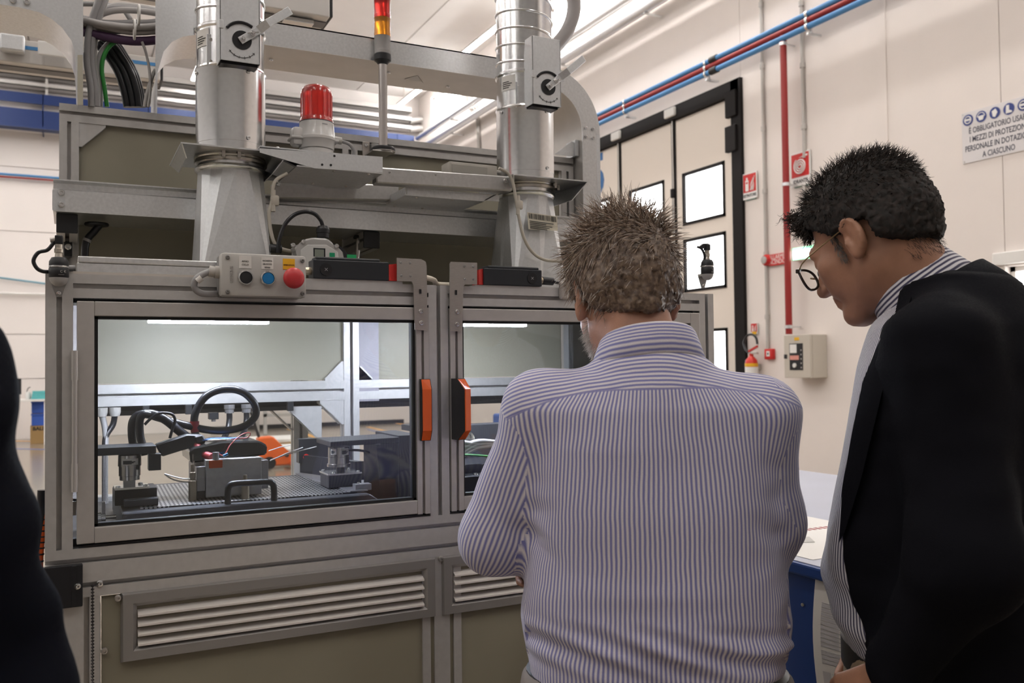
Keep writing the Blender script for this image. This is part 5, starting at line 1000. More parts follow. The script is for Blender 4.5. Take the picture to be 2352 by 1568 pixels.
# hanging cables with glands under the rear rail
for px, lb_ in ((524, 'left'), (563, 'right')):
    q = aY(px, 922, 2.5); t = thing('hanging_cable', lb_+' black cable with steel gland hanging from the rear rail', 'cable', (q.x, 2.48, 1.25), 'cables under the rear rail'); MB().lathe([(.014, 1.372), (.014, 1.362), (.012, 1.360), (.012, 1.35)], (q.x, 2.48, 0), (0, 0, 1), 12).build('gland', MG, t, 30)
    MB().tube(cr([(q.x, 2.48, 1.352), (q.x, 2.48, 1.33), (q.x-.008, 2.47, 1.30), (q.x-.03, 2.44, 1.27), (q.x-.05, 2.40, 1.24)], 5), .008, 10).build('sheath', RUBBER, t, 60)
for px, lb_ in ((234, 'left'), (264, 'right')):
    q = aY(px, 925, 2.48); t = thing('hanging_cable', lb_+' grey cable with plastic gland at the left door edge', 'cable', (q.x, 2.48, 1.25), 'cables under the rear rail'); MB().lathe([(.014, 1.374), (.014, 1.362), (.011, 1.352)], (q.x, 2.48, 0), (0, 0, 1), 12).build('gland', GREYP, t, 30)
    MB().tube(cr([(q.x, 2.48, 1.355), (q.x+(.006 if px < 250 else -.005), 2.48, 1.33), (.085, 2.47, 1.30), (.083, 2.46, 1.25), (.083, 2.46, ZW)], 5), .0075, 10).build('sheath', GREYC if px < 250 else RUBBER, t, 60)
q = aY(488, 950, 2.52); sn = thing('rail_sensor', 'small black sensor under the rear rail', 'sensor', (q.x, 2.5, 1.32)); MB().box((q.x-.012, 2.49, 1.334), (q.x+.012, 2.52, 1.352), .001).build('body', BLACK, sn); MB().cyl((q.x, 2.5, 1.334), (q.x, 2.5, 1.328), .006, 10).build('tip', MG, sn)
for i, px in enumerate((335, 432, 665)): q = aY(px, 930, 2.5); tag(MB().box((q.x-.008, 2.485, 1.35), (q.x+.008, 2.50, 1.375), .001).build('cable_clip', BLACK), ('leftmost', 'middle', 'rightmost')[i]+' small black clip under the rear rail', 'clip')
# white cable ties poking out of the block
for i, (a, c) in enumerate((((617, 1035), (668, 1022)), ((620, 1058), (696, 1027)), ((621, 1056), (727, 1025)))):
    A = aY(*a, 2.06); Cc = aY(*c, 2.06); tag(MB().tube([A, A.lerp(Cc, .5)+Vector((0, 0, .002)), Cc], .0012, 5).build('cable_tie', WHITEP), ('short', 'middle', 'long')[i]+' white cable tie tail sticking out right of the block', 'cable tie')
t = thing('white_lead', 'pair of thin white leads left of the guide pin', 'cable', (.2, 2.0, 1.2))
for y0 in (1093, 1100): MB().tube(cr([aY(378, 1088, 2.0), aY(395, y0, 2.0), aY(420, y0+6, 2.0), aY(446, y0+6, 2.0)], 5), .0016, 6).build('lead', WHITEP, t, 60)
t = thing('sight_tube', 'clear plastic strip standing beside the block', 'strip', (.235, 1.99, 1.19)); MB().box((.236, 1.985, 1.191), (.2385, 1.99, 1.29)).build('strip', glassmat('clear strip', (.93, .93, .93)), t)
# right compartment: wiring and blocks
rc = thing('wiring_block', 'dark connector block with grey wires in the right compartment', 'fixture', (.95, 2.1, ZW))
MB().box((.80, 1.99, ZW), (1.20, 2.2, 1.20), .002).build('base_block', DK, rc); MB().box((.80, 2.05, 1.20), (1.15, 2.2, 1.222), .001).build('tray', BLACKS, rc); MB().box((.82, 2.20, 1.22), (1.25, 2.26, 1.31), .001).build('plate', DG, rc); MB().box((.80, 2.19, 1.30), (.88, 2.27, 1.315), .001).build('cap', BLACK, rc)
for k in range(5): MB().tube(cr([(.79, 2.0, 1.235+.008*k), (.86, 2.02, 1.245+.009*k), (.93, 2.06, 1.262+.008*(k % 3)), (1.05, 2.12, 1.262), (1.2, 2.16, 1.25)], 5), .006, 8).build('wire', CB['l'], rc, 60)
MB().tube(cr([(.82, 1.99, 1.25), (.87, 2.0, 1.252), (.93, 2.0, 1.245)], 5), .003, 6).build('earth_wire', CB['n'], rc, 60); screws([(.835, 2.01, 1.2), (.9, 2.01, 1.2)], .006, rc, (0, 0, 1)); MB().lathe([(.02, 0), (.02, .03), (.012, .035)], (.95, 2.2, 1.275), (0, -1, 0), 16).build('coil', CHROME, rc, 40)
# ================================================================== hall behind and beside
ORP = mat('pallet truck orange', (.80, .14, .02), .4)
pt = thing('pallet_truck', 'orange pallet truck parked behind the machine', 'pallet truck', (2.8, 13.2, 0))
MB().prism([(2.45, 13.1, .05), (2.45, 13.1, .47), (2.66, 13.1, .48), (2.98, 13.1, .14), (3.2, 13.1, .13), (3.2, 13.1, .05)], (0, .2, 0), .02).build('frame', ORP, pt)
for y in (12.95, 13.35): MB().box((2.9, y, .04), (3.9, y+.16, .11), .01).build('fork', ORP, pt)
MB().cyl((2.6, 13.05, .1), (2.6, 13.35, .1), .09, 16).build('wheel', BLACK, pt, 40); MB().cyl((2.5, 13.2, .4), (2.25, 13.2, 1.2), .02, 8).build('tiller', BLACK, pt); MB().cyl((2.85, 13.05, .2), (2.85, 13.09, .2), .03, 10).build('pivot_bolt', BLACK, pt)
WOOD = mat('pallet wood', (.42, .27, .13), .7, noise=.15, nscale=8)
for i, (x, y, lb_) in enumerate(((3.2, 14.6, 'near'), (3.3, 16.6, 'far'))):
    t = thing('pallet', lb_+' wooden pallet with white slabs behind the orange truck', 'pallet', (x, y, 0), 'pallets on the floor')
    for k in range(5): MB().box((x-.6, y-.5+k*.22, .10), (x+.6, y-.5+k*.22+.14, .125)).build('board', WOOD, t)
    for k in range(3): MB().box((x-.6+k*.53, y-.5, 0), (x-.47+k*.53, y+.52, .10)).build('bearer', WOOD, t)
    tag(MB().box((x-.55, y-.45, .126), (x+.5, y+.4, .2), .02).build('white_slab', WHITEP), 'white slab lying on the '+lb_+' pallet', 'slab')
t = thing('far_bench', 'aluminium leg workbench standing at the far wall', 'bench', (4.3, 20.6, 0))
for x in (3.9, 4.75): 
    for y in (20.2, 21.1): MB().box((x, y, 0), (x+.07, y+.07, .8)).build('leg', ALU, t)
MB().box((3.85, 20.15, .8), (4.87, 21.2, .84)).build('top', WHITEP, t); MB().box((3.9, 20.2, .38), (4.82, 20.26, .45)).build('shelf_bar', ALU, t)
MB().box((3.0, YB-.02, 0), (7.8, YB, .1)).build('baseboard_back', BLACK).__setitem__('kind', 'structure')
tag(MB().box((4.9, 9.6, 0), (5.6, 10.4, .85), .03).build('blue_bin', mat('bin blue', (.03, .10, .38), .45)), 'blue bin seen through the right door', 'bin')
# desk on the far left with its things
ds = thing('far_desk', 'white desk at the far wall beside the machine', 'desk', (-1.0, 20.3, 0)); MB().box((-2.4, 20.0, .86), (-.36, 20.8, .90), .005).build('top', WHITEP, ds)
for x in (-2.35, -.43): 
    for y in (20.03, 20.72): MB().box((x, y, 0), (x+.05, y+.05, .86)).build('leg', SWHITE, ds)
t = thing('monitor', 'black computer monitor on the far desk', 'monitor', (-1.05, 20.4, .9)); MB().box((-1.35, 20.38, 1.0), (-.84, 20.42, 1.32), .01).build('screen', BLACK, t); MB().box((-1.12, 20.40, .91), (-1.06, 20.44, 1.05)).build('stand', BLACK, t); MB().box((-1.2, 20.3, .9), (-.98, 20.5, .915)).build('stand_base', BLACK, t)
t = thing('white_jug', 'small white jug on the far desk', 'jug', (-.72, 20.4, .9)); MB().lathe([(.05, 0), (.055, .1), (.045, .13), (.04, .15)], (-.72, 20.4, .9), (0, 0, 1), 14).build('body', SWHITE, t, 40); MB().tube(cr([(-.75, 20.4, 1.04), (-.72, 20.4, 1.12), (-.68, 20.4, 1.14)], 4), .008, 6).build('spout', BLACK, t)
t = thing('glove_box', 'turquoise box of tissues on the far desk', 'box', (-.5, 20.3, .9)); TQ = mat('turquoise card', (.10, .42, .43), .5)
for k in range(3): MB().box((-.66+.01*k, 20.2, .9+.055*k), (-.36, 20.42, .953+.055*k), .006).build('layer', TQ, t)
BC = mat('crate blue', (.05, .13, .55), .45)
t = thing('cardboard_box', 'brown cardboard box on the floor under the far desk', 'box', (-.55, 20.5, 0)); MB().box((-.68, 20.35, 0), (-.40, 20.7, .36), .004).build('carton', mat('brown card', (.38, .24, .10), .7), t); text('lettering', 'BALI', (-.54, 20.348, .30), .10, INK, t, bold=.004)
for k, lb_ in enumerate(('lower blue crate on the cardboard box', 'upper blue crate on the lower blue crate')):
    t = thing('blue_crate', lb_, 'crate', (-.55, 20.5, .36+.25*k), 'blue crates under the desk'); MB().box((-.66, 20.36, .361+.25*k), (-.43, 20.66, .56+.25*k), .01).build('bin', BC, t); MB().box((-.67, 20.35, .565+.25*k), (-.42, 20.67, .60+.25*k), .005).build('rim', BC, t)
    if k == 0: MB().box((-.64, 20.38, .60), (-.45, 20.64, .61)).build('contents', WOOD, t)
# cable bundle left of the machine
for i, (c, r, pts, lb_) in enumerate(((RUBBER, .011, [(98, 1125), (96, 1160), (90, 1200), (80, 1260), (65, 1320)], 'black hose hanging left of the machine'), (ORANGE, .007, [(103, 1150), (99, 1190), (96, 1230), (93, 1270), (90, 1320)], 'orange ribbed tube hanging left of the machine'))):
    P = cr([aY(x, y, 2.3) for x, y in pts], 6); t = thing('side_hose', lb_, 'hose', P[-1]); MB().tube(P, r, 10).build('tube', c, t, 60)
    if i: 
        for k in range(0, len(P)-1, 2): MB().cyl(P[k], P[k].lerp(P[k+1], .5), r*1.15, 10).build('rib', BLACK, t)
# ------------------------------------------------------------------ blue bench on the right with papers
NB = mat('bench blue paint', (.012, .045, .19), .42); GT_ = mat('bench grey mat', (.40, .41, .48), .5, noise=.05, nscale=3)
bn = thing('blue_bench', 'blue workbench with grey top beside the striped shirt', 'bench', (2.25, 2.4, 0)); MB().box((1.575, 1.38, .955), (2.93, 3.6, .985), .006).build('top_edge', NB, bn); MB().box((1.585, 1.39, .985), (2.92, 3.59, .987)).build('grey_top', GT_, bn); MB().box((1.60, 1.40, .05), (2.9, 3.58, .955), .004).build('cabinet', NB, bn)
screws([aX(1845, 1388, 1.598)], .005, bn, (-1, 0, 0))
for x in (1.65, 2.85):
    for y in (1.45, 3.5): MB().cyl((x, y, 0), (x, y, .05), .03, 12).build('foot', BLACK, bn)
# hanging sheet of tables
sh = thing('hanging_sheet', 'printed paper sheet of tables hanging on the blue bench', 'paper', (1.59, 1.5, .7)); Yr = 1.40; z1_ = .952
yl = 1.588
def bulge(u, v): return 1.596-.03*math.sin(math.pi*min(1, v*1.1))*(.4+.6*u)
rings = [[(bulge(i/8, j/8), yl-.185*i/8, z1_-.29*j/8+(.03*i/8*j/8)) for i in range(9)] for j in range(9)]
MB().loft(rings, False).build('sheet', PAPER, sh, 60)
pr = MB(); pg = MB()
def strip_(v0, v1, u0, u1, mb, off):
    n = 8; mb.loft([[(bulge(u0+(u1-u0)*i/n, v)-off, yl-.185*(u0+(u1-u0)*i/n), z1_-.29*v+(.03*(u0+(u1-u0)*i/n)*v)) for i in range(n+1)] for v in (v0, v1)], False)
for k in range(15): strip_(.17+.035*k, .172+.035*k+.003, .15, .95, pr, .0010)
for k in range(14): strip_(.18+.035*k, .18+.035*k+.022, .15, .48, pg, .0006) if k not in (10,) else None
for k in range(8): strip_(.74+.028*k, .742+.028*k, .30, .9, pr, .0010)
strip_(.73, .93, .14, .28, pg, .0006)
pr.build('table_lines', mat('grey line print', (.30, .29, .30), .6), sh); pg.build('table_cells', mat('pale grey cells', (.50, .48, .49), .6), sh)
t = thing('top_paper', 'white sheet with red striped border lying on the grey bench top', 'paper', (1.8, 1.75, .987)); MB().box((1.62, 1.62, .9875), (2.06, 2.08, .9885)).build('sheet', PAPER, t)
rd = MB()
for k in range(22): rd.box((1.63+.02*k, 1.90, .9886), (1.641+.02*k, 1.925, .9890))
rd.build('red_stripes', PIPER, t); MB().prism([(1.70, 1.80, .989), (1.78, 1.77, .989), (1.82, 1.83, .989), (1.73, 1.86, .989)], (0, 0, .001)).build('grey_print', GREYP, t)
# ------------------------------------------------------------------ light crane rails overhead (far, aluminium)
AR = mat('crane rail aluminium', (.66, .63, .60), .35, .5)
def crane_rail(x0, x1, Y, z0, label, clip):
    t = thing('crane_rail', label, 'crane rail', ((x0+x1)/2, Y, z0)); MB().box((x0, Y, z0), (x1, Y+.16, z0+.10), .004).build('beam', AR, t); MB().box((x0, Y+.05, z0-.004), (x1, Y+.11, z0)).build('slot_strip', mat('rail slot', (.2, .19, .19), .5), t)
    MB().box((x1, Y+.003, z0+.003), (x1+.012, Y+.157, z0+.097), .003).build('end_cap', BLACK, t); MB().box((x0, Y-.002, z0+.06), (x1, Y, z0+.075)).build('blue_strip', PIPEB, t) if clip else None
    return t
q = aY(758, 40, 3.2); cr1 = crane_rail(q.x-2.2, q.x, 3.2, q.z, 'aluminium crane rail with black end cap above the tray', False); MB().cyl((q.x-.33, 3.22, q.z-.03), (q.x-.33, 3.3, q.z-.03), .05, 12).build('trolley', BLUEP, cr1, 40); MB().box((q.x-.16, 3.24, q.z-.02), (q.x-.05, 3.32, q.z-.004), .002).build('stop', CHROME, cr1)
q = aY(0, 92, 4.2); q2 = aY(176, 150, 4.2); cr2 = crane_rail(q.x-1.5, q.x+.62, 4.2, q2.z-.02, 'aluminium crane rail seen under the left tray curve', True)
q = aY(118, 112, 4.15); MB().box((q.x-.05, 4.15, q.z-.03), (q.x+.06, 4.16, q.z+.03), .01).build('bracket_plate', WHITEP, cr2); q = aY(25, 95, 4.15); MB().box((q.x-.04, 4.14, q.z-.04), (q.x+.05, 4.19, q.z+.03), .008).build('joint_block', GALVS, cr2)
for tt, zz in ((cr1, W['crane_rail'].z), (cr2, W['crane_rail.001'].z)):
    x = tt.location.x; MB().cyl((x, tt.location.y+.08, zz+.10), (x, tt.location.y+.08, ZC), .012, 8).build('hanger_rod', STEEL, tt)
# ================================================================== people
A_ = np.array
class Grid:
    """signed distance field on a box grid; primitives are blended in, then meshed with surface nets"""
    def __init__(s, lo, hi, h):
        s.lo = A_(lo, float); s.h = h; s.n = np.ceil((A_(hi, float)-s.lo)/h).astype(int)+1; s.V = np.full(s.n, .5, np.float32)
    def sub(s, lo, hi):
        a = np.maximum(np.floor((A_(lo)-s.lo)/s.h).astype(int), 0); b = np.minimum(np.ceil((A_(hi)-s.lo)/s.h).astype(int)+1, s.n)
        if (b <= a).any(): return None
        g = np.meshgrid(*[s.lo[i]+s.h*np.arange(a[i], b[i]) for i in range(3)], indexing='ij')
        return tuple(slice(a[i], b[i]) for i in range(3)), np.stack(g, -1)
    def prim(s, fn, lo, hi, k=.02, mode=1, pad=None):
        pad = max(k, 2.5*s.h) if pad is None else pad
        r = s.sub(A_(lo)-pad, A_(hi)+pad)
        if r is None: return
        sl, P = r; d = fn(P); v = s.V[sl]
        if mode == 1: hh = np.clip(.5+.5*(v-d)/k, 0, 1); s.V[sl] = v+(d-v)*hh-k*hh*(1-hh)
        else: d = -d; hh = np.clip(.5-.5*(v-d)/k, 0, 1); s.V[sl] = v+(d-v)*hh+k*hh*(1-hh)
    def cone(s, a, b, ra, rb, k=.02, mode=1, off=0.):
        a, b = A_(a, float), A_(b, float); ra, rb = ra+off, rb+off; m = max(ra, rb)
        def fn(P):
            ba = b-a; t = np.clip(((P-a)@ba)/max(ba@ba, 1e-12), 0, 1); return np.linalg.norm(P-a-t[..., None]*ba, axis=-1)-(ra+(rb-ra)*t)
        s.prim(fn, np.minimum(a, b)-m, np.maximum(a, b)+m, k, mode)
    def ell(s, c, r, k=.02, mode=1, M=None, off=0.):
        c = A_(c, float); r = A_(r, float)+off; m = r.max(); M = np.eye(3) if M is None else M
        def fn(P):
            q = (P-c)@M; k0 = np.linalg.norm(q/r, axis=-1); k1 = np.linalg.norm(q/(r*r), axis=-1)+1e-9; return k0*(k0-1)/k1
        s.prim(fn, c-m, c+m, k, mode)
    def loft(s, rings, k=.03, n=2.4, off=0., mode=1):
        rings = sorted(rings); Z = A_([r[0] for r in rings]); T = A_([r[1:] for r in rings])
        def fn(P):
            z = P[..., 2]; zc = np.clip(z, Z[0], Z[-1]); cx, cy, rx, ry = (np.interp(zc, Z, T[:, i]) for i in range(4)); rx = rx+off; ry = ry+off
            q = (np.abs((P[..., 0]-cx)/rx)**n+np.abs((P[..., 1]-cy)/ry)**n)**(1/n); d = (q-1)*np.minimum(rx, ry)
            return np.maximum(d, np.maximum(z-Z[-1], Z[0]-z))
        lo = A_([(T[:, 0]-T[:, 2]).min()-off, (T[:, 1]-T[:, 3]).min()-off, Z[0]]); hi = A_([(T[:, 0]+T[:, 2]).max()+off, (T[:, 1]+T[:, 3]).max()+off, Z[-1]])
        s.prim(fn, lo, hi, k, mode)
    def carve(s, fn, k=.004):
        # keep only where fn(P) <= 0
        g = np.meshgrid(*[s.lo[i]+s.h*np.arange(s.n[i]) for i in range(3)], indexing='ij'); s.V = np.maximum(s.V, fn(np.stack(g, -1)).astype(np.float32))
    def mesh(s, smooth=2):
        V = s.V; n = s.n; S = V < 0; nc = n-1
        cnt = np.zeros(nc, np.float32); acc = np.zeros(tuple(nc)+(3,), np.float32)
        offs = [(i, j, k) for i in (0, 1) for j in (0, 1) for k in (0, 1)]
        sl = lambda o: tuple(slice(o[i], o[i]+nc[i]) for i in range(3))
        for o in offs:
            for ax in range(3):
                if o[ax]: continue
                p = list(o); p[ax] = 1; a, b = V[sl(o)], V[sl(p)]; x = (a < 0) != (b < 0)
                if not x.any(): continue
                t = np.where(x, a/np.where(x, a-b, 1), 0); cnt += x
                for i in range(3): acc[..., i] += np.where(x, (o[i]+(t if i == ax else 0)), 0)
        act = cnt > 0; idx = -np.ones(nc, np.int64); idx[act] = np.arange(act.sum())
        base = np.argwhere(act); P = (base+acc[act]/cnt[act][:, None])*s.h+s.lo
        Q = []
        for ax in range(3):
            u, v = (ax+1) % 3, (ax+2) % 3
            a = [slice(1, n[i]-1) for i in range(3)]; b = list(a); a[ax] = slice(0, n[ax]-1); b[ax] = slice(1, n[ax])
            sa, sb = S[tuple(a)], S[tuple(b)]; ch = np.argwhere(sa != sb)
            if not len(ch): continue
            flip = sa[tuple(ch.T)]; c = ch.copy(); c[:, u] += 1; c[:, v] += 1
            def cell(du, dv): q = c.copy(); q[:, u] -= du; q[:, v] -= dv; return idx[tuple(q.T)]
            q = np.stack([cell(1, 1), cell(0, 1), cell(0, 0), cell(1, 0)], 1); q[~flip] = q[~flip][:, ::-1]; Q.append(q)
        Q = np.concatenate(Q)
        for _ in range(smooth):
            sm = np.zeros_like(P); ct = np.zeros(len(P))
            for i in range(4): a, b = Q[:, i], Q[:, (i+1) % 4]; np.add.at(sm, a, P[b]); np.add.at(ct, a, 1); np.add.at(sm, b, P[a]); np.add.at(ct, b, 1)
            P = P*.45+.55*sm/np.maximum(ct, 1)[:, None]
        return P, Q
def npmesh(name, P, Q, m, parent, smooth=True, uv=None):
    me = bpy.data.meshes.new(name); me.vertices.add(len(P)); me.vertices.foreach_set('co', np.asarray(P, np.float32).ravel())
    k = Q.shape[1]; me.loops.add(Q.size); me.loops.foreach_set('vertex_index', np.asarray(Q, np.int32).ravel()); me.polygons.add(len(Q)); me.polygons.foreach_set('loop_start', np.arange(len(Q), dtype=np.int32)*k)
    me.update(calc_edges=True); me.validate()
    if smooth: me.polygons.foreach_set('use_smooth', np.ones(len(me.polygons), bool))
    if uv is not None and len(me.loops) == Q.size:
        for nm, arr in uv.items(): l = me.uv_layers.new(name=nm); l.data.foreach_set('uv', np.asarray(arr, np.float32).reshape(-1))
    me.materials.append(m); o = bpy.data.objects.new(name, me); COL.objects.link(o); o.parent = parent; W[o.name] = Vector()
    return o
def rotm(yaw, pitch, roll=0.):
    # head axes -> person axes: yaw turns to the right, pitch nods down
    cy, sy, cp, sp, cr_, sr = math.cos(yaw), math.sin(yaw), math.cos(pitch), math.sin(pitch), math.cos(roll), math.sin(roll)
    Rz = A_([[cy, sy, 0], [-sy, cy, 0], [0, 0, 1]]); Rx = A_([[1, 0, 0], [0, cp, sp], [0, -sp, cp]]); Ry = A_([[cr_, 0, sr], [0, 1, 0], [-sr, 0, cr_]])
    return Rz@Rx@Ry
def add_head(g, hc, M, neck, s=1., nose=1.):
    T = lambda q: A_(hc)+M@(A_(q)*s)
    E = lambda c, r, k=.02, mode=1: g.ell(T(c), A_(r)*s, k, mode, M)
    C = lambda a, b, ra, rb, k=.012, mode=1: g.cone(T(a), T(b), ra*s, rb*s, k, mode)
    E((0, -.014, .040), (.073, .094, .083)); E((0, .026, -.030), (.058, .064, .078), .03)
    for x in (-1, 1): C((x*.046, .002, -.052), (x*.022, .068, -.094), .020, .016, .02); C((x*.034, .062, -.018), (x*.030, .066, -.045), .027, .022, .02)
    C((-.012, .076, -.098), (.012, .076, -.098), .019, .019, .015); C((-.032, .078, .022), (.032, .078, .022), .014, .014, .012)
    for x in (-1, 1): E((x*.031, .096, .003), (.015, .013, .011), .008, 2); E((x*.031, .081, .003), (.012, .011, .011), .004)
    C((0, .088, .012), (0, .112*nose, -.030), .0075, .0125, .010); 
    for x in (-1, 1): C((x*.010, .096, -.033), (x*.009, .102, -.034), .009, .008, .006)
    C((-.020, .088, -.060), (.020, .088, -.060), .0075, .0075, .006); C((-.017, .087, -.072), (.017, .087, -.072), .0085, .0085, .006); C((-.026, .099, -.066), (.026, .099, -.066), .0025, .0025, .002, 2)
    for x in (-1, 1):
        Me = M@rotm(x*-.16, -.12)
        g.ell(T((x*.078, -.010, -.006)), A_((.0095, .0195, .032))*s, .006, 1, Me); g.ell(T((x*.0885, -.001, -.001)), A_((.009, .0120, .0205))*s, .003, 2, Me); g.cone(T((x*.083, -.012, .008)), T((x*.083, -.013, -.016)), .0035*s, .0035*s, .004); g.cone(T((x*.080, -.001, -.034)), T((x*.078, .0, -.024)), .0075*s, .0075*s, .008)
        hp = [T((x*(.0835+.003*math.sin(a)), -.009-.0165*math.sin(a), -.003+.0285*math.cos(a))) for a in [-.9+k*.36 for k in range(11)]]
        for i in range(10): g.cone(hp[i], hp[i+1], .0042*s, .0042*s, .003)
        g.ell(T((x*.083, .004, -.010)), A_((.006, .004, .008))*s, .004, 1, Me)
    g.cone(T((0, -.030, -.040)), neck, .056*s, .062*s, .03); g.cone(T((0, .0, -.070)), A_(neck)+A_((0, .02, .02)), .040*s, .05*s, .03)
    return T
def add_hand(g, w_, d, nrm, side, curl=.5, s=1.):
    d = A_(d, float); d /= np.linalg.norm(d); nrm = A_(nrm, float); nrm -= d*(nrm@d); nrm /= np.linalg.norm(nrm); t = np.cross(d, nrm)*side; w_ = A_(w_, float)
    for o in (-.024, -.008, .008, .024): g.cone(w_+d*.012+t*o*.6, w_+d*.088*s+t*o, .014, .0115, .012)
    for o, L in ((.029, .072), (.010, .080), (-.009, .075), (-.027, .060)):
        p = w_+d*.090*s+t*o; a = 0
        for f, r0, r1 in ((.45, .0092, .0085), (.31, .0085, .0078), (.24, .0078, .0066)):
            a += curl; v = d*math.cos(a)+nrm*math.sin(a); q = p+v*L*f*s; g.cone(p, q, r0, r1, .003); p = q
    p = w_+d*.025+t*.026
    for v, L, r0, r1 in ((d*.6+t*.65+nrm*.35, .036, .014, .0105), (d*.8+t*.3+nrm*.5, .030, .0105, .0090), (d*.9+nrm*.45, .024, .0090, .0072)): v = v/np.linalg.norm(v); q = p+v*L; g.cone(p, q, r0, r1, .006); p = q
SKIN = mat('skin', (.40, .205, .135), .5, 0, noise=.10, nscale=35, bump=.15, bscale=500, sub=.12); SKIN2 = mat('skin backlit', (.34, .17, .105), .48, 0, noise=.10, nscale=35, bump=.15, bscale=500, sub=.12)  # second skin is a darker copy: backlit shade put into its colour
def cloth(name, light, dark, period, duty=.5, soft=.18, rough=.85, fine=True):
    """striped weave: UV 'stripe' x = metres across the stripes, 'stripe' y = signed distance to the yoke seam, 'yoke' x = metres across the yoke stripes"""
    m = bpy.data.materials.new(name); m.use_nodes = True; nt = m.node_tree; b = nt.nodes['Principled BSDF']; N = nt.nodes.new; L = nt.links.new
    def mth(op, a, c=None, cl=False):
        n_ = N('ShaderNodeMath'); n_.operation = op; n_.use_clamp = cl
        for i, x in enumerate((a, c)):
            if x is None: continue
            if isinstance(x, (int, float)): n_.inputs[i].default_value = x
            else: L(x, n_.inputs[i])
        return n_.outputs[0]
    u1 = N('ShaderNodeUVMap'); u1.uv_map = 'stripe'; s1 = N('ShaderNodeSeparateXYZ'); L(u1.outputs[0], s1.inputs[0]); u2 = N('ShaderNodeUVMap'); u2.uv_map = 'yoke'; s2 = N('ShaderNodeSeparateXYZ'); L(u2.outputs[0], s2.inputs[0])
    isy = mth('GREATER_THAN', s1.outputs[1], 0.)
    co = mth('ADD', mth('MULTIPLY', s1.outputs[0], mth('SUBTRACT', 1., isy)), mth('MULTIPLY', s2.outputs[0], isy))
    tc = N('ShaderNodeTexCoord'); nz = N('ShaderNodeTexNoise'); nz.inputs['Scale'].default_value = 14; nz.inputs['Detail'].default_value = 2; L(tc.outputs['Object'], nz.inputs['Vector'])
    co = mth('ADD', co, mth('MULTIPLY', mth('SUBTRACT', nz.outputs[0], .5), .006))
    fr = mth('FRACT', mth('DIVIDE', co, period)); tri = mth('ABSOLUTE', mth('SUBTRACT', fr, .5))          # 0 at the stripe middle, .5 between
    k = mth('ADD', mth('DIVIDE', mth('SUBTRACT', tri, .25+.5*(.5-duty)), soft), .5, True)
    nf = N('ShaderNodeTexNoise'); nf.inputs['Scale'].default_value = 900; nf.inputs['Detail'].default_value = 2; L(tc.outputs['Object'], nf.inputs['Vector'])
    mx = N('ShaderNodeMix'); mx.data_type = 'RGBA'; mx.inputs[6].default_value = tuple(dark)+(1,); mx.inputs[7].default_value = tuple(light)+(1,); L(k, mx.inputs[0])
    seam = mth('LESS_THAN', mth('ABSOLUTE', s1.outputs[1]), .0016); m2 = N('ShaderNodeMix'); m2.data_type = 'RGBA'; m2.inputs[7].default_value = tuple(A_(dark)*.9+A_(light)*.1)+(1,); L(mth('MULTIPLY', seam, .8), m2.inputs[0]); L(mx.outputs[2], m2.inputs[6])
    m3 = N('ShaderNodeMix'); m3.data_type = 'RGBA'; m3.blend_type = 'MULTIPLY'; m3.inputs[0].default_value = 1; L(m2.outputs[2], m3.inputs[6]); L(mth('ADD', mth('MULTIPLY', nf.outputs[0], .3), .85), m3.inputs[7]); L(m3.outputs[2], b.inputs['Base Color'])
    b.inputs['Roughness'].default_value = rough; b.inputs['Sheen Weight'].default_value = .15
    bp = N('ShaderNodeBump'); bp.inputs['Strength'].default_value = .25; bp.inputs['Distance'].default_value = .001; L(nf.outputs[0], bp.inputs['Height']); L(bp.outputs[0], b.inputs['Normal'])
    return m
def strands(name, roots, dirs, lens, wid, m, parent, droop=.3, curl=0., seg=6, jit=.25, flow=None):
    """tapered three-sided hair strands, one mesh"""
    n = len(roots); rng = np.random.default_rng(len(roots)); d = dirs/np.linalg.norm(dirs, axis=1)[:, None]
    p = roots.copy(); pts = [p.copy()]; ph = rng.random(n)*6.28
    a1 = np.cross(d, rng.normal(size=(n, 3))); a1 /= np.linalg.norm(a1, axis=1)[:, None]; a2 = np.cross(d, a1); bend = rng.normal(size=(n, 3))*jit
    for k in range(seg):
        t = (k+1)/seg; v = d+bend*t*.7+A_((0, 0, -droop))*t
        if flow is not None: v = v+flow*t
        if curl: v = v+curl*(a1*np.cos(ph+t*9)[:, None]+a2*np.sin(ph+t*9)[:, None])
        v /= np.linalg.norm(v, axis=1)[:, None]; p = p+v*(lens/seg)[:, None]; pts.append(p.copy())
    V = []
    for k, q in enumerate(pts):
        r = wid*(1-(k/seg)**1.5*.9)
        for j in range(3): an = j*2.0944; V.append(q+(a1*math.cos(an)+a2*math.sin(an))*r)
    V = np.stack(V, 1); st = 3*(seg+1); F_ = []
    for k in range(seg):
        for j in range(3): F_.append((k*3+j, k*3+(j+1) % 3, k*3+3+(j+1) % 3, k*3+3+j))
    F_ = A_(F_); Q = (np.arange(n)[:, None, None]*st+F_[None]).reshape(-1, 4)
    return npmesh(name, V.reshape(-1, 3), Q, m, parent)
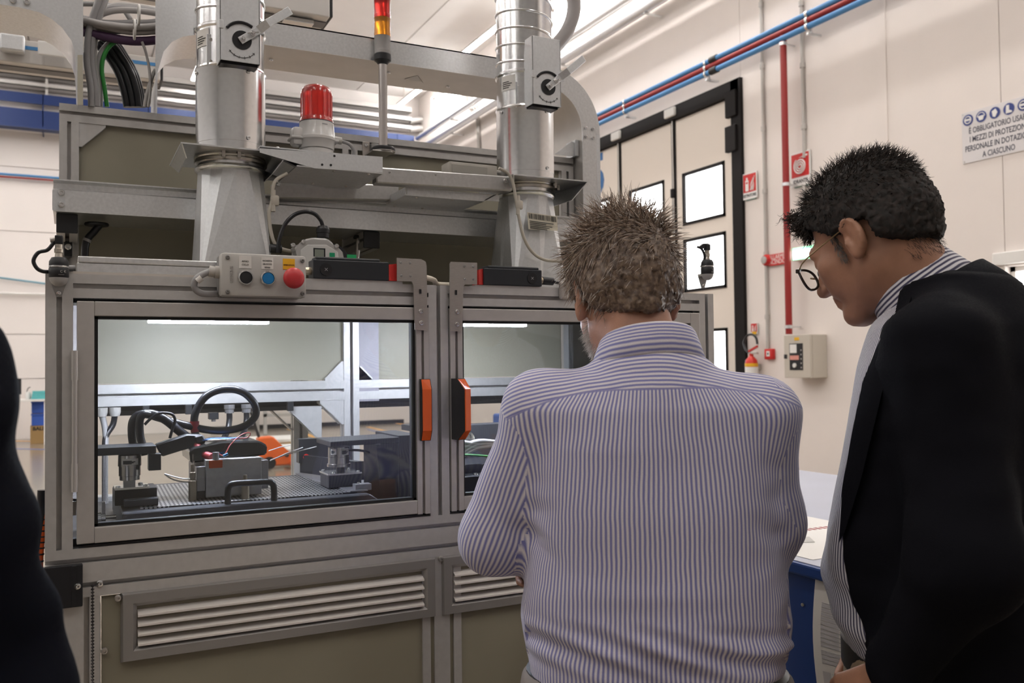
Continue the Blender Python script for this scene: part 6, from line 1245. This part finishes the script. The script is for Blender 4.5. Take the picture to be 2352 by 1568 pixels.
def hairmat(name, c, c2, rough=.45):
    m = bpy.data.materials.new(name); m.use_nodes = True; nt = m.node_tree; b = nt.nodes['Principled BSDF']; N = nt.nodes.new; L = nt.links.new
    tc = N('ShaderNodeTexCoord'); nz = N('ShaderNodeTexNoise'); nz.inputs['Scale'].default_value = 120; nz.inputs['Detail'].default_value = 3; L(tc.outputs['Object'], nz.inputs['Vector'])
    mr = N('ShaderNodeMapRange'); mr.inputs[1].default_value = .4; mr.inputs[2].default_value = .65; L(nz.outputs[0], mr.inputs[0]); mx = N('ShaderNodeMix'); mx.data_type = 'RGBA'; mx.inputs[6].default_value = tuple(c)+(1,); mx.inputs[7].default_value = tuple(c2)+(1,); L(mr.outputs[0], mx.inputs[0]); L(mx.outputs[2], b.inputs['Base Color']); b.inputs['Roughness'].default_value = rough
    return m
def scalp(rng, n, T, M, ok, infl=.006):
    q = rng.normal(size=(n*6, 3)); q /= np.linalg.norm(q, axis=1)[:, None]; c = A_((0, -.014, .040)); r = A_((.073, .094, .083))+infl
    P = c+q*r; keep = ok(P); P = P[keep][:n]; nr = (P-c)/(r*r); nr /= np.linalg.norm(nr, axis=1)[:, None]
    return P, nr
def hairline(P, front=.062, nape=-.062, ear=.018):
    x, y, z = np.abs(P[:, 0]), P[:, 1], P[:, 2]
    lim = np.where(y > .035, front+(.075-y)*0+.012*(x > .05), np.where(y > -.035, ear+(y+.035)/.07*(front-ear)*.6, nape+(y+.075)/.04*(ear-nape)*.5*(y > -.075)))
    return z > lim
def cap(name, T, M, hc, m, parent, infl, front, nape, ear, amp, seed):
    g = Grid(A_(hc)-.16, A_(hc)+.17, .0045); g.ell(T((0, -.014, .040)), A_((.073, .094, .083))+infl, .01, 1, M); g.cone(T((0, -.072, .0)), T((0, -.066, -.045)), .048, .040, .03); g.cone(T((.045, -.045, -.01)), T((-.045, -.045, -.01)), .035, .035, .03)
    def keep(P):
        q = (P-A_(hc))@M; x, y, z = np.abs(q[..., 0]), q[..., 1], q[..., 2]
        lim = np.where(y > .02, ear+(np.clip(y, .02, .07)-.02)/.05*(front-ear), np.where(y > -.04, ear, nape+(np.clip(y, -.09, -.04)+.09)/.05*(ear-nape)*.35))
        return lim-z+amp*np.sin(q[..., 0]*140+seed)*.5
    g.carve(keep); P, Q = g.mesh(2); rng = np.random.default_rng(seed)
    P = P+rng.normal(size=P.shape)*amp*.35
    return npmesh(name, P, Q, m, parent)
def person(name, label, o, yaw):
    t = bpy.data.objects.new('person', None); t.empty_display_size = .1; COL.objects.link(t); t.location = (o[0], o[1], 0); t.rotation_euler = (0, 0, -R_(yaw)); W[t.name] = Vector(); return tag(t, label, 'person')
def legs(g, hipz, off=0., toe=True, kk=.03, sp=.10, zmin=None):
    for x in (-1, 1):
        g.cone((x*sp, .0, hipz-.03), (x*(sp+.005), .01, .50), .088, .058, kk, 1, off); g.cone((x*(sp+.005), .01, .50), (x*(sp+.01), -.01, .10), .056, .040, kk, 1, off)
        if toe: g.cone((x*(sp+.01), -.03, .045), (x*(sp+.03), .15, .035), .040, .034, .02, 1, off)
def rings_off(rings, d): return [(z, cx, cy, rx+d, ry+d) for z, cx, cy, rx, ry in rings]
def folds(P, amp, sc, seed):
    from mathutils import noise
    out = np.empty(len(P))
    for i, p in enumerate(P): out[i] = noise.noise(Vector((p[0]*sc[0]+seed, p[1]*sc[1], p[2]*sc[2])))
    return out*amp
def vnormals(P, Q):
    n = np.cross(P[Q[:, 2]]-P[Q[:, 0]], P[Q[:, 3]]-P[Q[:, 1]]); v = np.zeros_like(P)
    for i in range(4): np.add.at(v, Q[:, i], n)
    return v/np.maximum(np.linalg.norm(v, axis=1), 1e-9)[:, None]
def armang(P, a, b):
    a, b = A_(a), A_(b); d = (b-a)/np.linalg.norm(b-a); u = np.cross(d, A_((0, 1, 0))); u /= np.linalg.norm(u); v = np.cross(d, u); q = P-a; return np.arctan2(q@v, q@u)
def segdist(P, a, b):
    a, b = A_(a, float), A_(b, float); ba = b-a; t = np.clip((P-a)@ba/(ba@ba), 0, 1); return np.linalg.norm(P-a-t[:, None]*ba, axis=1)
# ------------------------------------------------------------------ man in the striped shirt, seen from behind
def man_one():
    o = (.834, 1.173); yaw = 33.; t = person('person', 'grey haired man in a blue striped shirt seen from behind, arms folded', o, yaw)
    hc = A_((-.040, .055, 1.578)); M = rotm(R_(-17), R_(24), R_(0)); neck = A_((.0, -.01, 1.44))
    R1 = [(.93, 0, .0, .19, .125), (1.0, 0, .005, .200, .135), (1.07, 0, .012, .212, .148), (1.15, 0, .012, .205, .146), (1.25, 0, .005, .196, .136), (1.34, 0, 0, .192, .124), (1.40, 0, -.005, .180, .108), (1.44, 0, -.01, .12, .085), (1.46, 0, -.01, .075, .07)]
    sl, sr = A_((-.176, -.005, 1.396)), A_((.166, -.005, 1.386)); el, er = A_((-.258, .015, 1.185)), A_((.180, .02, 1.215))
    wl, wr = A_((.02, .255, 1.20)), A_((-.165, .185, 1.155))
    g = Grid((-.36, -.24, 0), (.32, .40, 1.76), .0048)
    g.loft(rings_off(R1, -.028)); legs(g, .96, -.012); g.cone((-.08, 0, .92), (.08, 0, .92), .095, .095, .04)
    for s_, e_, w_ in ((sl, el, wl), (sr, er, wr)): g.cone(neck+A_((0, -.01, -.045)), s_+A_((0, 0, -.01)), .048, .040, .04); g.cone(s_, e_, .042, .038, .03); g.cone(e_, w_, .038, .027, .02)
    add_hand(g, wl, (.75, .15, .25), (0, -1, 0), 1, .35); add_hand(g, wr, (-.55, -.75, -.15), (.7, -.7, 0), -1, .35)
    T = add_head(g, hc, M, neck)
    P, Q = g.mesh(2); npmesh('body', P, Q, SKIN, t)
    # shirt
    g = Grid((-.37, -.26, .93), (.33, .34, 1.52), .005)
    g.loft(R1, .03); 
    for s_, e_, w_ in ((sl, el, wl), (sr, er, wr)):
        g.cone(neck+A_((0, -.005, -.028)), s_+A_((0, 0, .004)), .062, .056, .05); g.cone(s_, e_, .057, .054, .035); g.cone(e_, w_, .055, .040, .03)
    g.cone(neck+A_((0, -.01, -.01)), neck+A_((0, -.005, .02)), .075, .07, .03)
    wv = lambda P: .982+.012*np.sin(P[..., 0]*9+.8)+.016*np.clip(np.abs(P[..., 0])-.1, 0, 1)*4-P[..., 2]
    g.carve(wv); g.carve(lambda P: P[..., 2]-1.492)
    P, Q = g.mesh(3); nr = vnormals(P, Q)
    x, y, z = P.T
    low = np.clip((1.17-z)/.1, 0, 1); tors = np.abs(x) < .20
    f = folds(P, .011, (3.2, 6, 24), 3)*low*tors+folds(P, .006, (7, 9, 9), 9)+folds(P, .010, (18, 10, 30), 5)*np.exp(-((np.abs(x)-.185)/.035)**2)*np.exp(-((z-1.20)/.09)**2)
    f += .006*np.sin((z+.06*np.sin(x*7))*150)*np.clip(1-np.abs(z-1.045)/.05, 0, 1)*tors*(y < .05)
    P = P+nr*f[:, None]
    dl = segdist(P, sl, el); dr = segdist(P, sr, er); dl2 = segdist(P, el, wl); dr2 = segdist(P, er, wr)
    ua = np.arctan2(x/.2, -y/.14)*.2
    seam = z-(1.432-.9*np.clip(np.abs(x-.01)-.06, 0, 1)**2*1.6+.012*x)
    yk = z+.35*y+.5*np.clip(np.abs(x), 0, .3)**2
    fc = P[Q].mean(1); fx = fc[:, 0]
    isl = (segdist(fc, sl, el) < .066) & (fx < -.188-.02*(fc[:, 2]-1.3)) | (segdist(fc, el, wl) < .064) & (fc[:, 1] > -.02) & (fx < -.15)
    isr = (segdist(fc, sr, er) < .066) & (fx > .186) | (segdist(fc, er, wr) < .064) & (fx > .15) & (fc[:, 1] > -.02)
    U = np.stack([ua[Q], seam[Q]], -1); Yk = np.stack([yk[Q], 0*yk[Q]], -1)
    for mask, a, b in ((isl, sl, el), (isr, sr, er)):
        an = armang(P, a, b)[Q[mask]]; ref = an[:, :1]; an = ref+((an-ref+np.pi) % (2*np.pi)-np.pi); U[mask] = np.stack([an*.055, an*0-1], -1)
    SH = cloth('blue striped linen', (.61, .57, .585), (.155, .155, .35), .0074, .5, .30)
    npmesh('shirt', P, Q, SH, t, uv={'stripe': U, 'yoke': Yk})
    # collar: folded band around the neck
    n = 40; rings = []; vs_ = []
    cc = A_((-.004, .012, 1.488))
    for rad, dz, vv in ((.068, .040, 0), (.072, .046, .006), (.076, .041, .012), (.083, .022, .039), (.090, .000, .058), (.086, -.006, .062), (.074, .02, .08)):
        rings.append([cc+A_((rad*1.02*math.sin(a), -rad*1.06*math.cos(a), dz-.020*(1-math.cos(a))+.006*math.sin(a))) for a in [2*math.pi*k/n for k in range(n+1)]]); vs_.append(vv)
    P = A_(rings).reshape(-1, 3); Q = A_([(i*(n+1)+k, i*(n+1)+k+1, (i+1)*(n+1)+k+1, (i+1)*(n+1)+k) for i in range(len(rings)-1) for k in range(n)]); vv = np.repeat(A_(vs_), n+1)
    npmesh('collar', P, Q[:, ::-1], SH, t, uv={'stripe': np.stack([0*vv[Q[:, ::-1]], 0*vv[Q[:, ::-1]]+.5], -1), 'yoke': np.stack([vv[Q[:, ::-1]], 0*vv[Q[:, ::-1]]], -1)})
    # trousers and belt, shoes
    g = Grid((-.30, -.24, .06), (.30, .26, 1.02), .008); g.loft([(.90, 0, 0, .188, .138), (1.0, 0, .003, .200, .138)]); legs(g, .96, .018, False); g.cone((-.09, 0, .93), (.09, 0, .93), .115, .115, .04); g.carve(lambda P: P[..., 2]-.985)
    P, Q = g.mesh(2); npmesh('trousers', P, Q, mat('taupe trousers', (.20, .17, .15), .85), t)
    MB().loft([[( .200*math.sin(a)*(1+e), .003-.140*math.cos(a)*(1+e), z) for a in [2*math.pi*k/48 for k in range(48)]] for z, e in ((.945, 0), (.945, .03), (.985, .03), (.985, 0))]).build('belt', BLACK, t, 40)
    for x_ in (-1, 1):
        g = Grid((-.2, -.16, 0), (.2, .26, .12), .007); g.cone((x_*.11, -.035, .048), (x_*.13, .16, .038), .046, .038, .02); P, Q = g.mesh(2); npmesh('shoe', P, Q, BLACK, t)
    # hair
    HB = hairmat('brown grey hair', (.20, .135, .095), (.46, .35, .26)); HG = hairmat('grey hair', (.28, .235, .20), (.55, .49, .44)); HD = hairmat('dark brown hair', (.085, .053, .037), (.21, .145, .10))
    hr = cap('hair', T, M, hc, HD, t, .015, .075, -.072, .004, .004, 4)
    rng = np.random.default_rng(5)
    def tw(P): return P@M.T+hc
    Pq, nq = scalp(rng, 4200, T, M, lambda P: hairline(P, .058, -.06, -.002), .010)
    up = np.clip((Pq[:, 2]-.055)/.06, 0, 1)[:, None]; nz_ = rng.normal(size=nq.shape)
    fl = np.stack([-.75+.35*np.sin(Pq[:, 2]*60+Pq[:, 0]*35), -.15+0*Pq[:, 0], -.55+.35*np.sin(Pq[:, 0]*45+1)], 1); fl -= nq*np.sum(fl*nq, 1)[:, None]
    topd = np.stack([.25*np.sign(Pq[:, 0])+.5*nz_[:, 0], -.15+.45*nz_[:, 1], .75+.2*nz_[:, 2]], 1)
    dr_ = nq*(.22+.15*up)+(1-up)*fl+up*topd*.8+nz_*.16
    ln = .026+.020*rng.random(len(Pq))+.022*up[:, 0]*rng.random(len(Pq))
    pick = rng.random(len(Pq)); lo = Pq[:, 2] < .03
    gm = (lo & (pick < .55)) | (pick < .16); dm = ~gm & (pick > .68)
    for nm, mk, mm in (('hair_strands', ~gm & ~dm, HB), ('hair_strands', gm, HG), ('hair_strands', dm, HD)):
        h_ = strands(nm, tw(Pq[mk]), dr_[mk]@M.T, ln[mk], .0011, mm, hr, .35, jit=.13); h_['kind'] = 'stuff'
    # short beard on the cheeks
    Pb = []
    for s_ in (-1, 1):
        for k in range(520):
            u, v = rng.random(), rng.random(); Pb.append((s_*(.060-.022*u+.002*rng.normal()), .0+.07*u, -.030-.062*v-.01*u))
    Pb = A_(Pb); c0 = A_((0, .026, -.030)); nb = (Pb-c0)/A_((.058, .064, .078))**2; nb /= np.linalg.norm(nb, axis=1)[:, None]; k0 = np.linalg.norm((Pb-c0)/A_((.060, .066, .080)), axis=1); Pb = c0+(Pb-c0)/k0[:, None]
    h_ = strands('beard', tw(Pb), (nb+A_((0, .2, -.6))+rng.normal(size=nb.shape)*.3)@M.T, .012+.008*rng.random(len(Pb)), .0006, hairmat('white beard hair', (.45, .40, .36), (.62, .57, .52)), hr, .2, seg=3); h_['kind'] = 'stuff'
    return t
man_one()
# ------------------------------------------------------------------ man in the dark jacket, and the dark sleeve at the left edge
def man_two():
    o = (1.254, .965); yaw = -30.; t = person('person', 'dark haired man with glasses in a dark jacket looking down', o, yaw)
    hc = A_((-.012, .102, 1.668)); M = rotm(R_(15), R_(27)); neck = A_((.0, .0, 1.555))
    R1 = [(.93, 0, 0, .185, .135), (1.0, 0, 0, .19, .14), (1.043, 0, .0, .195, .142), (1.074, 0, .004, .20, .160), (1.132, 0, .004, .205, .170), (1.20, 0, .0, .205, .166), (1.272, 0, -.004, .205, .156), (1.375, 0, -.010, .205, .138), (1.46, 0, -.014, .20, .124), (1.52, 0, -.015, .16, .108), (1.56, 0, -.015, .10, .085), (1.585, 0, -.012, .07, .07)]
    sl, sr = A_((-.185, -.02, 1.485)), A_((.185, -.02, 1.485)); el, er = A_((-.27, -.06, 1.20)), A_((.25, -.03, 1.19)); wl, wr = A_((-.238, .045, 1.03)), A_((.20, .14, 1.0))
    g = Grid((-.35, -.22, 0), (.33, .32, 1.82), .004)
    g.loft(rings_off(R1, -.022)); legs(g, .97, -.01); g.cone((-.09, 0, .94), (.09, 0, .94), .10, .10, .04)
    for s_, e_, w_ in ((sl, el, wl), (sr, er, wr)): g.cone(neck+A_((0, -.01, -.05)), s_+A_((0, 0, -.01)), .052, .044, .04); g.cone(s_, e_, .044, .040, .03); g.cone(e_, w_, .038, .027, .02)
    add_hand(g, wl, (.30, .60, -.48), (.8, -.1, -.3), 1, .45); add_hand(g, wr, (-.1, .3, -.8), (-1, 0, 0), -1, .4)
    T = add_head(g, hc, M, neck, 1.0)
    P, Q = g.mesh(2); npmesh('body', P, Q, SKIN2, t)
    WH = cloth('navy striped cotton', (.62, .60, .62), (.035, .03, .07), .0062, .52, .16)
    # shirt
    g = Grid((-.27, -.22, .96), (.27, .26, 1.62), .006); g.loft(rings_off(R1, .008), .03); g.cone((0, .0, 1.54), (0, .03, 1.575), .078, .074, .03); g.carve(lambda P: 1.025+.02*np.cos(P[..., 0]*10)-P[..., 2]); g.carve(lambda P: P[..., 2]-1.60+.62*(P[..., 1]+.02))
    P, Q = g.mesh(3); nr = vnormals(P, Q); x, y, z = P.T
    P = P+nr*(folds(P, .010, (9, 9, 16), 2)*np.clip((1.25-z)/.12, 0, 1)+folds(P, .004, (12, 12, 5), 8))[:, None]
    ua = np.arctan2(x/.2, y/.17)*.2
    # stripes run down the front and swing back under the belly
    U = np.stack([(ua+.22*np.clip(1.14-z, 0, .2)*np.sign(x)*-1)[Q], 0*x[Q]-1], -1)
    npmesh('shirt', P, Q, WH, t, uv={'stripe': U, 'yoke': U*0})
    MB().cyl((-.012, .144, 1.30), (-.012, .1555, 1.30), .0055, 12).build('shirt_button', WHITEP, t); 
    def ringset(cc, spec, tilt, n=44, sq=1.0, lat=1.0, gap=0.):
        Mt = rotm(0, tilt); rings = []
        for rad, dz in spec: rings.append([A_(cc)+Mt@A_((rad*lat*math.sin(a), -rad*sq*math.cos(a), dz)) for a in [gap+(2*math.pi-2*gap)*k/n for k in range(n+1)]])
        P = A_(rings).reshape(-1, 3); Q = A_([(i*(n+1)+k, (i+1)*(n+1)+k, (i+1)*(n+1)+k+1, i*(n+1)+k+1) for i in range(len(rings)-1) for k in range(n)]); return P, Q, n
    spec = ((.064, .046), (.067, .052), (.071, .047), (.080, .012), (.086, -.012), (.078, -.012))
    P, Q, n = ringset((0, .020, 1.570), spec, R_(38), sq=1.02); v = np.repeat(A_((0, .005, .010, .040, .058, .064)), n+1); an = np.tile(np.linspace(0, 2*math.pi*.075, n+1), len(spec))
    Us = np.stack([v[Q]*1.0, 0*v[Q]-1], -1); npmesh('collar', P, Q, WH, t, uv={'stripe': Us, 'yoke': Us*0})
    # jacket
    JK = mat('dark navy wool', (.0045, .0045, .0065), .95, 0, noise=.2, nscale=300, bump=.1, bscale=700, spec=.08)
    g = Grid((-.38, -.28, .70), (.38, .30, 1.66), .006); J1 = [(.72, 0, -.005, .215, .165), (.85, 0, -.005, .212, .165)]+[r for r in R1 if r[0] > .98]
    g.loft(rings_off(J1, .020), .03)
    for s_, e_, w_ in ((sl, el, wl), (sr, er, wr)): g.cone(neck+A_((0, -.035, -.02)), s_+A_((0, 0, .008)), .066, .062, .05); g.cone(s_, e_, .068, .064, .04); g.cone(e_, w_+(e_-w_)*.12, .063, .046, .03)
    zz = A_([.70, .95, 1.0, 1.035, 1.062, 1.108, 1.16, 1.236, 1.324, 1.433, 1.50, 1.56, 1.66]); yy_ = A_([.02, .05, .065, .072, .080, .106, .118, .122, .112, .082, .06, .045, .04])
    def segd(P, a, b): ba = b-a; tt = np.clip((P-a)@ba/(ba@ba), 0, 1); return np.linalg.norm(P-a-tt[..., None]*ba, axis=-1)
    def openf(P): return np.minimum(P[..., 1]-np.interp(P[..., 2], zz, yy_), np.minimum(segd(P, el, wl), segd(P, er, wr))-.066)
    g.carve(openf); g.carve(lambda P: np.minimum(.082-np.linalg.norm((P-A_((0, .03, 1.58)))[..., :2], axis=-1), P[..., 2]-1.50)); g.carve(lambda P: P[..., 2]-1.625+.62*(P[..., 1]+.02))
    P, Q = g.mesh(3); nr = vnormals(P, Q); P = P+nr*(folds(P, .010, (7, 7, 7), 6)+folds(P, .005, (14, 14, 22), 16))[:, None]; npmesh('jacket', P, Q, JK, t)
    spec = ((.084, .010), (.088, .028), (.094, .030), (.104, .0), (.112, -.034), (.104, -.036)); P, Q, n = ringset((0, -.004, 1.548), spec, R_(36), sq=1.0, lat=1.05, gap=0.); a_ = np.linspace(0, 2*math.pi, n+1); keep = [q for q in Q if .0 <= (q[0] % (n+1)) <= n*.31 or (q[0] % (n+1)) >= n*.69]
    npmesh('jacket_collar', P, A_(keep), JK, t)
    # lapels: long flat folded strips along both front edges
    for s_ in (-1,):
        rings = []
        for z, w_, wd in ((1.545, .150, .02), (1.50, .180, .026), (1.44, .193, .028), (1.375, .191, .030), (1.28, .189, .026), (1.20, .197, .008)):
            rx = np.interp(z, [r[0] for r in R1], [r[3] for r in R1])+.026; ry = np.interp(z, [r[0] for r in R1], [r[4] for r in R1])+.026; cy = np.interp(z, [r[0] for r in R1], [r[2] for r in R1])
            row = []
            for k in range(6): xx = min(w_-.004+wd*k/5, rx*.97); row.append((s_*xx, cy+ry*(1-(xx/rx)**2.4)**(1/2.4)-.004, z+.02*k/5))
            rings.append(row)
        MB().loft(rings, False).build('lapel', JK, t, 60)
    # trousers, belt, shoes
    g = Grid((-.30, -.24, .06), (.30, .26, 1.06), .008); g.loft([(.90, 0, 0, .188, .145), (1.02, 0, .002, .192, .150)]); legs(g, .98, .02, False); g.cone((-.09, 0, .93), (.09, 0, .93), .118, .118, .04); g.carve(lambda P: P[..., 2]-1.025)
    P, Q = g.mesh(2); P = P+vnormals(P, Q)*folds(P, .016, (14, 14, 10), 3)[:, None]; npmesh('trousers', P, Q, mat('khaki chino', (.30, .22, .135), .85), t)
    MB().loft([[(.196*math.sin(a)*(1+e), .002-.153*math.cos(a)*(1+e), z) for a in [2*math.pi*k/48 for k in range(48)]] for z, e in ((.99, 0), (.99, .035), (1.03, .035), (1.03, 0))]).build('belt', BLACK, t, 40)
    for x_ in (-1, 1):
        g = Grid((-.2, -.16, 0), (.2, .26, .12), .007); g.cone((x_*.11, -.035, .048), (x_*.13, .16, .038), .046, .038, .02); P, Q = g.mesh(2); npmesh('shoe', P, Q, BLACK, t)
    # watch cuff line
    c = wl+(el-wl)*.10; d = (el-wl)/np.linalg.norm(el-wl); MB().cyl(c-d*.012, c+d*.004, .036, 20).build('shirt_cuff', SWHITE, t, 50)
    # hair
    HK = hairmat('near black hair', (.006, .004, .003), (.018, .010, .007), .8); HR = hairmat('warm dark hair', (.014, .008, .005), (.045, .025, .016), .7); HGy = hairmat('grey temple hair', (.06, .05, .045), (.16, .14, .12))
    hr = cap('hair', T, M, hc, HK, t, .014, .070, -.052, .014, .004, 11); rng = np.random.default_rng(9)
    tw = lambda P: P@M.T+hc
    Pq, nq = scalp(rng, 3800, T, M, lambda P: hairline(P, .056, -.046, .0) & ~((np.abs(P[:, 0]) > .055) & (P[:, 1] > -.045) & (P[:, 1] < .03) & (P[:, 2] < .034)), .009); up = np.clip((Pq[:, 2]-.045)/.06, 0, 1)[:, None]; fr_ = np.clip((Pq[:, 1]-.0)/.07, 0, 1)[:, None]
    fl = np.tile(A_((0, -.35, -.75)), (len(Pq), 1)); fl -= nq*np.sum(fl*nq, 1)[:, None]
    dr_ = nq*(.16+.2*up)+fl*(1-up)+up*fr_*A_((0, .75, .15))+up*(1-fr_)*A_((0, -.5, .2))+rng.normal(size=nq.shape)*.22
    ln = .014+.007*rng.random(len(Pq))+.014*up[:, 0]; pick = rng.random(len(Pq)) < .35
    for mk, mm in ((~pick, HK), (pick, HR)): strands('hair_strands', tw(Pq[mk]), dr_[mk]@M.T, ln[mk], .0010, mm, hr, .3, curl=.45, jit=.15)['kind'] = 'stuff'
    # curly fringe over the forehead
    q = np.stack([rng.uniform(-.05, .05, 700), rng.uniform(.068, .090, 700), rng.uniform(.068, .108, 700)], 1); strands('curly_fringe', tw(q), np.tile(A_((0, .8, .25)), (700, 1))@M.T+rng.normal(size=(700, 3))*.45, .022+.018*rng.random(700), .0009, HR, hr, .6, curl=1.5, seg=8)['kind'] = 'stuff'
    for s_ in (-1, 1):
        q = np.stack([np.full(150, s_*.066), rng.uniform(.020, .032, 150), rng.uniform(-.026, .02, 150)], 1); strands('sideburn', tw(q), np.tile(A_((s_*.25, -.05, -.9)), (150, 1))@M.T+rng.normal(size=(150, 3))*.2, np.full(150, .009), .00045, HGy, hr, .2, seg=3)['kind'] = 'stuff'
    q = np.stack([rng.uniform(-.050, .050, 520), rng.uniform(-.098, -.080, 520), rng.uniform(-.078, -.042, 520)], 1); q[:, 1] += q[:, 0]**2*9+np.clip(-.06-q[:, 2], 0, 1)*.4
    strands('nape_hair', tw(q), np.tile(A_((0, -.25, -.9)), (520, 1))@M.T+rng.normal(size=(520, 3))*.15, rng.uniform(.004, .009, 520), .00035, HK, hr, .1, seg=3)['kind'] = 'stuff'
    # glasses
    gl = bpy.data.objects.new('glasses', None); COL.objects.link(gl); gl.location = t.location; gl.rotation_euler = t.rotation_euler; W[gl.name] = Vector(); tag(gl, 'thin dark framed glasses on the man in the dark jacket', 'glasses')
    HF = mat('tortoise frame', (.025, .016, .012), .25); TMP = mat('gold temple', (.35, .25, .13), .3, .9)
    for s_ in (-1, 1):
        pts = [T((s_*(.033+.025*math.copysign(abs(math.cos(a))**.8, math.cos(a))), .116-.006*abs(math.cos(a)), -.006+.020*math.copysign(abs(math.sin(a))**.8, math.sin(a)))) for a in [2*math.pi*k/28 for k in range(28)]]
        MB().tube(pts, .0022, 8, True).build('rim', HF, gl, 60); ctr = sum((Vector(p) for p in pts), Vector())/28
        MB().add([ctr]+[Vector(p) for p in pts], [(0, i+1, (i+1) % 28+1) for i in range(28)]).build('lens', glassmat('spectacle lens', (.97, .97, .97), 0, -.06), gl)
        MB().tube(cr([T((s_*.058, .108, .006)), T((s_*.072, .085, .010)), T((s_*.078, .03, .014)), T((s_*.080, -.01, .014)), T((s_*.078, -.03, -.005))], 5), .0012, 6).build('temple', TMP, gl, 60); MB().box(A_(T((s_*.058, .110, .006)))-.0035, A_(T((s_*.058, .110, .006)))+.0035, .001).build('hinge', HF, gl)
    MB().tube(cr([T((-.009, .118, 0)), T((0, .121, .002)), T((.009, .118, 0))], 4), .0016, 6).build('bridge', TMP, gl, 60)
    return t
man_two()
def man_three():
    o = (-.270, .93); yaw = 12.; t = person('person', 'man in a dark jacket cut off at the left edge', o, yaw)
    hc = A_((0, .04, 1.70)); M = rotm(R_(20), R_(12)); neck = A_((0, 0, 1.52)); R1 = [(.93, 0, 0, .175, .125), (1.1, 0, .01, .185, .14), (1.25, 0, .0, .185, .13), (1.38, 0, 0, .19, .12), (1.45, 0, -.01, .17, .10), (1.50, 0, -.01, .10, .08), (1.53, 0, -.01, .07, .07)]
    sl, sr = A_((-.18, -.01, 1.45)), A_((.162, -.01, 1.468)); el, er = A_((-.23, -.02, 1.16)), A_((.216, .02, 1.17)); wl, wr = A_((-.2, .12, .95)), A_((.20, .10, .93))
    g = Grid((-.34, -.24, 0), (.34, .34, 1.86), .006); g.loft(rings_off(R1, -.02)); legs(g, .97, -.01); g.cone((-.08, 0, .93), (.08, 0, .93), .10, .10, .04)
    for s_, e_, w_ in ((sl, el, wl), (sr, er, wr)): g.cone(neck+A_((0, -.01, -.05)), s_, .05, .042, .04); g.cone(s_, e_, .042, .038, .03); g.cone(e_, w_, .036, .027, .02)
    add_hand(g, wl, (0, .25, -.9), (.9, 0, 0), 1, .3); add_hand(g, wr, (0, .25, -.9), (-.9, 0, 0), -1, .3)
    T = add_head(g, hc, M, neck); P, Q = g.mesh(2); npmesh('body', P, Q, SKIN, t)
    JN = mat('black navy jacket', (.004, .0045, .008), .95, 0, noise=.2, nscale=200, spec=.08)
    g = Grid((-.36, -.26, .74), (.36, .24, 1.56), .007); g.loft(rings_off([(.75, 0, 0, .19, .14)]+R1, .014), .03)
    for s_, e_, w_ in ((sl, el, wl), (sr, er, wr)): g.cone(neck+A_((0, -.02, -.03)), s_, .065, .06, .05); g.cone(s_, e_, .063, .060, .04); g.cone(e_, w_, .058, .042, .03)
    g.carve(lambda P: P[..., 2]-1.535); P, Q = g.mesh(3); P = P+vnormals(P, Q)*folds(P, .014, (8, 8, 16), 1)[:, None]; npmesh('jacket', P, Q, JN, t)
    g = Grid((-.30, -.24, .06), (.30, .26, 1.0), .009); legs(g, .96, .018, False); g.cone((-.09, 0, .93), (.09, 0, .93), .118, .118, .04); P, Q = g.mesh(2); npmesh('trousers', P, Q, JN, t)
    for x_ in (-1, 1):
        g = Grid((-.2, -.16, 0), (.2, .26, .12), .007); g.cone((x_*.11, -.035, .048), (x_*.13, .16, .038), .046, .038, .02); P, Q = g.mesh(2); npmesh('shoe', P, Q, BLACK, t)
    cap('hair', T, M, hc, hairmat('dark short hair', (.02, .014, .01), (.05, .035, .025)), t, .012, .07, -.05, .006, .004, 2)
    return t
man_three()
